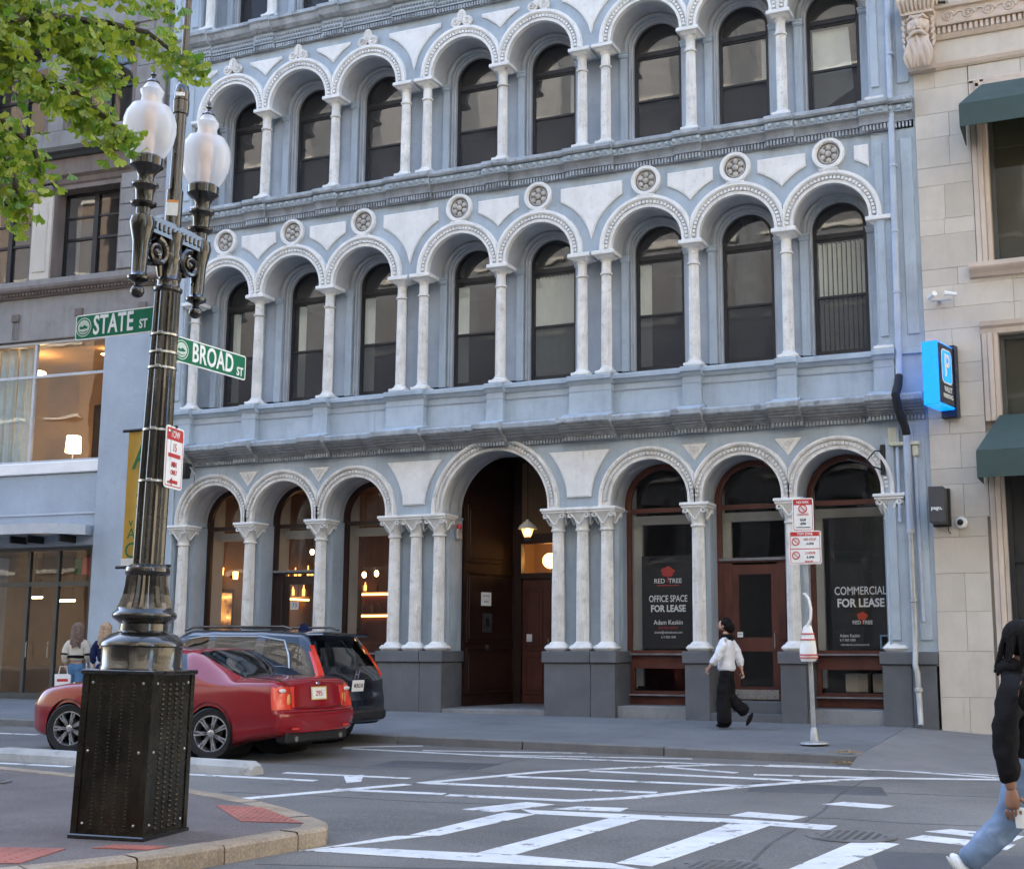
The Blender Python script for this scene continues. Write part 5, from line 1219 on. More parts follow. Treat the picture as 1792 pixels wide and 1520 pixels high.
def win(z0, z1, x0=9.03, x1=11.3):
    f = MB(); y = YR+.14; t = .07
    f.box(x0-7.9, x0+t-7.9, y, y+.08, z0, z1); f.box(x0+t-7.9, x1-7.9, y, y+.08, z0, z0+t); f.box(x0+t-7.9, x1-7.9, y, y+.08, z1-t, z1); f.box(10.2-7.9, 10.28-7.9, y, y+.08, z0+t, z1-t)
    o = f.build('window', 'alu_dark', rb); g = MB(); g.quad((x0+t-7.9, y+.04, z0+t), (10.2-7.9, y+.04, z0+t), (10.2-7.9, y+.04, z1-t), (x0+t-7.9, y+.04, z1-t)); g.build('pane', 'glass', o)
    g = MB(); g.quad((10.28-7.9, y+.04, z0+t), (x1-7.9, y+.04, z0+t), (x1-7.9, y+.04, z1-t), (10.28-7.9, y+.04, z1-t)); g.build('pane', 'glass', o)
    s = MB(); s.quad((x0-7.9, y+.11, z0), (x1-7.9, y+.11, z0), (x1-7.9, y+.11, z1), (x0-7.9, y+.11, z1)); s.build('drawn_blind', 'ochre_blind', o)

win(7.38, 10.45); win(4.78, 6.17)
# dark shop opening under the lower awning
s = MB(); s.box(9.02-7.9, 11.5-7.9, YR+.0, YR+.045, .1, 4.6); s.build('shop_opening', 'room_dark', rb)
f = MB(); f.box(9.03-7.9, 9.10-7.9, YR-.05, YR, .1, 4.6); f.box(9.45-7.9, 9.50-7.9, YR-.05, YR, .1, 4.6); f.box(9.1-7.9, 9.45-7.9, YR-.045, YR, 2.5, 2.58); o = f.build('shop_door_frame', 'black_frame', rb)
g = MB(); g.quad((9.1-7.9, YR-.02, .2), (9.45-7.9, YR-.02, .2), (9.45-7.9, YR-.02, 2.5), (9.1-7.9, YR-.02, 2.5)); g.build('pane', 'glass_shop', o)
# entablature
run('lower_moulding', [(YR+.1, 10.80), (YR-.02, 10.80), (YR-.05, 10.84), (YR-.07, 10.90), (YR-.03, 10.92), (YR-.03, 10.94), (YR+.1, 10.95)], 7.9, 12)
run('plain_band', [(YR+.1, 10.951), (YR-.005, 10.951), (YR-.005, 11.32), (YR+.1, 11.32)], 7.9, 12, 'limestone')
run('bed_moulding', [(YR+.1, 11.321), (YR-.04, 11.325), (YR-.07, 11.37), (YR-.09, 11.40), (YR+.1, 11.405)], 7.9, 12)
run('dentil_back', [(YR+.1, 11.406), (YR-.03, 11.406), (YR-.03, 11.54), (YR+.1, 11.54)], 7.9, 12)
dm = MB(); dm.bbox(-.026, .026, -.06, .0, 0, .12, .005); DM = dm.mesh('dentil', 'limestone_trim')
x = 8.34
while x < 9.8: inst('dentil', DM, rb, (x-7.9, YR-.03, 11.41)); x += .087
run('frieze', [(YR+.1, 11.541), (YR-.12, 11.541), (YR-.13, 11.58), (YR-.085, 11.59), (YR-.085, 11.84), (YR-.14, 11.85), (YR-.15, 11.90), (YR+.1, 11.92)], 8.30, 12)
sm = MB()
pts = [(.105*(1-i/26)*cos(a), 0, .09*(1-i/26)*sin(a)) for i, a in enumerate([k*pi/5 for k in range(20)])]; sm.tube(pts, [.022-.0007*i for i in range(20)], 6)
sm.tube([(.10, 0, 0), (.16, 0, .06), (.24, 0, .05), (.27, 0, -.02)], [.02, .022, .018, .01], 6); sm.sphere((0, 0, 0), .03, 8, 6); SM = sm.mesh('scroll', 'limestone_trim', True)
x = 8.50
while x < 9.9: inst('carved_scroll', SM, rb, (x-7.9, YR-.09, 11.70)); x += .33
rbox('upper_wall', 'limestone', (7.875, 12, YR+.01, YR+.1, 11.92, 14))
# carved bearded head on the corner
hd = empty('carved_head', (8.02-7.9, YR-.02, 10.76), 0, rb)
s = MB()
s.prism([(-.20, .05), (.24, .05), (.29, 1.28), (-.27, 1.28)], -.10, .12)
s.sphere((0, -.16, .80), .20, 16, 12, (.98, .85, 1.25))
s.build('back_block', 'limestone_trim', hd, smooth=True)
s = MB()
s.sphere((0, -.34, .77), .045, 10, 8, (.8, 1.0, 1.7)); s.sphere((-.035, -.345, .70), .028, 8, 6); s.sphere((.035, -.345, .70), .028, 8, 6)
for q in (-1, 1):
    s.tube([(q*.03, -.31, .90), (q*.10, -.31, .93), (q*.18, -.25, .88)], [.028, .034, .018], 7)
    s.sphere((q*.085, -.285, .855), .032, 8, 6, (1.2, .6, .8)); s.sphere((q*.12, -.27, .74), .055, 10, 8, (1, .7, 1.1))
    s.tube([(0, -.335, .645), (q*.07, -.33, .63), (q*.15, -.28, .57), (q*.17, -.25, .50)], [.028, .034, .026, .010], 7)
s.build('face', 'limestone_trim', hd, smooth=True)
s = MB(); rr = random.Random(2)
for k in range(11):
    x0 = -.17+k*.034; pts = []
    for i in range(7): t_ = i/6; pts.append((x0*(1+.1*t_)+.03*sin(t_*7+k), -.24-.05*sin(pi*t_)-.02*(k % 2), .60-.55*t_))
    s.tube(pts, [.03, .036, .04, .042, .042, .038, .02], 7)
for q in (-1, 1):
    for k in range(5):
        s.tube([(q*(.17+.02*(k % 2)), -.20+.03*k*.5, .98-k*.11), (q*(.24+.015*(k % 2)), -.16, .93-k*.11), (q*(.22), -.20, .84-k*.11)], [.02, .04, .02], 7)
s.build('beard', 'limestone_trim', hd, smooth=True)
s = MB(); n = 9
s.prism([(-.30, 1.18), (.31, 1.18), (.35, 1.30), (-.34, 1.30)], -.36, .10)
for k in range(n):
    x0 = -.26+k*.065; s.tube([(x0, -.28, 1.02), (x0*1.05, -.34, 1.10), (x0*1.15, -.37, 1.22)], [.022, .03, .034], 7)
s.prism([(-.26, .98), (.27, .98), (.28, 1.04), (-.27, 1.04)], -.30, .05)
s.build('fluted_crown', 'limestone_trim', hd, smooth=True)

# ---- awnings
def awning(x0, x1, zt, zf, drop, yf, lab):
    t = tag(empty('awning', (x0, YR, zf)), lab, 'awning', 'green canvas awnings')
    c = MB(); yw = -.03; yd = yf-YR; zz = zt-zf
    A, B, C_, D = (.30, yw, zz), (x1-x0, yw, zz), (x1-x0, yd, 0), (0, yd, 0)
    c.add([A, B, C_, D, (0, yw, -.02)], [(0, 3, 2, 1), (0, 4, 3)]); o = c.build('canopy', 'awning', t)
    c = MB(); c.box(0, x1-x0, yd-.006, yd+.006, -drop, -.003); c.box(-.006, .006, yd+.006, yw, -drop, -.02); c.build('valance', 'awning', t)
    c = MB(); c.tube([(.03, yd+.03, -.03), (.03, yw, -.03)], .014, 6); c.tube([(.03, yd+.03, -.03), (x1-x0-.05, yd+.03, -.03)], .014, 6); c.tube([(.3, yw, zz-.04), (.03, yd+.03, -.03)], .012, 6); c.build('frame', 'steel', t)
awning(8.69, 11.6, 10.43, 9.78, .385, -1.1, 'dark green canvas awning over the upper window of the limestone building')
awning(8.69, 11.6, 4.84, 4.17, .42, -1.1, 'dark green canvas awning over the ground floor opening of the limestone building')

# ---- parking lightbox
t = tag(empty('parking_sign', (8.23, YR, 4.95), R(-13)), 'blue illuminated parking box sign projecting from the limestone wall', 'sign')
s = MB(); s.bbox(-.13, .13, -.82, -.14, 0, 1.02, .012); s.build('lightbox', 'p_blue', t)
s = MB(); s.bbox(.125, .142, -.80, -.16, .03, .99, .006); s.build('face_panel', 'p_navy', t)
s = MB(); s.bbox(-.10, .17, -.15, .0, -.12, 1.06, .01); s.build('mounting_bracket', 'p_navy', t)
pts = []
def rrect(w_, h_, r_, n=5):
    out = []
    for cx_, cz_, a0 in ((w_/2-r_, h_/2-r_, 0), (-w_/2+r_, h_/2-r_, pi/2), (-w_/2+r_, -h_/2+r_, pi), (w_/2-r_, -h_/2+r_, 3*pi/2)):
        for i in range(n+1): a = a0+pi/2*i/n; out.append((cx_+r_*cos(a), cz_+r_*sin(a)))
    return out
s = MB(); s.add([(.146, -.48+p, .64+q) for p, q in rrect(.46, .56, .10)], [tuple(range(24))]); s.build('white_border', 'sign_white', t)
s = MB(); s.add([(.149, -.48+p, .64+q) for p, q in rrect(.41, .51, .085)], [tuple(range(24))]); s.build('blue_field', 'p_blue', t)
text('letter', 'P', .50, 'sign_white', t, (.153, -.48, .64), (R(90), 0, R(90)), bold=.012)
text('letter', 'VALET', .12, 'sign_white', t, (.146, -.45, .27), (R(90), 0, R(90)), bold=.002); text('letter', 'PARKING', .10, 'sign_white', t, (.146, -.46, .16), (R(90), 0, R(90)), bold=.002)
# ---- small dark blade sign
t = tag(empty('blade_sign', (8.02, YR, 3.12)), 'small dark grey shop sign box with white lettering on the limestone wall', 'sign')
s = MB(); s.bbox(-.115, .115, -.62, -.10, 0, .56, .006); s.build('box', 'grey_panel', t); s = MB(); s.bbox(-.13, .15, -.10, 0, -.03, .58, .005); s.build('bracket', 'black_frame', t)
text('letter', 'pagu,', .082, 'sign_white', t, (.005, -.624, .22), (R(90), 0, 0), bold=.002)
s = MB(); s.tube([(.1, -.06, -.03), (.10, -.06, -.10), (.13, -.02, -.14)], .008, 5); s.build('cable', 'black_plastic', t)
# ---- cameras
t = tag(empty('dome_camera', (8.32, YR, 3.15)), 'white dome security camera on the limestone wall', 'camera')
s = MB(); s.lathe([(.095, 0), (.095, .05), (.07, .08)], 20); s.build('housing', 'sign_white', t, rot=(R(90), 0, 0), smooth=True); s = MB(); s.sphere((-.01, -.085, 0), .05, 14, 10); s.build('dome', 'black_plastic', t, smooth=True)
t = tag(empty('bullet_cameras', (8.14, YR, 6.80)), 'pair of small bullet security cameras on one wall bracket', 'camera')
s = MB(); s.lathe([(.04, 0), (.04, .03)], 12); s.tube([(0, 0, .02), (0, 0, .16)], .014, 6); s.tube([(-.12, 0, .15), (.2, 0, .13)], .012, 6); s.build('bracket', 'galv', t, rot=(R(90), 0, 0), loc=(0, 0, -.02))
for k, (x, a) in enumerate(((-.10, 35), (.20, -75))):
    s = MB(); s.lathe([(.036, -.09), (.038, .07), (.045, .10), (.03, .10)], 12); s.build('camera_body', 'sign_white', t, (x, -.16, .07), (R(82), 0, R(a)), smooth=True)
t = tag(empty('floodlight', (8.45, YR, 11.93)), 'small white floodlight standing on the carved limestone frieze', 'floodlight')
s = MB(); s.bbox(-.09, .09, -.08, .06, .07, .20, .02); s.build('head', 'sign_white', t, (0, -.04, 0), (R(-10), 0, 0)); s = MB(); s.tube([(0, 0, 0), (0, 0, .09)], .02, 6); s.tube([(-.3, 0, .0), (-.15, .0, .09), (0, 0, .06)], .02, 6); s.build('arm', 'black_plastic', t, (0, -.04, 0))
# ================================================================ street lamp
LX, LY = 3.945, -13.90; LZ = zn(LX)
TILT = R(1.05)
lamp = tag(empty('street_lamp', (LX, LY, LZ)), 'black cast iron twin globe street lamp on a studded box base', 'street lamp')
lamp.rotation_euler = (-.39*TILT, .92*TILT, 0)
BR = R(8.8)
def lp(name, m, mt='lamp_black', parent=lamp, smooth=True, loc=(0, 0, 0), rot=(0, 0, 0)): return m.build(name, mt, parent, loc, rot, smooth)
# box base: corner posts, four sheet panels, lid and foot flange
H0 = 1.16
m = MB(); m.bbox(-.305, .305, -.305, .305, -.01, .03, .008); lp('foot_flange', m, rot=(0, 0, BR), smooth=False)
m = MB(); m.bbox(-.300, .300, -.300, .300, H0-.02, H0+.012, .006); lp('lid', m, rot=(0, 0, BR), smooth=False)
for sx in (-1, 1):
    for sy in (-1, 1):
        m = MB(); a, b = .290, .284
        m.add([(sx*a, sy*a, .03), (sx*(a-.05), sy*a, .03), (sx*(a-.05), sy*(a-.05), .03), (sx*a, sy*(a-.05), .03), (sx*b, sy*b, H0-.02), (sx*(b-.05), sy*b, H0-.02), (sx*(b-.05), sy*(b-.05), H0-.02), (sx*b, sy*(b-.05), H0-.02)], [(0, 1, 2, 3), (4, 5, 6, 7), (0, 1, 5, 4), (1, 2, 6, 5), (2, 3, 7, 6), (3, 0, 4, 7)])
        lp('corner_post', m, 'panel_black', rot=(0, 0, BR), smooth=False)
for q in range(4):
    m = MB(); m.add([(-.243, -.282, .03), (.243, -.282, .03), (.237, -.276, H0-.02), (-.237, -.276, H0-.02), (-.243, -.269, .03), (.243, -.269, .03), (.237, -.263, H0-.02), (-.237, -.263, H0-.02)], [(0, 1, 2, 3), (7, 6, 5, 4), (0, 4, 5, 1), (3, 2, 6, 7)])
    p = lp('base_panel', m, 'panel_black', rot=(0, 0, BR+q*pi/2), smooth=False)
    m = MB(); rows = 40 if q != 1 else 30; sz = .0085 if q != 1 else .017
    for c in range(4):
        for r_ in range(rows):
            z = .07+(H0-.16)*r_/(rows-1); x = (-.135+.09*c)*(1 if q != 1 else .95); y = -.282+.006*(z-.03)/(H0-.05)
            m.sphere((x, y, z), sz, 7, 5, (1.1, .8, .75))
    tag(lp('stud_rows', m, 'panel_black', p), kind='stuff')
    for x in (-.205, .205):
        for z in (.10, .60, 1.08): m = MB(); m.sphere((x, -.281+.006*z, z), .012, 8, 6, (1, .7, 1)); lp('bolt', m, 'steel', p)
# turned pedestal
m = MB(); m.lathe([(.292, H0+.012), (.292, H0+.03), (.285, H0+.04), (.288, H0+.175), (.302, H0+.185), (.300, H0+.205), (.285, H0+.225), (.245, H0+.265), (.19, H0+.285), (.172, H0+.295)], 40); lp('pedestal_drum', m)
m = MB(); m.lathe([(.172, H0+.295), (.170, H0+.345), (.185, H0+.355), (.225, H0+.385), (.232, H0+.405), (.226, H0+.425), (.205, H0+.44), (.198, H0+.462)], 40); lp('pedestal_ring', m)
m = MB(); m.lathe([(.202, H0+.462), (.185, H0+.50), (.166, H0+.56), (.156, H0+.62), (.150, H0+.70)], 48, flute=.10); lp('fluted_bell', m, smooth=False)
m = MB(); m.lathe([(.150, H0+.70), (.160, H0+.71), (.164, H0+.735), (.158, H0+.76), (.135, H0+.775), (.118, H0+.785)], 40); lp('collar', m)
ST_ = 4.047   # shaft top
m = MB(); m.lathe([(.114, H0+.785), (.112, 2.6), (.100, 3.6), (.096, ST_)], 36, flute=.085); lp('shaft', m, smooth=False)
m = MB(); m.lathe([(.096, ST_-.01), (.108, ST_), (.110, ST_+.02), (.090, ST_+.035), (.084, ST_+.07), (.090, ST_+.085), (.080, ST_+.10), (.076, ST_+.23), (.090, ST_+.26), (.084, ST_+.29)], 30); lp('shaft_capital', m)
# cross arm running away from the camera, scroll brackets
AZ = 4.44
m = MB(); m.prism([(-.36, .0), (.36, .0), (.38, .06), (.36, .11), (.15, .13), (-.15, .13), (-.36, .11), (-.38, .06)], -.06, .06); lp('cross_arm', m, rot=(0, 0, R(90)), loc=(0, 0, AZ), smooth=False)
m = MB()
for k in range(13): m.bbox(-.30+k*.05-.013, -.30+k*.05+.013, -.072, .072, .03, .09, .006)
lp('arm_leaf_band', m, rot=(0, 0, R(90)), loc=(0, 0, AZ), smooth=False)
m = MB(); m.lathe([(.078, 0), (.082, .10), (.098, .16)], 24); lp('arm_hub', m, loc=(0, 0, AZ-.10))
for sg in (-1, 1):
    m = MB()
    for y in (-.035, .035):
        pts = [(.12*(1-i/22)*cos(a)+.19, y, .11*(1-i/22)*sin(a)-.13) for i, a in enumerate([pi/2+k*pi/6*1.0 for k in range(19)])]
        m.tube(pts, [.028-.0008*i for i in range(19)], 7)
    m.tube([(.10, 0, -.30), (.12, 0, -.20), (.16, 0, -.02)], [.02, .03, .035], 8); m.sphere((.19, 0, -.13), .04, 10, 8, (1, 1.4, 1))
    m.tube([(.30, 0, -.10), (.31, 0, -.2), (.27, 0, -.27)], [.03, .025, .012], 7)
    lp('scroll_bracket', m, rot=(0, 0, R(90)*sg), loc=(0, 0, AZ))
    # lamp stem with drop finial, cup and globe
    yy = .33*sg
    m = MB(); m.sphere((0, 0, -.475), .052, 14, 10); m.lathe([(.022, -.43), (.030, -.41), (.078, -.385), (.082, -.365), (.060, -.345), (.056, -.33), (.062, -.10), (.085, .0), (.095, .05), (.085, .10)], 24); lp('drop_finial', m, loc=(0, yy, AZ))
    m = MB(); m.lathe([(.085, .10), (.055, .12), (.056, .17), (.095, .195), (.100, .21), (.065, .225), (.070, .30), (.085, .335), (.100, .345), (.100, .36), (.062, .375), (.060, .42), (.080, .46), (.125, .50), (.128, .56), (.115, .575)], 28); lp('lamp_cup', m, loc=(0, yy, AZ))
    m = MB(); m.lathe([(.115, .575), (.150, .625), (.182, .70), (.199, .79), (.197, .86), (.182, .92), (.158, .955), (.150, .975), (.120, .985), (.085, 1.0), (.075, 1.06), (.085, 1.085), (.090, 1.11), (.075, 1.13), (.055, 1.16), (.045, 1.175)], 32, cap=False); g = lp('globe', m, 'globe', loc=(0, yy, AZ)); 
    m = MB(); m.lathe([(.045, 1.172), (.052, 1.18), (.044, 1.195), (.022, 1.21), (.014, 1.23), (.024, 1.245), (.012, 1.26), (.016, 1.28), (.004, 1.305)], 16); lp('finial', m, parent=lamp, loc=(0, yy, AZ))
    m = MB(); m.lathe([(.045, .56), (.045, .76), (.038, .78), (.036, 1.08)], 16)
    for k in range(9): m.lathe([(.05, .77+k*.026), (.054, .778+k*.026), (.05, .786+k*.026)], 16)
    lp('lamp_tube', m, 'tube_peach', loc=(0, yy, AZ))
# mast above the arm
m = MB(); m.lathe([(.066, AZ+.12), (.064, AZ+.42), (.050, AZ+.425), (.048, AZ+1.05), (.062, AZ+1.055), (.064, AZ+1.16), (.055, AZ+1.165), (.060, AZ+1.17), (.060, AZ+1.23), (.050, AZ+1.29), (.030, AZ+1.31), (.026, AZ+2.6)], 20); lp('mast', m)
m = MB(); m.box(-.045, .045, -.0675, -.066, AZ+.20, AZ+.325); st = lp('sticker', m, 'sign_white', rot=(0, 0, R(30)), smooth=False)
m = MB(); m.box(-.045, .045, -.0685, -.0676, AZ+.305, AZ+.325); lp('sticker_stripe', m, 'lens_amber', st, smooth=False)
m = MB(); m.box(-.035, .035, -.0645, -.0625, AZ+1.185, AZ+1.215); lp('mast_label', m, 'sign_white', rot=(0, 0, R(30)), smooth=False)
# steel clamp bands
for z in (3.30+.137, 3.42+.137, 3.56+.137, 2.82+.137, 2.43+.137):
    m = MB(); r_ = .114-(z-2)*.0075; m.lathe([(r_-.002, -.008), (r_+.006, -.008), (r_+.006, .008), (r_-.002, .008)], 28); m.bbox(-.02, .02, -r_-.03, -r_+.002, -.012, .012, .003); lp('clamp_band', m, 'steel', loc=(0, 0, z), rot=(0, 0, R(25)))
def lamp_at(z):  # a point on the leaning axis
    h = z-LZ; return (LX+.92*TILT*h, LY+.39*TILT*h)
# ---- street name blades
def plate(m, w_, h_, t, r_=.02):
    pts = rrect(w_, h_, r_); m.prism(pts, -t/2, t/2)
def name_blade(nm, word, L_, z, rz, lab, seal_end):
    ax, ay = lamp_at(z); t = tag(empty('street_name_sign', (ax, ay, z), rz), lab, 'street sign', 'street name blades')
    x0 = .10
    m = MB(); plate(m, L_, .205, .006); m.build('blade', 'sign_white', t, (x0+L_/2, 0, 0))
    for sd in (-1, 1):
        m = MB(); pts = rrect(L_-.02, .185, .014); m.prism(pts, -.0006, .0006); m.build('green_field', 'sign_green', t, (x0+L_/2, sd*.0037, 0))
    m = MB(); m.bbox(.0, .14, -.02, .02, -.125, -.103, .004); m.build('bracket', 'steel', t)
    return t, x0
# STATE runs to the left: readable side towards the camera
t, x0 = name_blade('state', 'STATE', .80, 3.705, pi, 'green STATE ST name blade pointing left from the lamp post', 0)
text('lettering', 'STATE', .215, 'sign_white', t, (x0+.415, .0055, -.002), (R(90), 0, pi), sx=.64, bold=.004, spacing=1.05)
text('lettering', 'ST', .10, 'sign_white', t, (x0+.115, .0055, -.03), (R(90), 0, pi), sx=.75, bold=.002)
def seal(t, x, y, rot):
    m = MB(); n = 24
    for r0, r1 in ((.078, .070), (.060, .0)):
        for i in range(n):
            a, b = 2*pi*i/n, 2*pi*(i+1)/n; m.quad((r0*cos(a), 0, r0*sin(a)), (r0*cos(b), 0, r0*sin(b)), (r1*cos(b), 0, r1*sin(b)), (r1*cos(a), 0, r1*sin(a)))
    o = m.build('city_seal', 'seal_pale', t, (x, y, 0), rot)
    m = MB(); m.prism([(-.045, -.005), (-.03, .012), (-.012, .002), (.008, .018), (.03, .006), (.045, -.002), (.03, -.012), (-.03, -.016)], -.0015, .0015); m.tube([(-.038+.076*i/8, 0, -.03-.012*sin(pi*i/8)) for i in range(9)], .004, 4); m.build('seal_skyline', 'sign_green', o)

seal(t, x0+.715, .0052, (0, 0, pi))
t, x0 = name_blade('broad', 'BROAD', .86, 3.49, R(88), 'green BROAD ST name blade pointing right from the lamp post', 0)
text('lettering', 'BROAD', .215, 'sign_white', t, (x0+.455, -.0055, -.002), (R(90), 0, 0), sx=.66, bold=.004, spacing=1.05)
text('lettering', 'ST', .10, 'sign_white', t, (x0+.785, -.0055, -.045), (R(90), 0, 0), sx=.75, bold=.002)
seal(t, x0+.09, -.0052, (0, 0, 0))
# ---- parking plate on the lamp post
def sign_plate(name, w_, h_, lab, cat, loc, rz, parts, rim='sign_red', r_=.03, tilt=0):
    t = tag(empty(name, loc, rz), lab, cat); t.rotation_euler = (0, tilt, rz)
    m = MB(); m.prism(rrect(w_, h_, r_), -.002, .002); m.build('plate', 'sign_white', t)
    m = MB(); o = rrect(w_-.03, h_-.03, r_*.7); i_ = rrect(w_-.045, h_-.045, r_*.6); n = len(o)
    m.add([(x, -.0028, z) for x, z in o]+[(x, -.0028, z) for x, z in i_], [(k, (k+1) % n, (k+1) % n+n, k+n) for k in range(n)]); m.build('border', rim, t)
    for kind, a in parts:
        if kind == 'rect': m = MB(); m.box(a[0]-a[2]/2, a[0]+a[2]/2, -.0034, -.0025, a[1]-a[3]/2, a[1]+a[3]/2); m.build('colour_block', a[4], t)
        elif kind == 'text': text('lettering', a[0], a[3], a[4], t, (a[1], -.0042, a[2]), (R(90), 0, 0), sx=a[5] if len(a) > 5 else .8, ext=.0006, bold=.001)
        elif kind == 'ring':
            m = MB(); m.tube([(a[0]+a[2]*cos(2*pi*k/16), -.004, a[1]+a[2]*sin(2*pi*k/16)) for k in range(17)], a[2]*.16, 4); m.tube([(a[0]-a[2]*.7, -.0045, a[1]+a[2]*.7), (a[0]+a[2]*.7, -.0045, a[1]-a[2]*.7)], a[2]*.13, 4); m.build('symbol', a[3], t)
        elif kind == 'arrow': m = MB(); x, z, s_ = a[:3]; m.prism([(x-s_, z), (x-s_*.3, z+s_*.45), (x-s_*.3, z+s_*.18), (x+s_, z+s_*.18), (x+s_, z-s_*.18), (x-s_*.3, z-s_*.18), (x-s_*.3, z-s_*.45)], -.0038, -.0025); m.build('arrow', a[3], t)
    return t
ax, ay = lamp_at(2.62)
sign_plate('parking_sign', .30, .475, 'red and white tow zone plate on the right of the lamp post', 'parking sign', (ax+.085, ay+.10, 2.62), R(104),
  [('rect', (0, .175, .25, .09, 'sign_red')), ('text', ('TOW', 0, .175, .075, 'sign_white')), ('text', ('15', 0, .075, .085, 'sign_red')), ('rect', (0, .015, .20, .03, 'sign_red')), ('text', ('MIN', 0, -.055, .06, 'sign_red')), ('text', ('ONLY', 0, -.115, .05, 'sign_red')), ('arrow', (0, -.185, .07, 'sign_red'))])
# ---- banner on rods
ax, ay = lamp_at(2.3)
t = tag(empty('street_banner', (ax-.15, ay-.02, 1.80)), 'yellow vertical banner with green letters hanging left of the lamp post', 'banner')
for z in (0.0, 1.06): m = MB(); m.tube([(-.27, .13, z), (.25, .13, z)], .012, 8); m.build('rod', 'black_plastic', t)
m = MB(); n = 10; vs = [(-.215+.40*i/n, .13+.012*sin(i*1.1), z) for z in (.03, .35, .7, 1.05) for i in range(n+1)]
m.add(vs, [(j*(n+1)+i, j*(n+1)+i+1, (j+1)*(n+1)+i+1, (j+1)*(n+1)+i) for j in range(3) for i in range(n)]); m.build('cloth', 'banner', t, smooth=True, fix=False)
m = MB(); m.box(-.21, .18, .112, .116, .01, .065); m.build('hem', 'sign_white', t)
for s_, z, sz, x in (('A', .84, .30, -.05), ('S', .50, .20, -.05), ('v', .34, .10, -.13), ('A', .25, .12, -.12), ('C', .12, .17, -.12)): text('letter', s_, sz, 'banner_green', t, (x, .108, z), (R(90), 0, 0), ext=.001)

# ================================================================ kerbside sign post
px_, py_ = 6.58, -3.4; pz = -.12
po = tag(empty('sign_post', (px_, py_, pz)), 'leaning grey steel sign post at the far kerb', 'sign post'); po.rotation_euler = (0, R(-1.2), 0)
m = MB(); m.bbox(-.03, .03, -.015, .015, .04, 3.42, .004); m.build('post', 'galv', po)
m = MB(); m.lathe([(.20, 0), (.19, .02), (.06, .035), (.045, .20), (.03, .22)], 16); m.build('base', 'galv', po, smooth=True)
sign_plate('parking_sign', .30, .47, 'tall white parking plate with red heading at the top of the kerbside post', 'parking sign', (px_-.065, py_-.03, 3.05), R(8),
  [('rect', (0, .175, .26, .075, 'sign_red')), ('text', ('NO PARK', 0, .175, .05, 'sign_white')), ('ring', (0, .085, .055, 'sign_red')), ('text', ('LOADING', 0, .0, .045, 'sign_red')), ('text', ('8AM', 0, -.075, .055, 'sign_ink')), ('text', ('6PM', 0, -.13, .055, 'sign_ink')), ('rect', (0, -.18, .2, .012, 'sign_ink'))])
sign_plate('parking_sign', .45, .47, 'square white parking plate with two restriction panels on the kerbside post', 'parking sign', (px_-.045, py_-.035, 2.585), R(8),
  [('rect', (0, .19, .40, .06, 'sign_red')), ('text', ('TOW ZONE', 0, .19, .05, 'sign_white')), ('ring', (-.13, .085, .05, 'sign_red')), ('text', ('NO STOP', .07, .11, .05, 'sign_red')), ('text', ('4-6PM', .07, .05, .05, 'sign_ink')), ('rect', (0, -.02, .40, .012, 'sign_red')), ('ring', (-.13, -.11, .05, 'sign_red')), ('text', ('2 HOUR', .07, -.08, .05, 'sign_red')), ('text', ('8-4PM', .07, -.14, .05, 'sign_ink')), ('text', ('MON-FRI', .05, -.20, .035, 'sign_red'))])
t = tag(empty('wrapped_sign', (px_-.035, py_-.05, 1.0)), 'crumpled white and red plastic sleeve tied round the kerbside post', 'plastic sleeve')
m = MB(); pr = []
rr = random.Random(4); n = 14
levels = [(0, .085), (.05, .105), (.16, .10), (.28, .085), (.38, .07), (.46, .055), (.50, .03)]
vs = []
for z, r_ in levels:
    for i in range(n): a = 2*pi*i/n; q = r_*(1+.16*rr.uniform(-1, 1)); vs.append((q*cos(a)*1.15, q*sin(a)*.7, z))
m.add(vs, [(j*n+i, j*n+(i+1) % n, (j+1)*n+(i+1) % n, (j+1)*n+i) for j in range(len(levels)-1) for i in range(n)]); m.build('sleeve', 'sign_white', t, smooth=True)
for z, r_ in ((.05, .108), (.09, .109), (.30, .087), (.38, .076)):
    m = MB(); m.tube([(r_*1.2*cos(2*pi*k/14), r_*.78*sin(2*pi*k/14), z) for k in range(15)], .009, 4); m.build('red_band', 'sign_red', t)
m = MB(); m.tube([(.0, -.03, .49), (.05, -.035, .58), (.06, -.035, .72), (.03, -.03, .86), (-.02, -.03, .93), (-.05, -.03, .93)], [.018, .02, .02, .02, .02, .014], 8); m.build('tape', 'sign_white', t)

# ================================================================ things fixed to the blue facade
# drainpipes
t = tag(empty('drainpipe', (7.44, YF-.03, 0)), 'blue painted drainpipe with a black flexible joint at the right corner of the facade', 'drainpipe')
m = MB(); m.tube([(.10, -.07, 18), (.06, -.07, 12), (.02, -.07, 7.0), (.0, -.07, 5.55)], .055, 12); m.build('upper_pipe', 'pipe_blue', t, smooth=True)
for z in (7.0, 9.2, 8.05, 11.2, 13): m = MB(); m.lathe([(.057, 0), (.068, .01), (.068, .05), (.057, .06)], 12, (.02+.012*(z-7), -.07, z)); m.build('socket', 'pipe_blue', t)
m = MB(); m.tube([(0, -.07, 5.60), (-.0, -.20, 5.42), (-.01, -.46, 5.22), (.02, -.40, 4.98), (.08, -.16, 4.72), (.09, -.10, 4.62)], [.065, .07, .07, .068, .066, .066], 12); m.build('flexible_joint', 'rubber', t, smooth=True)
m = MB(); m.tube([(.09, -.10, 4.66), (.09, -.09, 3.0)], .062, 12); m.build('middle_pipe', 'pipe_blue', t, smooth=True)
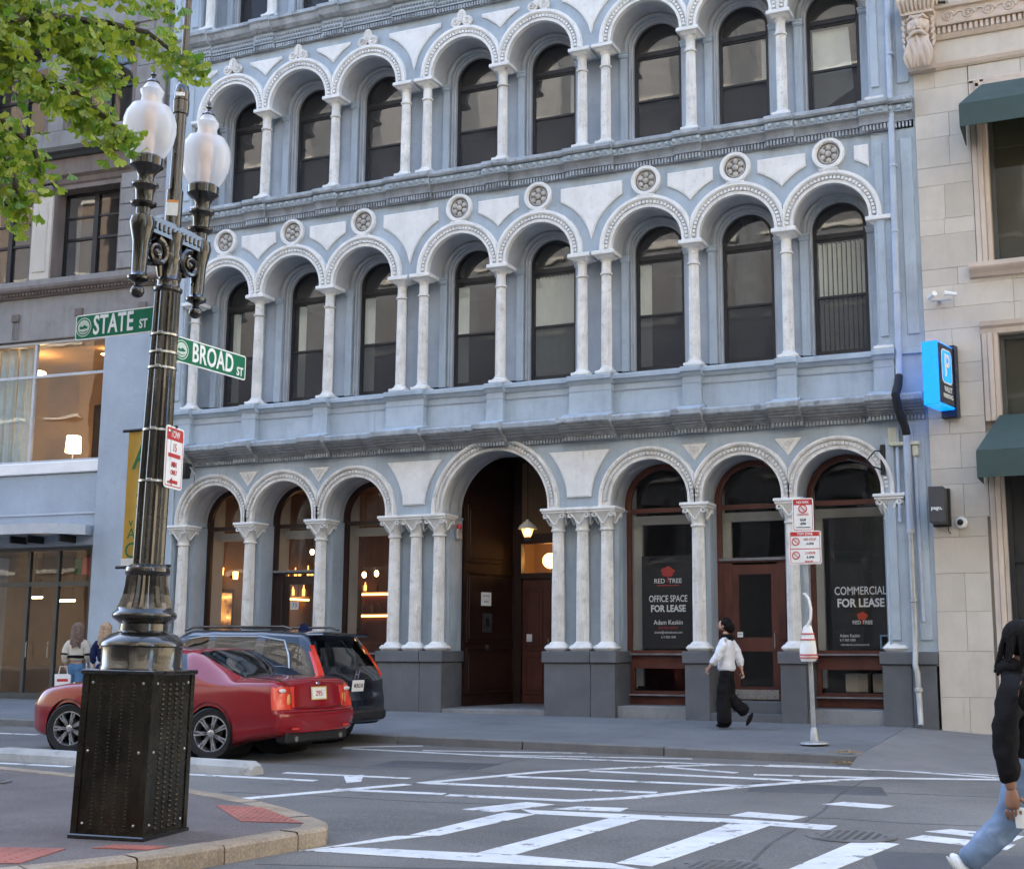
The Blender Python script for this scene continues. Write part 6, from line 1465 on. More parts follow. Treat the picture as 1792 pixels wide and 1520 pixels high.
m = MB(); m.tube([(.09, -.09, 3.05), (.09, -.09, 1.30), (.09, -.10, 1.15), (.10, -.26, .92), (.13, -.27, .80), (.15, -.27, .05), (.15, -.32, -.02)], .046, 12); m.build('lower_pipe', 'galv', t, smooth=True)
for z in (3.0, 1.9, .5): m = MB(); m.lathe([(.05, 0), (.065, .01), (.065, .06), (.05, .07)], 12, (.09 if z > 1 else .14, -.09 if z > 1 else -.27, z)); m.build('socket', 'galv', t)
t = tag(empty('conduit', (7.30, YF-.03, 0)), 'pale conduit with yellow brackets beside the drainpipe', 'conduit')
m = MB(); m.tube([(.06, -.035, 4.75), (.06, -.035, 3.2)], .03, 8); m.tube([(.28, -.04, 4.75), (.34, -.04, 4.2), (.36, -.04, 1.6)], .035, 8); m.build('tube', 'pipe_blue', t)
m = MB(); m.bbox(-.04, .42, -.12, -.0, 4.44, 4.50, .01); m.bbox(.30, .40, -.10, 0, 4.25, 4.44, .02); m.bbox(-.08, .10, -.06, 0, 4.46, 4.75, .01); m.build('bracket', 'pipe_cream', t)

# empty sign bracket
t = tag(empty('sign_bracket', (7.12, YF-.04, 4.0)), 'empty black iron sign bracket beside the rightmost ground floor arch', 'bracket')
m = MB(); m.bbox(-.04, .04, -.04, .0, -.02, .48, .008); m.build('back_plate', 'black_frame', t)
m = MB(); m.tube([(0, -.02, .06), (-.25, -.35, .14), (-.45, -.62, .18)], .014, 6); m.tube([(0, -.02, .38), (-.10, -.14, .37), (-.22, -.32, .18)], .012, 6); m.tube([(-.2, -.28, .13), (-.23, -.31, .02)], .01, 6); m.build('arm', 'black_frame', t)
# floodlight over the first arch
t = tag(empty('floodlight', (-6.93, YF-.05, 4.72)), 'black box floodlight on the facade above the leftmost arch', 'floodlight')
m = MB(); m.bbox(-.15, .15, -.42, -.22, -.17, .14, .02); m.build('housing', 'black_plastic', t, rot=(R(-8), 0, R(-8))); m = MB(); m.bbox(-.12, .12, -.434, -.42, -.13, .10, .004); m.build('lens', 'glass_car', t, rot=(R(-8), 0, R(-8)))
m = MB(); m.tube([(0, 0, .1), (0, -.22, .18), (0, -.3, .12)], .02, 6); m.tube([(.12, -.3, .1), (.2, -.25, -.05), (.12, -.15, -.16), (0, -.02, -.2)], .012, 6); m.build('arm', 'galv', t)
# fire alarm sounder in the entrance
t = tag(empty('fire_alarm', (-1.06, .36, 3.22)), 'grey alarm box with a red beacon on the entrance jamb', 'fire alarm')
m = MB(); m.bbox(0, .06, -.09, .09, 0, .20, .01); m.build('box', 'galv', t); m = MB(); m.lathe([(.05, 0), (.05, .07), (.03, .10)], 12, (.035, 0, .20)); m.build('beacon', 'sign_red', t, smooth=True)
# lantern
t = tag(empty('entrance_lantern', (.12, 1.0, 3.28)), 'glowing hexagonal lantern hanging in the dark entrance arch', 'lantern')
m = MB(); m.lathe([(.07, 0), (.13, .14), (.135, .16)], 6); m.build('glass_body', 'globe', t); m = MB(); m.sphere((0, 0, .10), .055, 10, 8, (1, 1, 1.3)); m.build('bulb', 'glow_lantern', t)

m = MB(); m.lathe([(.19, .155), (.15, .22), (.07, .29), (.03, .31), (.03, .34)], 12); m.build('hood', 'shade_pale', t)
m = MB(); m.tube([(0, 0, .33), (0, 0, 1.6)], .01, 6); m.build('chain', 'black_frame', t); m = MB(); m.lathe([(.06, -.07), (.075, -.04), (.06, 0)], 8); m.build('bottom_finial', 'iron', t)
# paper notices and intercom on the left timber wall of the entrance
bw = [o for o in bl.children if o.name.startswith('timber_wall')][0]
d_ang = bw.rotation_euler[2]
def on_wall(name, u, z, w_, h_, mt, lab, cat, extra=None, th=.012):
    p = Vector((-1.06, .66, 0))+Vector((cos(d_ang), sin(d_ang), 0))*u+Vector((sin(d_ang), -cos(d_ang), 0))*.03
    t = tag(empty(name, (p.x, p.y, z), d_ang), lab, cat); m = MB(); m.bbox(-w_/2, w_/2, -th, 0, -h_/2, h_/2, .003); m.build('face', mt, t)
    if extra: extra(t, th)
    return t
on_wall('paper_notice', .62, 2.12, .30, .26, 'sign_white', 'white paper notice pinned on the dark entrance wall', 'notice', lambda t, th: [text('lettering', 'NOTICE', .055, 'sign_ink', t, (0, -th-.001, .06), (R(90), 0, 0), ext=.0005), text('lettering', 'RING', .055, 'sign_ink', t, (0, -th-.001, -.05), (R(90), 0, 0), ext=.0005)])
def icom(t, th):
    m = MB(); m.bbox(-.05, .05, -th-.006, -th, -.08, .10, .003); m.build('key_panel', 'black_plastic', t)
on_wall('intercom', .66, 1.66, .27, .36, 'iron', 'bronze intercom panel on the dark entrance wall', 'intercom', icom)
on_wall('mail_slot', .66, 1.18, .12, .10, 'iron', 'small bronze plate low on the dark entrance wall', 'plate')

# ---- lease posters inside the right-hand shop windows
def poster(lab, cx, z0, z1, hw, y, items):
    t = tag(empty('lease_poster', (cx, y, z0)), lab, 'poster'); m = MB(); m.box(-hw, hw, 0, .006, 0, z1-z0); m.build('sheet', 'poster', t)
    for it in items:
        if it[0] == 't': text('lettering', it[1], it[2], it[5], t, (it[3], -.003, it[4]), (R(90), 0, 0), align='CENTER', sx=it[6] if len(it) > 6 else .85, ext=.001, bold=it[7] if len(it) > 7 else 0)
        elif it[0] == 'tree':
            x, z, s_ = it[1:4]; m = MB(); rr = random.Random(1)
            pts = [(x+s_*(1+.10*sin(5*a+.6)+.05*sin(9*a))*cos(a), z+s_*.72*(1+.10*sin(5*a+.6)+.05*sin(9*a))*sin(a)) for a in [2*pi*k/40 for k in range(40)]]
            m.prism(pts, -.004, -.001); m.prism([(x-.12*s_, z-1.5*s_), (x+.12*s_, z-1.5*s_), (x+.08*s_, z-.3*s_), (x-.08*s_, z-.3*s_)], -.0045, -.0015); m.build('red_tree_logo', 'poster_red', t)
        elif it[0] == 'r': m = MB(); m.box(it[1]-it[3]/2, it[1]+it[3]/2, -.003, -.001, it[2]-it[4]/2, it[2]+it[4]/2); m.build('print_block', it[5], t)
    return t
YP = YG+.115
poster('black OFFICE SPACE FOR LEASE poster in the window right of the entrance', 3.05, 1.17, 2.83, .50, YP,
  [('tree', 0, 1.37, .125), ('t', 'RED  TREE', .115, 0, 1.20, 'sign_white', 1.0, .001), ('r', 0, 1.125, .42, .014, 'poster_red'), ('t', 'OFFICE SPACE', .165, 0, .88, 'sign_white', .70, .002), ('t', 'FOR LEASE', .165, 0, .705, 'sign_white', .84, .005), ('t', 'Adam Keskin', .115, 0, .46, 'sign_white', .9, .001), ('t', 'BROKER AGENT', .06, 0, .365, 'poster_red'), ('t', 'akeskin@redtreeboston.com', .062, 0, .285, 'sign_white', .72), ('t', '617.000.1000', .06, 0, .20, 'sign_white')])
poster('black COMMERCIAL FOR LEASE poster in the rightmost arched window', 6.52, 1.15, 3.40, .52, YP,
  [('t', 'COMMERCIAL', .195, -.02, .985, 'sign_white', .72, .001), ('t', 'FOR LEASE', .195, -.02, .78, 'sign_white', .86, .006), ('tree', -.0, .565, .088), ('t', 'RED TREE', .088, .0, .455, 'sign_white', .9, .001), ('t', 'Adam Keskin', .08, -.22, .235, 'sign_white', .8), ('t', '617 000 1000', .06, -.26, .16, 'sign_white', .8), ('t', 'redtreeboston.com/commercial', .05, -.14, .085, 'sign_white', .75), ('r', .37, .13, .17, .24, 'poster_blue'), ('r', .37, .14, .12, .16, 'sign_white')])

# white boxes low in the rightmost window, small notices on the doors
for k, (x, w_, lab) in enumerate(((6.36, .38, 'cream cardboard box behind the low pane of the rightmost window, left'), (6.80, .34, 'cream cardboard box behind the low pane of the rightmost window, right'))):
    t = tag(empty('cardboard_box', (x, YG+.25, .44)), lab, 'box', 'boxes in the rightmost window'); m = MB(); m.bbox(-w_/2, w_/2, 0, .3, 0, .31, .01); m.build('carton', 'carton', t); m = MB(); m.bbox(-.02, .02, -.003, .3, 0, .312, .001); m.build('tape', 'plaster', t)

t = tag(empty('door_number_plate', (-4.86, YG-.07, 2.02)), 'small white 73 plate on the glass of the left shop door', 'plate'); m = MB(); m.bbox(-.10, .10, -.004, .0, -.08, .08, .002); m.build('plate', 'sign_ink', t)
m = MB(); m.prism(rrect(.20, .16, .005), -.006, -.005); m.build('rim', 'plaster', t); text('lettering', '73', .13, 'sign_ink', t, (0, -.008, 0), (R(90), 0, 0))
t = tag(empty('door_sticker', (-4.66, YG-.07, 1.42)), 'round green sticker on the glass of the left shop door', 'sticker'); m = MB(); m.lathe([(.07, 0), (.07, .003)], 20); m.build('disc', 'sticker_green', t, rot=(R(90), 0, 0)); m = MB(); m.tube([(.04*cos(2*pi*k/16), -.005, .04*sin(2*pi*k/16)) for k in range(17)], .005, 4); m.build('ring_print', 'sign_white', t)
t = tag(empty('door_notice', (4.43, YG-.065, 1.41)), 'small white notice at the foot of the right shop door glass', 'notice'); m = MB(); m.bbox(-.05, .05, -.004, 0, -.045, .045, .001); m.build('card', 'sign_white', t); text('lettering', 'OPEN', .03, 'sign_ink', t, (0, -.005, 0), (R(90), 0, 0))
# ================================================================ cars
def crom(p0, p1, p2, p3, t):
    return 0.5*((2*p1)+(-p0+p2)*t+(2*p0-5*p1+4*p2-p3)*t*t+(-p0+3*p1-3*p2+p3)*t**3)
def spline_rows(rows, n):
    """Catmull-Rom through a list of Vectors, n steps per interval"""
    out = []
    m = len(rows)
    for i in range(m-1):
        a, b, c, d = rows[max(i-1, 0)], rows[i], rows[i+1], rows[min(i+2, m-1)]
        for k in range(n): out.append(crom(a, b, c, d, k/n))
    out.append(rows[-1]); return out
def car_surface(net, nu=8, nv=5, caps=12, bulge=(.07, .10)):
    """net[i][j] control points of the left half, rear to front / sill to roof centre; returns verts, quads with (u, v) of each quad, and cap quads"""
    rows = [spline_rows([Vector(p) for p in st], nv) for st in net]
    cols = [spline_rows([r[j] for r in rows], nu) for j in range(len(rows[0]))]
    NU, NV = len(cols[0]), len(cols)
    P = [[cols[j][i] for j in range(NV)] for i in range(NU)]
    return P, NU, NV
class CarMesh:
    def __init__(s, net, wheels, wr, nu=8, nv=5, bulge=(.07, .12)):
        s.P, s.NU, s.NV = car_surface(net, nu, nv); s.nu, s.nv = nu, nv
        s.wheels, s.wr = wheels, wr; s.faces = []     # (verts, tag)
        P = s.P
        def arch(q):
            for wx in wheels:
                d = Vector((q.x-wx, 0, q.z-.33)); l = d.length
                if l < wr and q.z < .33+wr+.02: return wx, l
            return None
        NVs = 4*nv   # arches only bite into the lower body
        for sd in (1, -1):
            for i in range(s.NU-1):
                for j in range(s.NV-1):
                    qs = [P[i][j], P[i+1][j], P[i+1][j+1], P[i][j+1]]
                    if j < NVs:
                        ins = [arch(q) for q in qs]
                        if all(ins): continue
                        if any(ins):
                            nq = []
                            for q, a in zip(qs, ins):
                                if a:
                                    d = Vector((q.x-a[0], 0, q.z-.33)); d = d.normalized() if d.length > 1e-5 else Vector((0, 0, 1)); nq.append(Vector((a[0]+d.x*wr, q.y, .33+d.z*wr)))
                                else: nq.append(q)
                            qs = nq
                    qs = [Vector((q.x, q.y*sd, q.z)) for q in qs]
                    s.faces.append((qs, ('side', sd, i/nu, j/nv)))
        # end caps
        for end, i, bg in ((0, 0, -bulge[0]), (1, s.NU-1, bulge[1])):
            rows = P[i]; K = 16
            for j in range(s.NV-2):
                for k in range(K):
                    def pt(jj, kk):
                        t = 1-2*kk/K; q = rows[jj]; return Vector((q.x+bg*(1-abs(t)**2.6), q.y*t, q.z))
                    s.faces.append(([pt(j, k), pt(j+1, k), pt(j+1, k+1), pt(j, k+1)], ('cap', end, 1-2*(k+.5)/K, (rows[j].z+rows[j+1].z)/2)))
            j = s.NV-2
    def emit(s, name, pred, mt, parent, off=0.0, smooth=True):
        m = MB()
        for qs, tg in s.faces:
            if pred(tg, qs): m.add([tuple(q) for q in qs], [(0, 1, 2, 3)])
        if not m.f: return None
        me = bpy.data.meshes.new(name); me.from_pydata(m.v, [], m.f)
        b = bmesh.new(); b.from_mesh(me); bmesh.ops.remove_doubles(b, verts=b.verts, dist=.0008); bmesh.ops.recalc_face_normals(b, faces=b.faces)
        if off:
            b.normal_update()
            c = Vector((1.2, 0, .7))
            for v in b.verts:
                n_ = v.normal
                if n_.dot(v.co-c) < 0: n_ = -n_
                v.co += n_*off
        b.to_mesh(me); b.free(); me.materials.append(M[mt])
        if smooth:
            me.polygons.foreach_set('use_smooth', [True]*len(me.polygons))
            try: me.set_sharp_from_angle(angle=R(40))
            except Exception: pass
        return inst(name, me, parent)
def wheel_meshes(r, wd, spokes):
    t = MB(); w2 = wd/2; ri = r*.70
    t.lathe([(ri, -w2*.9), (r*.93, -w2), (r*.985, -w2*.8), (r, -w2*.4), (r, w2*.4), (r*.985, w2*.8), (r*.93, w2), (ri, w2*.9)], 40, cap=False)
    tyre = t.mesh('tyre', 'rubber', True)
    m = MB(); m.lathe([(ri*.99, w2*.86), (ri*.93, w2*.88), (ri*.90, w2*.5), (ri*.9, -w2*.6)], 40, cap=False); m.lathe([(ri*.16, w2*.55), (ri*.2, w2*.8), (ri*.12, w2*.86), (.005, w2*.87)], 16)
    for k in range(spokes):
        for dd in (-.10, .10):
            a = 2*pi*k/spokes; b = a+dd; p = Vector((cos(a), sin(a), 0)); q = Vector((cos(b), sin(b), 0)); n_ = Vector((-sin(a), cos(a), 0))*ri*.055
            v = [p*ri*.12-n_, p*ri*.12+n_, q*ri*.93+n_*.9, q*ri*.93-n_*.9]
            m.add([(x.x, x.y, w2*.80) for x in v]+[(x.x, x.y, w2*.45) for x in v], [(0, 1, 2, 3), (0, 4, 5, 1), (1, 5, 6, 2), (2, 6, 7, 3), (3, 7, 4, 0)])
    rim = m.mesh('rim', 'alloy', False)
    d = MB(); d.lathe([(ri*.55, w2*.1), (ri*.55, w2*.2), (.01, w2*.21)], 24); disc = d.mesh('brake_disc', 'iron', True)
    return tyre, rim, disc
WM = wheel_meshes(.325, .215, 7)
def add_wheels(car, xs, y, sc=1.0):
    for x in xs:
        for sd in (1, -1):
            o = inst('wheel', WM[0], car, (x, sd*y, .325*sc), (R(90)*-1*sd, 0, R(17)), (sc,)*3)
            inst('rim', WM[1], o); inst('brake_disc', WM[2], o)
            m = MB(); m.lathe([(.01, 0), (.39, 0), (.39, .52)], 24, cap=False); m.build('wheel_well', 'black_plastic', car, (x, sd*(y-.40), .36), (R(-90)*sd*1, 0, 0))

def sedan():
    car = tag(empty('red_car', (-.12+.0, -7.02, zr(-.3)), R(180-3.0)), 'glossy dark red saloon car seen from its rear left corner', 'car')
    W = .905
    def st(xb, xr, w, zs, zbelt, zre, zroof, wr_, wroof2=.62, xbot=None, x_mid=None):
        xl = xb if xbot is None else xbot
        xm = xl if x_mid is None else x_mid
        return [(xl, W*w*.80, zs), (xl, W*w*.955, zs+.05), (xm, W*w*.992, zs+.24), (xm*.5+xb*.5, W*w*1.0, .66), (xb, W*w*.965, zbelt), (xr, W*wr_, zre), (xr, W*wr_*wroof2, zroof-.012), (xr, 0, zroof)]
    net = [
      st(-1.00, -.985, .90, .36, .90, .985, 1.015, .78, xbot=-1.075, x_mid=-1.085),
      st(-.90, -.90, .955, .31, .935, 1.025, 1.055, .80, xbot=-.97, x_mid=-.98),
      st(-.55, -.50, .99, .24, .955, 1.045, 1.085, .80),
      st(-.25, -.28, 1.0, .18, .955, 1.075, 1.115, .775),
      st(.22, .46, 1.0, .18, .95, 1.345, 1.425, .715),
      st(.50, .72, 1.0, .18, .945, 1.37, 1.445, .71),
      st(1.20, 1.16, 1.0, .17, .935, 1.385, 1.455, .71),
      st(1.28, 1.24, 1.0, .17, .933, 1.385, 1.455, .71),
      st(1.92, 1.66, 1.0, .17, .92, 1.345, 1.425, .69),
      st(2.24, 2.32, .995, .18, .935, 1.00, 1.04, .78),
      st(2.72, 2.75, .985, .19, .91, .955, .99, .78),
      st(3.12, 3.14, .945, .21, .84, .885, .92, .78),
      st(3.34, 3.32, .86, .25, .70, .765, .79, .74)]
    cm = CarMesh(net, (0, 2.55), .372)
    def side_glass(tg, qs):
        if tg[0] != 'side': return None
        u, v = tg[2], tg[3]
        if 4.25 <= v < 4.86:
            if 4.75 <= u < 6.0: return 'rear_side_window'
            if 7.0 <= u < 8.35: return 'front_side_window'
        if v >= 5.15:
            if 2.6 <= u < 3.95: return 'rear_window'
            if 8.1 <= u < 8.95: return 'windscreen'
        return None
    def lamp_(tg, qs):
        z = sum(q.z for q in qs)/4
        if tg[0] == 'side': return tg[2] < .75 and .67 < z < .94 and tg[3] < 4.2
        return tg[1] == 0 and abs(tg[2]) > .62 and .67 < z < .95
    isl = lambda tg, qs: bool(lamp_(tg, qs))
    body = cm.emit('body', lambda t, q: not side_glass(t, q) and not isl(t, q), 'car_red', car)
    for nm in ('rear_window', 'windscreen'): cm.emit(nm, lambda t, q, nm=nm: side_glass(t, q) == nm, 'glass_car', car)
    for nm in ('rear_side_window', 'front_side_window'):
        for sd in (1, -1): cm.emit(nm, lambda t, q, nm=nm: side_glass(t, q) == nm and t[1] == sd, 'glass_car', car)
    for sd in (1, -1):
        o = cm.emit('tail_light', lambda t, q: isl(t, q) and ((t[0] == 'side' and t[1] == sd) or (t[0] == 'cap' and t[2]*sd > 0)), 'lens_red', car, .004)
        m = MB(); m.sphere((-1.035, sd*.70, .90), .055, 14, 10, (.30, 1.3, .5)); m.build('reversing_lamp', 'lens_clear', o, smooth=True)
        m = MB(); m.sphere((-1.062, sd*.60, .775), .055, 14, 10, (.22, .8, 1.5)); m.build('indicator_glow', 'lens_amber', o, smooth=True)  # amber patch imitates orange sun glow on the lens
    # interior mass: dark cabin tub, seats
    m = MB(); m.bbox(.0, 2.2, -.72, .72, .25, .80, .05); m.build('cabin_floor', 'black_plastic', car)
    for x, h in ((.45, 1.12), (1.35, 1.15)):
        for y in (-.36, .36): m = MB(); m.bbox(x-.1, x+.06, y-.24, y+.24, .7, h-.1, .05); m.bbox(x-.08, x+.02, y-.12, y+.12, h-.08, h+.10, .03); m.build('seat', 'cloth_black', car)
    # rear details: boot seam, plate recess, bumper step, exhaust, badge, reflectors
    for sd in (1, -1):
        m = MB(); m.tube([(-1.088, sd*.575, .68), (-1.078, sd*.58, .85), (-1.04, sd*.60, .985), (-.95, sd*.66, 1.035), (-.55, sd*.68, 1.065)], .005, 5); m.build('boot_seam', 'black_plastic', car)
    m = MB(); m.tube([(-1.092, .575, .68), (-1.135, .3, .675), (-1.145, 0, .675), (-1.135, -.3, .675), (-1.092, -.575, .68)], .005, 5); m.build('boot_seam', 'black_plastic', car)
    def rear_x(y, base): return base-.07*(1-abs(y/.75)**2.6)
    m = MB(); pts = [(rear_x(y, -1.085)-.004, y, .63) for y in [-.72+.09*k for k in range(17)]]; m.tube(pts, .010, 6); m.build('bumper_crease', 'car_red', car)
    m = MB(); m.bbox(-1.10, -.9, -.66, .66, .22, .38, .03); m.build('bumper_valance', 'black_plastic', car)
    for sd in (1, -1): m = MB(); m.tube([(-1.12, sd*.48, .28), (-.9, sd*.48, .28)], .035, 10); m.build('exhaust_pipe', 'steel', car)
    p = MB(); p.bbox(-.003, .003, -.165, .165, -.085, .085, .002); pl = p.build('number_plate', 'plate', car, (-1.088, 0, .855), (0, R(5), 0))
    p = MB()
    for a in ((-.166, .166, .072, .086), (-.166, .166, -.086, -.072), (-.166, -.150, -.072, .072), (.150, .166, -.072, .072)): p.box(-.0065, -.003, *a)
    p.build('plate_frame', 'plate_gold', pl)
    text('plate_number', '295', .10, 'lens_red', pl, (-.006, 0, -.005), (R(90), 0, R(-90)))
    m = MB(); m.sphere((-1.07, 0, .985), .03, 12, 8, (.25, 1.7, .7)); m.build('boot_badge', 'chrome', car, smooth=True)
    for sd in (1, -1): m = MB(); m.bbox(-1.155, -1.14, sd*.55-.07, sd*.55+.07, .40, .425, .004); m.build('reflector', 'lens_red', car)
    # window trim, door handle, mirror, sticker, headlamp
    for sd in (1, -1):
        m = MB(); m.tube([(x, sd*(W*.968+.004), .950-.008*k) for k, x in enumerate((.42, .8, 1.2, 1.6, 2.0))], .010, 6); m.build('window_trim', 'chrome', car)
        for x in (.75, 1.65): m = MB(); m.bbox(x-.10, x+.10, sd*(W+.0)-.008, sd*W+.014, .80, .83, .006); m.build('door_handle', 'car_red', car)
        m = MB(); m.sphere((1.95, sd*(W+.10), 1.0), .09, 12, 8, (.6, 1.1, .8)); m.build('wing_mirror', 'car_red', car, smooth=True)
        m = MB(); m.sphere((3.14, sd*.68, .73), .15, 14, 10, (1.0, .75, .55)); m.build('headlight', 'lens_clear', car, smooth=True)
    m = MB(); m.prism([(.70, 1.03), (.75, 1.10), (.80, 1.03), (.75, .97)], W*.93, W*.935); m.build('window_sticker', 'sign_white', car)
    for x in (1.22, .35, 2.2): 
        m = MB(); m.tube([(x, W*.99+.004, .25), (x+.01, W*1.0+.003, .60), (x+.0, W*.97+.004, .92)], .004, 5); m.build('door_seam', 'black_plastic', car)
    add_wheels(car, (0, 2.55), .80, 1.05)
    car.scale = (.965,)*3
    return car
sedan()

def suv():
    car = tag(empty('black_suv', (-.60, -5.30, zr(-.6)), R(180)), 'black sport utility car parked at the kerb beyond the red car', 'car')
    W = .90
    def st(xb, xr, w, zs, zbelt, zre, zroof, wr_, xl=None):
        xl = xb if xl is None else xl
        return [(xl, W*w*.82, zs), (xl, W*w*.965, zs+.06), (xl, W*w*.995, zs+.28), (xl*.6+xb*.4, W*w*1.0, .78), (xb, W*w*.97, zbelt), (xr, W*wr_, zre), (xr, W*wr_*.65, zroof-.015), (xr, 0, zroof)]
    net = [
      st(-.86, -.58, .93, .34, 1.05, 1.50, 1.575, .74, -.93),
      st(-.74, -.48, .98, .30, 1.06, 1.54, 1.615, .765, -.84),
      st(-.45, -.30, 1.0, .27, 1.06, 1.56, 1.64, .775),
      st(.25, .25, 1.0, .25, 1.04, 1.58, 1.665, .785),
      st(.70, .72, 1.0, .25, 1.02, 1.585, 1.67, .785),
      st(1.25, 1.22, 1.0, .25, 1.00, 1.58, 1.67, .785),
      st(2.05, 1.70, 1.0, .25, .98, 1.52, 1.62, .77),
      st(2.45, 2.50, .99, .26, .97, 1.04, 1.09, .80),
      st(3.0, 3.0, .96, .28, .90, .96, 1.0, .78),
      st(3.38, 3.38, .88, .32, .76, .82, .86, .70)]
    cm = CarMesh(net, (0, 2.62), .40, bulge=(.06, .12))
    def gl(t, q):
        z = sum(v.z for v in q)/4
        if t[0] == 'cap': return 'rear_window' if (t[1] == 0 and z > 1.10 and z < 1.49 and abs(t[2]) < .84) else None
        u, v = t[2], t[3]
        if 4.2 <= v < 4.85:
            if 1.3 <= u < 2.75: return 'quarter_window'
            if 2.9 <= u < 4.5: return 'rear_side_window'
            if 4.65 <= u < 6.4: return 'front_side_window'
        if v >= 5.2 and 6.15 <= u < 6.95: return 'windscreen'
    def tl(t, q):
        z = sum(v.z for v in q)/4
        if t[0] == 'cap': return t[1] == 0 and abs(t[2]) > .90 and .98 < z < 1.40
        return t[2] < .5 and .98 < z < 1.36 and 3.4 < t[3] < 4.9
    cm.emit('body', lambda t, q: not gl(t, q) and not tl(t, q), 'car_black', car)
    for nm in ('rear_window', 'windscreen'): cm.emit(nm, lambda t, q, nm=nm: gl(t, q) == nm, 'glass_car', car)
    for nm in ('quarter_window', 'rear_side_window', 'front_side_window'):
        for sd in (1, -1): cm.emit(nm, lambda t, q, nm=nm: gl(t, q) == nm and t[1] == sd, 'glass_car', car)
    for sd in (1, -1): cm.emit('tail_light', lambda t, q: tl(t, q) and ((t[0] == 'side' and t[1] == sd) or (t[0] == 'cap' and t[2]*sd > 0)), 'lens_red', car, .005)
    m = MB(); m.bbox(.0, 2.3, -.70, .70, .3, .95, .05); m.build('cabin_floor', 'black_plastic', car)
    m = MB(); m.bbox(-.78, -.42, -.60, .60, 1.555, 1.60, .02); m.build('rear_spoiler', 'car_black', car)
    m = MB(); m.prism([(-.1, 0), (.1, 0), (.06, .09), (.0, .10)], -.02, .02); m.build('roof_fin', 'cloth_navy', car, (-.05, .0, 1.655), smooth=True)
    for sd in (1, -1):
        m = MB(); m.tube([(-.25, sd*.60, 1.66), (-.1, sd*.60, 1.70), (1.5, sd*.60, 1.70), (1.65, sd*.6, 1.65)], .018, 8); m.build('roof_rail', 'car_black', car, smooth=True)
        m = MB(); m.tube([(x, sd*(W*z), zz) for x, z, zz in ((-.30, .985, 1.075), (.3, .985, 1.06), (1.2, .985, 1.02), (2.0, .985, 1.0))], .010, 6); m.build('window_trim', 'alu', car)
        pts = [(-.42, sd*(W*.97+.006), 1.10), (-.36, sd*(W*.90+.010), 1.30), (-.22, sd*(W*.80+.012), 1.50), (.2, sd*(W*.79+.006), 1.56), (1.2, sd*(W*.79+.006), 1.565), (1.7, sd*(W*.78), 1.50)]
        m = MB(); m.tube(pts, .012, 6); m.build('window_trim', 'alu', car)
    m = MB(); m.bbox(-1.04, -.9, -.75, .75, .36, .52, .04); m.build('rear_bumper', 'black_plastic', car)
    p = MB(); p.bbox(-.003, .003, -.155, .155, -.08, .08, .002); pl = p.build('number_plate', 'plate', car, (-.995, 0, .86), (0, R(-6), 0)); text('plate_number', '4KRG18', .085, 'sign_ink', pl, (-.006, 0, 0), (R(90), 0, R(-90)), sx=.8)
    m = MB(); m.box(-.006, .0, -.05, -.03, -.06, .06); m.box(-.006, 0, .03, .05, -.06, .06); m.box(-.006, 0, -.03, .03, -.01, .012); m.build('tailgate_badge', 'chrome', car, (-.975, 0, 1.02), (0, R(-14), 0))
    add_wheels(car, (0, 2.62), .79, 1.06)
    return car
suv()
# ================================================================ people
def skin(V, E, sub=2, root=None, gr=1.0):
    """grow a smooth surface round a skeleton: V = {name: (x, y, z, r) or (x, y, z, rx, ry)}, E = chains of names"""
    names = list(V); idx = {k: i for i, k in enumerate(names)}
    me = bpy.data.meshes.new('skeleton'); ed = []
    for ch in E:
        for a, b in zip(ch[:-1], ch[1:]): ed.append((idx[a], idx[b]))
    me.from_pydata([V[k][:3] for k in names], ed, [])
    o = bpy.data.objects.new('skeleton', me); COL.objects.link(o)
    md = o.modifiers.new('skin', 'SKIN'); md.use_smooth_shade = True; md.branch_smoothing = .6
    for i, k in enumerate(names):
        v = V[k]; sv_ = me.skin_vertices[0].data[i]; sv_.radius = (v[3]*gr, (v[4] if len(v) > 4 else v[3])*gr); sv_.use_root = (k == (root or names[0]))
    sb = o.modifiers.new('sub', 'SUBSURF'); sb.levels = sub; sb.render_levels = sub
    bpy.context.view_layer.update()
    r = bpy.data.meshes.new_from_object(o.evaluated_get(bpy.context.evaluated_depsgraph_get()))
    COL.objects.unlink(o); bpy.data.objects.remove(o)
    r.polygons.foreach_set('use_smooth', [True]*len(r.polygons)); return r
from mathutils import noise as mnoise
def joined(name, meshes, mt, parent, fold=0.0):
    b = bmesh.new()
    for m_ in meshes: b.from_mesh(m_)
    if fold:            # cloth folds: ridged noise, stretched across the limb
        b.normal_update()
        for v in b.verts:
            q = Vector((v.co.x*7, v.co.y*7, v.co.z*11)); k = 1-abs(mnoise.noise(q)*1.6); k2 = mnoise.noise(q*2.3+Vector((5, 3, 1)))
            v.co += v.normal*fold*(k*1.2-.6+k2*.5)
    me = bpy.data.meshes.new(name); b.to_mesh(me); b.free(); me.materials.clear(); me.materials.append(M[mt])
    me.polygons.foreach_set('material_index', [0]*len(me.polygons)); me.polygons.foreach_set('use_smooth', [True]*len(me.polygons))
    return inst(name, me, parent)
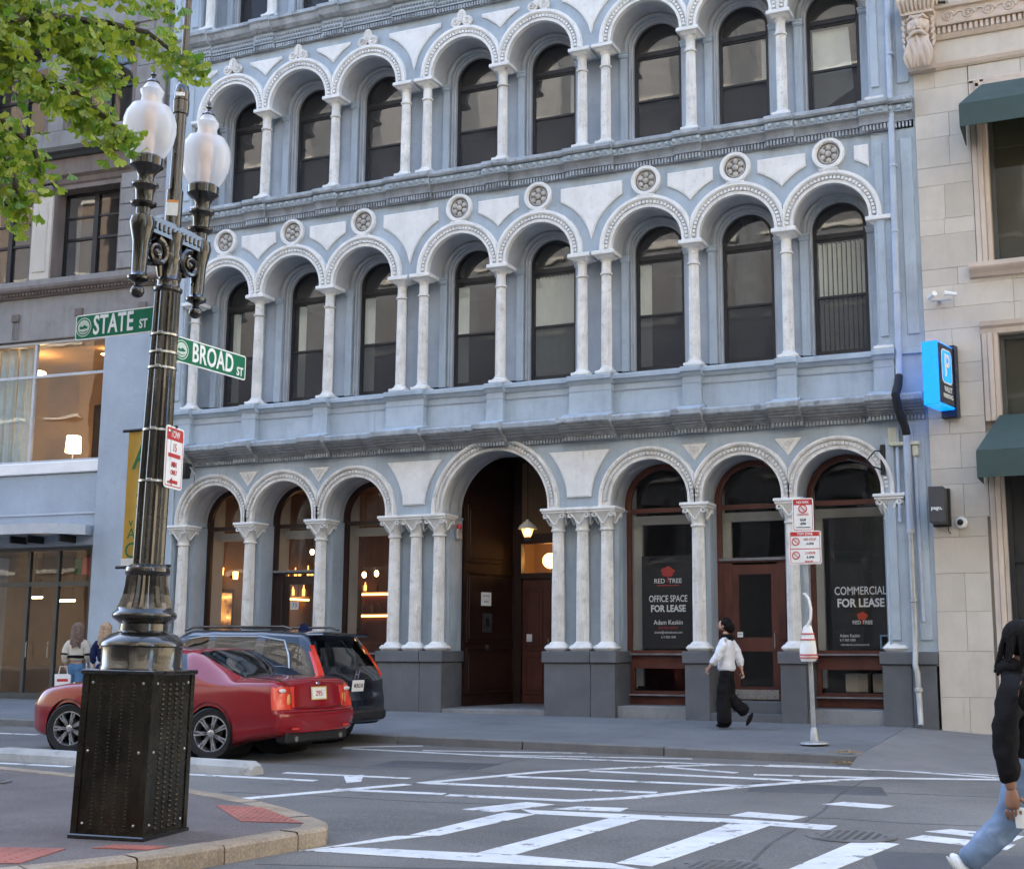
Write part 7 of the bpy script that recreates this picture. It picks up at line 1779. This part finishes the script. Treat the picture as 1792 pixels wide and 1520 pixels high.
def hand_mesh(wrist, direction, palm_n, s=1.0, curl=.5, thumb=1):
    """palm and five bent fingers; direction = along the fingers, palm_n = the way the palm faces"""
    d = Vector(direction).normalized(); n = Vector(palm_n); n = (n-d*n.dot(d)).normalized(); w_ = d.cross(n); W0 = Vector(wrist)
    m = MB()
    V = {'a': (*(W0-d*.02*s), .024*s, .017*s), 'b': (*(W0+d*.035*s), .036*s, .017*s), 'c': (*(W0+d*.08*s), .040*s, .016*s)}
    res = [skin(V, [('a', 'b', 'c')], 1)]
    for k, (off, L_, r_) in enumerate(((-.028, .072, .0092), (-.009, .082, .0098), (.011, .078, .0095), (.030, .060, .0082))):
        p = W0+d*.075*s+w_*off*s; pts = [p]; ang = .15
        for q in range(3):
            ang += curl*(.7+.25*q); seg = L_*(.45, .32, .23)[q]*s; p = p+(d*cos(ang)+n*sin(ang))*seg; pts.append(p)
        VV = {str(i): (*q, r_*s*(1-.10*i)) for i, q in enumerate(pts)}; res.append(skin(VV, [tuple(VV)], 1))
    p = W0+d*.025*s-w_*.030*s*thumb; pts = [p, p+(d*.6-w_*.7*thumb+n*.3).normalized()*.032*s, p+(d*.6-w_*.7*thumb+n*.3).normalized()*.032*s+(d*.85-w_*.1*thumb+n*.5).normalized()*.034*s]
    VV = {str(i): (*q, .0105*s*(1-.10*i)) for i, q in enumerate(pts)}; res.append(skin(VV, [tuple(VV)], 1)); return res
def head_parts(c, f, H=1.0):
    """skull, jaw, nose and ears about centre c, facing f (unit, horizontal)"""
    c = Vector(c); f = Vector(f).normalized(); s_ = Vector((0, 0, 1)).cross(f); up = Vector((0, 0, 1)); m = MB()
    V = {'jaw': (*(c+f*.030-up*.075), .052, .050), 'mid': (*(c+f*.006-up*.01), .074, .086), 'top': (*(c-f*.008+up*.055), .072, .082), 'cr': (*(c-f*.010+up*.088), .045, .05)}
    res = [skin(V, [('jaw', 'mid', 'top', 'cr')], 2)]
    V = {'a': (*(c+f*.082+up*.015), .010), 'b': (*(c+f*.105-up*.018), .013), 'c': (*(c+f*.088-up*.030), .012)}; res.append(skin(V, [('a', 'b', 'c')], 1))
    m = MB()
    m.sphere(tuple(c+f*.075-up*.060), .016, 8, 6, (1, 1.6, .5)); 
    for q in (-1, 1): m.sphere(tuple(c+s_*.078*q-f*.012), .024, 8, 6, (.8, .4, 1.3)); m.sphere(tuple(c+f*.072+s_*.030*q+up*.022), .013, 8, 6)
    res.append(m.mesh('face_bits', 'skin', True)); return res
def eyes(c, f, parent):
    c = Vector(c); f = Vector(f).normalized(); s_ = Vector((0, 0, 1)).cross(f)
    for q in (-1, 1): m = MB(); m.sphere(tuple(c+f*.080+s_*.031*q+Vector((0, 0, .02))), .008, 8, 6); m.build('eye', 'hair_dark', parent); m = MB(); m.tube([tuple(c+f*.080+s_*.018*q+Vector((0, 0, .040))), tuple(c+f*.074+s_*.045*q+Vector((0, 0, .042)))], .004, 5); m.build('eyebrow', 'hair_dark', parent)

# ---- the walker in the white sweater, heading left along the far pavement
WP = (4.80, -1.55); wz = zk(4.8)*.24+zb(4.8)*.76-.0
wk = tag(empty('person', (WP[0], WP[1], -.045), R(180)), 'person in white sweater and wide black trousers walking left past the brown door', 'person')
hc = (.045, 0, 1.575)
J = {'pel': (.0, 0, .93, .115, .14), 'sp': (.0, 0, 1.08, .06, .07), 'ch': (-.015, 0, 1.27, .055, .06), 'nk': (-.005, 0, 1.42, .052), 'hb': (.025, 0, 1.50, .050),
     'sL': (-.01, .165, 1.355, .028), 'eL': (.075, .215, 1.10, .040), 'wL': (.225, .215, .93, .026), 'sR': (-.02, -.165, 1.355, .028), 'eR': (-.135, -.205, 1.10, .040), 'wR': (-.185, -.21, .87, .026),
     'hL': (.0, .09, .87, .085), 'kL': (.045, .09, .48, .060), 'aL': (.02, .09, .08, .040), 'hR': (-.0, -.09, .87, .085), 'kR': (.005, -.09, .47, .060), 'aR': (-.265, -.09, .20, .040)}
bod = skin(J, [('pel', 'sp', 'ch', 'nk', 'hb'), ('ch', 'sL', 'eL', 'wL'), ('ch', 'sR', 'eR', 'wR'), ('pel', 'hL', 'kL', 'aL'), ('pel', 'hR', 'kR', 'aR')])
joined('body', [bod]+head_parts(hc, (1, .12, 0))+hand_mesh((.225, .215, .93), (.55, 0, -.8), (-.6, -.8, 0), 1.0, .75, 1)+hand_mesh((-.185, -.21, .87), (-.25, 0, -1), (.6, .8, 0), 1.0, .6, -1), 'skin', wk)
eyes(hc, (1, .12, 0), wk)
S = {'hem0': (.005, 0, .845, .150, .185), 'hem': (.005, 0, .925, .150, .185), 'sp': (.0, 0, 1.08, .150, .185), 'ch': (-.015, 0, 1.26, .138, .185), 'nk': (-.01, 0, 1.40, .098, .11), 'sL': (-.01, .17, 1.335, .085), 'eL': (.075, .222, 1.10, .074), 'cL': (.180, .222, .965, .064), 'sR': (-.02, -.17, 1.335, .085), 'eR': (-.135, -.212, 1.10, .072), 'cR': (-.172, -.215, .93, .060)}
joined('sweater', [skin(S, [('hem0', 'hem', 'sp', 'ch', 'nk'), ('ch', 'sL', 'eL', 'cL'), ('ch', 'sR', 'eR', 'cR')], 3)], 'knit_white', wk, .011)
Tn = {'wa': (.0, 0, .97, .125, .155), 'pe': (.0, 0, .86, .135, .165), 'hL': (.01, .085, .76, .115), 'kL': (.045, .09, .46, .110), 'aL': (.03, .09, .12, .120), 'zL': (.03, .09, .015, .115), 'hR': (-.0, -.085, .76, .115), 'kR': (.01, -.09, .47, .110), 'aR': (-.215, -.09, .275, .105), 'zR': (-.29, -.09, .21, .09)}
joined('trousers', [skin(Tn, [('wa', 'pe', 'hL', 'kL', 'aL', 'zL'), ('pe', 'hR', 'kR', 'aR', 'zR')], 3)], 'cloth_black', wk, .014)
m = MB(); m.sphere((.055, .09, .035), .05, 12, 8, (2.3, .9, .7)); m.build('shoe', 'cloth_black', wk, smooth=True)
m = MB(); m.sphere((0, 0, 0), .05, 12, 8, (2.3, .9, .7)); m.build('shoe', 'cloth_black', wk, (-.325, -.09, .13), (0, R(62), 0), smooth=True)
hm = MB(); hm.sphere((hc[0]-.048, 0, hc[2]+.030), .098, 16, 12, (1.0, .95, 1.05)); hm.sphere((hc[0]-.115, .0, hc[2]-.035), .075, 14, 10, (1.0, .9, 1.1)); hm.sphere((hc[0]-.085, .0, hc[2]-.01), .085, 14, 10, (1, 1.05, 1.1)); hm.build('hair', 'hair_dark', wk, smooth=True)
m = MB(); m.tube([(.03+.075*cos(a)-.035, .085*sin(a), 1.415) for a in [2*pi*i/16 for i in range(17)]], .028, 8); m.tube([(-.06, .10, 1.40), (-.10, .04, 1.36), (-.11, -.02, 1.38)], .03, 8); m.build('scarf', 'cloth_black', wk, smooth=True)

# ---- person cut by the right edge, black hooded jacket and jeans, walking right
rp = tag(empty('person', (10.060, -13.07, zr(10.1)), R(8)), 'person in black hooded jacket and ripped light jeans at the right edge', 'person')
hc = (.045, 0, 1.565)
J = {'pel': (.0, 0, .92, .11, .14), 'sp': (.0, 0, 1.08, .06, .07), 'ch': (-.005, 0, 1.25, .055, .06), 'nk': (.005, 0, 1.40, .052), 'hb': (.025, 0, 1.49, .05),
     'sL': (-.0, .17, 1.33, .028), 'eL': (.09, .21, 1.08, .04), 'wL': (.22, .18, .93, .028), 'sR': (-.02, -.17, 1.33, .028), 'eR': (-.115, -.25, 1.00, .042), 'wR': (-.088, -.275, .685, .034),
     'hL': (.0, .09, .86, .085), 'kL': (.20, .09, .48, .06), 'aL': (.24, .09, .08, .04), 'hR': (.0, -.09, .86, .085), 'kR': (-.09, -.09, .50, .062), 'aR': (-.335, -.09, .275, .042)}
bod = skin(J, [('pel', 'sp', 'ch', 'nk', 'hb'), ('ch', 'sL', 'eL', 'wL'), ('ch', 'sR', 'eR', 'wR'), ('pel', 'hL', 'kL', 'aL'), ('pel', 'hR', 'kR', 'aR')])
joined('body', [bod]+head_parts(hc, (1, 0, 0))+hand_mesh((-.088, -.275, .685), (.02, .05, -1), (.2, .9, 0), 1.35, .45, -1)+hand_mesh((.22, .18, .93), (.7, -.1, -.6), (0, -1, 0), 1.05, .5, 1), 'skin_dark', rp)
eyes(hc, (1, 0, 0), rp)
S = {'hem0': (.02, 0, .76, .165, .165), 'hem': (.02, 0, .84, .17, .17), 'sp': (.015, 0, 1.06, .165, .165), 'ch': (.0, 0, 1.24, .165, .165), 'nk': (-.01, 0, 1.41, .115, .125), 'sL': (-.0, .175, 1.325, .085), 'eL': (.09, .215, 1.08, .07), 'cL': (.19, .19, .96, .052), 'sR': (-.045, -.178, 1.315, .090), 'uR': (-.085, -.22, 1.17, .082), 'eR': (-.112, -.25, 1.02, .080), 'mR': (-.105, -.262, .87, .074), 'cR': (-.092, -.273, .725, .062)}
joined('hooded_jacket', [skin(S, [('hem0', 'hem', 'sp', 'ch', 'nk'), ('ch', 'sL', 'eL', 'cL'), ('ch', 'sR', 'uR', 'eR', 'mR', 'cR')], 3)], 'cloth_black', rp, .011)
Tn = {'wa': (.0, 0, .95, .125, .155), 'pe': (.0, 0, .85, .13, .16), 'hL': (.03, .085, .74, .105), 'kL': (.19, .09, .47, .085), 'aL': (.23, .09, .04, .085), 'hR': (-.02, -.085, .74, .115), 'kR': (-.10, -.09, .49, .098), 'mR': (-.22, -.09, .38, .088), 'aR': (-.375, -.09, .235, .080)}
joined('jeans', [skin(Tn, [('wa', 'pe', 'hL', 'kL', 'aL'), ('pe', 'hR', 'kR', 'mR', 'aR')], 3)], 'denim', rp, .011)
m = MB(); m.sphere((.30, .09, .04), .052, 12, 8, (2.5, .95, .75)); m.build('shoe', 'sign_white', rp, smooth=True)
m = MB(); m.sphere((.05, 0, 0), .052, 14, 10, (2.5, .95, .85)); o = m.build('shoe', 'sign_white', rp, (-.40, -.09, .235), (0, R(52), 0), smooth=True); m = MB(); m.sphere((.05, 0, -.030), .05, 14, 8, (2.7, 1.0, .35)); m.build('sole', 'plaster', o, smooth=True)
hm = MB(); hm.sphere((hc[0]-.025, 0, hc[2]+.02), .105, 16, 12, (1.02, .95, 1.08)); rr = random.Random(9)
for k in range(26):
    a = rr.uniform(-1.9, 1.9); x0 = hc[0]-.02-.095*cos(a); y0 = .095*sin(a); l_ = rr.uniform(.12, .24); hm.tube([(x0, y0, hc[2]+.03), (x0-.03*cos(a), y0*1.2, hc[2]-l_*.4), (x0-.05*cos(a)+rr.uniform(-.02, .02), y0*1.3+rr.uniform(-.02, .02), hc[2]-l_)], [.016, .014, .009], 6)
hm.build('hair', 'hair_dark', rp, smooth=True)
m = MB(); m.sphere((-.045, 0, 1.405), .10, 14, 10, (.9, 1.2, .6)); m.build('hood', 'cloth_black', rp, smooth=True)
t = tag(empty('paper_cup', (10.060-.050+.275*.139, -13.07-.245, zr(10.1)+.525), R(8)), 'small white paper cup in the right edge walker\'s hand', 'cup')
m = MB(); m.lathe([(.026, -.045), (.036, .055)], 18); m.build('cup_wall', 'sign_white', t, smooth=True); m = MB(); m.lathe([(.038, .052), (.038, .062), (.030, .068)], 18); m.build('lid', 'sign_white', t, smooth=True)

# ---- two women on the far pavement, backs to the camera
def woman(loc, rz, lab, hair, top, bottom, stripes=False):
    t = tag(empty('person', loc, rz), lab, 'person'); hc = (.02, 0, 1.56)
    J = {'pel': (.0, 0, .92, .11, .14), 'sp': (.0, 0, 1.08, .06, .07), 'ch': (0, 0, 1.26, .055, .06), 'nk': (.0, 0, 1.40, .048), 'hb': (.015, 0, 1.49, .048),
         'sL': (-.0, .155, 1.33, .028), 'eL': (-.06, .205, 1.08, .037), 'wL': (.04, .20, .88, .025), 'sR': (0, -.155, 1.33, .028), 'eR': (-.02, -.20, 1.07, .037), 'wR': (.10, -.20, .90, .025),
         'hL': (.0, .085, .86, .08), 'kL': (.10, .085, .48, .055), 'aL': (.10, .085, .08, .038), 'hR': (.0, -.085, .86, .08), 'kR': (-.03, -.085, .48, .055), 'aR': (-.20, -.085, .12, .038)}
    bod = skin(J, [('pel', 'sp', 'ch', 'nk', 'hb'), ('ch', 'sL', 'eL', 'wL'), ('ch', 'sR', 'eR', 'wR'), ('pel', 'hL', 'kL', 'aL'), ('pel', 'hR', 'kR', 'aR')])
    joined('body', [bod]+head_parts(hc, (1, 0, 0))+hand_mesh((.04, .20, .88), (.2, 0, -1), (0, -1, 0), .95, .8, 1)+hand_mesh((.10, -.20, .90), (.3, 0, -1), (0, 1, 0), .95, .6, -1), 'skin', t); eyes(hc, (1, 0, 0), t)
    S = {'hem': (.0, 0, .93, .140, .17), 'sp': (.0, 0, 1.09, .13, .16), 'ch': (0, 0, 1.25, .13, .175), 'nk': (0, 0, 1.39, .088, .10), 'sL': (0, .16, 1.315, .08), 'eL': (-.055, .21, 1.08, .068), 'cL': (.02, .205, .93, .05), 'sR': (0, -.16, 1.315, .08), 'eR': (-.02, -.205, 1.07, .068), 'cR': (.07, -.203, .95, .05)}
    o = joined('top', [skin(S, [('hem', 'sp', 'ch', 'nk'), ('ch', 'sL', 'eL', 'cL'), ('ch', 'sR', 'eR', 'cR')], 3)], top, t, .011)
    if stripes:
        S2 = {'a': (.0, 0, .99, .160, .20), 'b': (.0, 0, 1.11, .158, .195)}; joined('black_stripe', [skin(S2, [('a', 'b')])], 'cloth_black', t)
        for sg, (a, b) in ((1, ((-.045, .208, 1.13), (-.055, .21, 1.06))), (-1, ((-.015, -.203, 1.13), (-.02, -.205, 1.05)))):
            joined('black_stripe', [skin({'a': (*a, .088), 'b': (*b, .086)}, [('a', 'b')])], 'cloth_black', t)
    Tn = {'wa': (.0, 0, .98, .115, .145), 'pe': (.0, 0, .87, .13, .165), 'hL': (.02, .085, .76, .105), 'kL': (.10, .085, .47, .088), 'aL': (.10, .085, .04, .09), 'hR': (-.0, -.085, .76, .105), 'kR': (-.03, -.085, .47, .09), 'aR': (-.20, -.085, .10, .085)}
    joined('jeans', [skin(Tn, [('wa', 'pe', 'hL', 'kL', 'aL'), ('pe', 'hR', 'kR', 'aR')], 3)], bottom, t, .011)
    for x, z, y, a in ((.15, .035, .085, 0), (-.20, .08, -.085, 35)): m = MB(); m.sphere((0, 0, 0), .045, 12, 8, (2.3, .9, .7)); m.build('shoe', 'sign_white', t, (x, y, z), (0, R(a), 0), smooth=True)
    h = MB(); h.sphere((hc[0]-.022, 0, hc[2]+.022), .102, 16, 12, (1, .95, 1.05)); rr = random.Random(3)
    for k in range(40):
        a = rr.uniform(-1.5, 1.5); x0 = hc[0]-.02-.085*cos(a); y0 = .09*sin(a); L_ = rr.uniform(.24, .36)
        h.tube([(x0, y0, hc[2]+.06), (x0-.03, y0*1.15, hc[2]-.10), (x0-.045, y0*1.1+rr.uniform(-.02, .02), hc[2]-L_)], [.022, .022, .010], 6)
    h.build('hair', hair, t, smooth=True)
    return t
woman((-7.52, -2.55, -.03), R(118), 'woman with long light brown hair, striped cream top and blue jeans on the far pavement', 'hair_brown', 'cloth_cream', 'denim_mid', True)
woman((-6.78, -2.62, -.035), R(112), 'blond woman in navy clothes half hidden behind the lamp post', 'hair_blond', 'cloth_navy', 'cloth_navy')
t = tag(empty('shopping_bag', (-7.70, -2.66, .36), R(28)), 'white paper shopping bag with red print carried by the woman in jeans', 'bag')
m = MB(); m.add([(-.13, -.06, 0), (.13, -.06, 0), (.13, .06, 0), (-.13, .06, 0), (-.15, -.05, .34), (.15, -.05, .34), (.15, .05, .34), (-.15, .05, .34)], [(3, 2, 1, 0), (0, 1, 5, 4), (1, 2, 6, 5), (2, 3, 7, 6), (3, 0, 4, 7)]); m.build('paper_body', 'sign_white', t)
m = MB(); m.box(-.10, .10, -.0605, -.0585, .20, .25); m.build('red_print', 'sign_red', t, rot=(R(-1.5), 0, 0), loc=(0, -.002, 0))
m = MB(); m.tube([(-.08, -.05, .33), (-.06, -.04, .48), (.06, -.04, .48), (.08, -.05, .33)], .008, 5); m.build('handle', 'sign_white', t)
# ================================================================ ginkgo at the near corner, trunk outside the picture
tr = tag(empty('ginkgo_tree', (4.15, -17.35, zn(4.15))), 'ginkgo tree with yellow-green fan leaves hanging in at the top left', 'tree')
TO = Vector((4.15, -17.35, zn(4.15)))
m = MB(); m.tube([(0, 0, -.05), (.02, .01, 1.2), (.05, .03, 2.6), (.10, .06, 3.8), (.12, .1, 5.5), (.1, .15, 7.5)], [.17, .14, .125, .11, .085, .04], 14); m.build('trunk', 'bark', tr, smooth=True)
BR_ = [   # branch paths in world coordinates
 [(4.22,-17.27,3.6),(4.75,-17.0,4.35),(5.16,-16.60,4.66),(5.20,-16.30,4.80),(5.24,-15.95,4.92),(5.30,-15.66,4.98),(5.35,-15.45,4.92),(5.39,-15.27,4.93)],
 [(4.75,-17.0,4.35),(5.10,-16.62,4.42),(5.15,-16.36,4.42),(5.19,-16.08,4.42),(5.21,-15.86,4.34),(5.23,-15.69,4.29)],
 [(4.22,-17.27,3.4),(4.8,-16.95,3.95),(5.10,-16.55,4.10),(5.12,-16.32,4.02),(5.12,-16.24,3.86)],
 [(4.8,-16.95,3.95),(5.05,-16.62,3.95),(5.10,-16.42,3.80),(5.09,-16.37,3.64)],
 [(4.25,-17.2,4.4),(4.9,-16.8,4.9),(5.2,-16.3,5.1),(5.3,-15.8,5.25),(5.36,-15.5,5.2)],
 [(4.25,-17.2,4.6),(4.9,-17.0,4.8),(5.15,-16.75,4.62),(5.14,-16.55,4.45)],
 [(4.9,-16.8,4.9),(5.1,-16.5,4.85),(5.2,-16.15,4.72),(5.24,-15.92,4.62)],
 [(4.3,-17.2,5.0),(5.0,-16.6,5.5),(5.3,-16.0,5.7),(5.4,-15.6,5.7)],
 [(4.2,-17.4,4.0),(3.6,-17.9,4.8),(3.1,-18.5,5.4)], [(4.2,-17.4,4.6),(3.9,-16.9,5.6),(3.7,-16.3,6.2)], [(4.25,-17.3,5.2),(4.6,-18.0,6.2),(4.8,-18.6,6.8)], [(4.25,-17.2,6.0),(4.6,-16.8,6.9),(4.8,-16.5,7.6)],
]
for p in BR_:
    m = MB(); n = len(p); m.tube([tuple(Vector(q)-TO) for q in p], [.030*(1-i/n)+.005 for i in range(n)], 7); m.build('branch', 'bark', tr, smooth=True)
def fan_leaf(s_=1.0):
    """ginkgo leaf: stalk and a two-lobed fan, slightly folded"""
    v = [(0, 0, 0), (.003, 0, -.035), (-.003, 0, -.035)]; f = [(0, 1, 2)]; n = 8; base = len(v); v.append((0, 0, -.033))
    for i in range(n+1):
        a = -1.05+2.1*i/n; r_ = .060*(1-.10*(abs(a) > .9))*(1-.22*(i == n//2))*(1+.05*(i % 2)); v.append((r_*sin(a)*1.05, .012*abs(sin(a))+.006*(i % 2), -.033-r_*cos(a)))
    for i in range(n): f.append((base, base+1+i, base+2+i))
    return v, f
LV, LF = fan_leaf()
lm = MB(); lm.add(LV, LF); LEAF = lm.mesh('leaf', 'leaf', fix=False)
rr = random.Random(21); spots = []
WTS = [1.5, 1.2, 1.0, .75, 1.15, 1.2, 1.2, .8, .5, .5, .5, .5]
def scatter(path, count, rad):
    P = [Vector(q) for q in path]; seg = [(b-a).length for a, b in zip(P[:-1], P[1:])]; tot = sum(seg)
    for _ in range(count):
        d = (.22+.78*rr.random()**.85)*tot; i = 0
        while i < len(seg)-1 and d > seg[i]: d -= seg[i]; i += 1
        q = P[i].lerp(P[i+1], min(1, d/seg[i])); tend = 1-.45*(i/len(seg))
        q = q+Vector((rr.gauss(0, 1), rr.gauss(0, 1), rr.gauss(-.35, .9)))*rad*tend; spots.append(q)
for k, p in enumerate(BR_): scatter(p, int(290*WTS[k]), .085 if k < 8 else .16)
camv = Vector((10.726, -21.6, 1.2))
spots.sort(key=lambda q: (q-camv).length)
def leaf_rot():
    return Matrix.Rotation(rr.uniform(0, 2*pi), 4, 'Z') @ Matrix.Rotation(rr.gauss(0, .55), 4, 'X') @ Matrix.Rotation(rr.gauss(0, .5), 4, 'Y')
crown = MB(); vis = [q for q in spots if q.x > 4.95 and q.z < 5.2 and q.y > -16.9]; rr.shuffle(vis); chosen = set(id(q) for q in vis[:300])
cr = None
for q in spots:
    if id(q) in chosen: continue
    Mx = Matrix.Translation(q-TO) @ leaf_rot() @ Matrix.Scale(rr.uniform(.6, 1.05), 4); crown.add([tuple(Mx @ Vector(v)) for v in LV], LF)
cr = crown.build('crown', 'leaf', tr, fix=False); cr['kind'] = 'stuff'
for q in vis[:300]:
    o = inst('leaf', LEAF, tr); o.matrix_local = Matrix.Translation(q-TO) @ leaf_rot() @ Matrix.Scale(rr.uniform(.65, 1.1), 4)
# ================================================================ buildings across the street, behind the camera (seen in the window reflections)
def block(name, x0, x1, y0, y1, h, mt, lab, fl, bay, zbase=-.3):
    t = tag(empty(name, ((x0+x1)/2, y1, 0)), lab, 'building'); cx = (x0+x1)/2
    m = MB(); m.box(x0-cx, x1-cx, y0-y1, 0, zbase, h); m.box(x0-cx-.2, x1-cx+.2, -.5, .35, h-1.2, h-.4); m.build('wall', mt, t)
    n = int((x1-x0)/bay); k = 1
    w_ = MB(); s_ = MB()
    while 4.6+(k-1)*fl+fl < h-1:
        z = 4.6+(k-1)*fl
        for i in range(n):
            c = x0-cx+(i+.5)*(x1-x0)/n; w_.box(c-bay*.28, c+bay*.28, -.05, .02, z+.7, z+fl-.5); s_.box(c-bay*.34, c+bay*.34, .02, .14, z+.5, z+.7)
        k += 1
    tag(w_.build('window_grid', 'black_frame', t), kind='stuff'); tag(s_.build('sill_grid', 'stone_far', t), kind='stuff')
block('brick_building', -36, 4, -52, -36, 36, 'brick_far', 'brick office building across the street, its colour darkened to dim its reflection in the upper windows', 3.9, 3.0)
block('sky_gap_block', 4.05, 15.95, -56, -42, 36, 'brick_far', 'unseen dark grey block across the street, added to keep bright sky out of the right window reflections', 3.9, 3.0)  # added out of view to block the sky gap in the reflections
block('stone_office', 16, 44, -52, -33, 38, 'stone_far', 'tall pale stone office building across the street, reflected in the glass', 4.1, 3.4)
block('corner_building', -72, -36.05, -60, -35, 34, 'stone_dim', 'stone corner building down the street, its colour darkened to dim its reflection in the left windows', 4.1, 3.4)
block('sunlit_building', 0, 30, -14, 0, 24, 'stone_gold', 'sunlit golden stone building along the side street, reflected in the lamp post', 4.0, 3.2)
sb = bpy.data.objects['sunlit_building']; sb.location = (27.0, -6.0, 0); sb.rotation_euler = (0, 0, R(90))
bpy.context.view_layer.update()
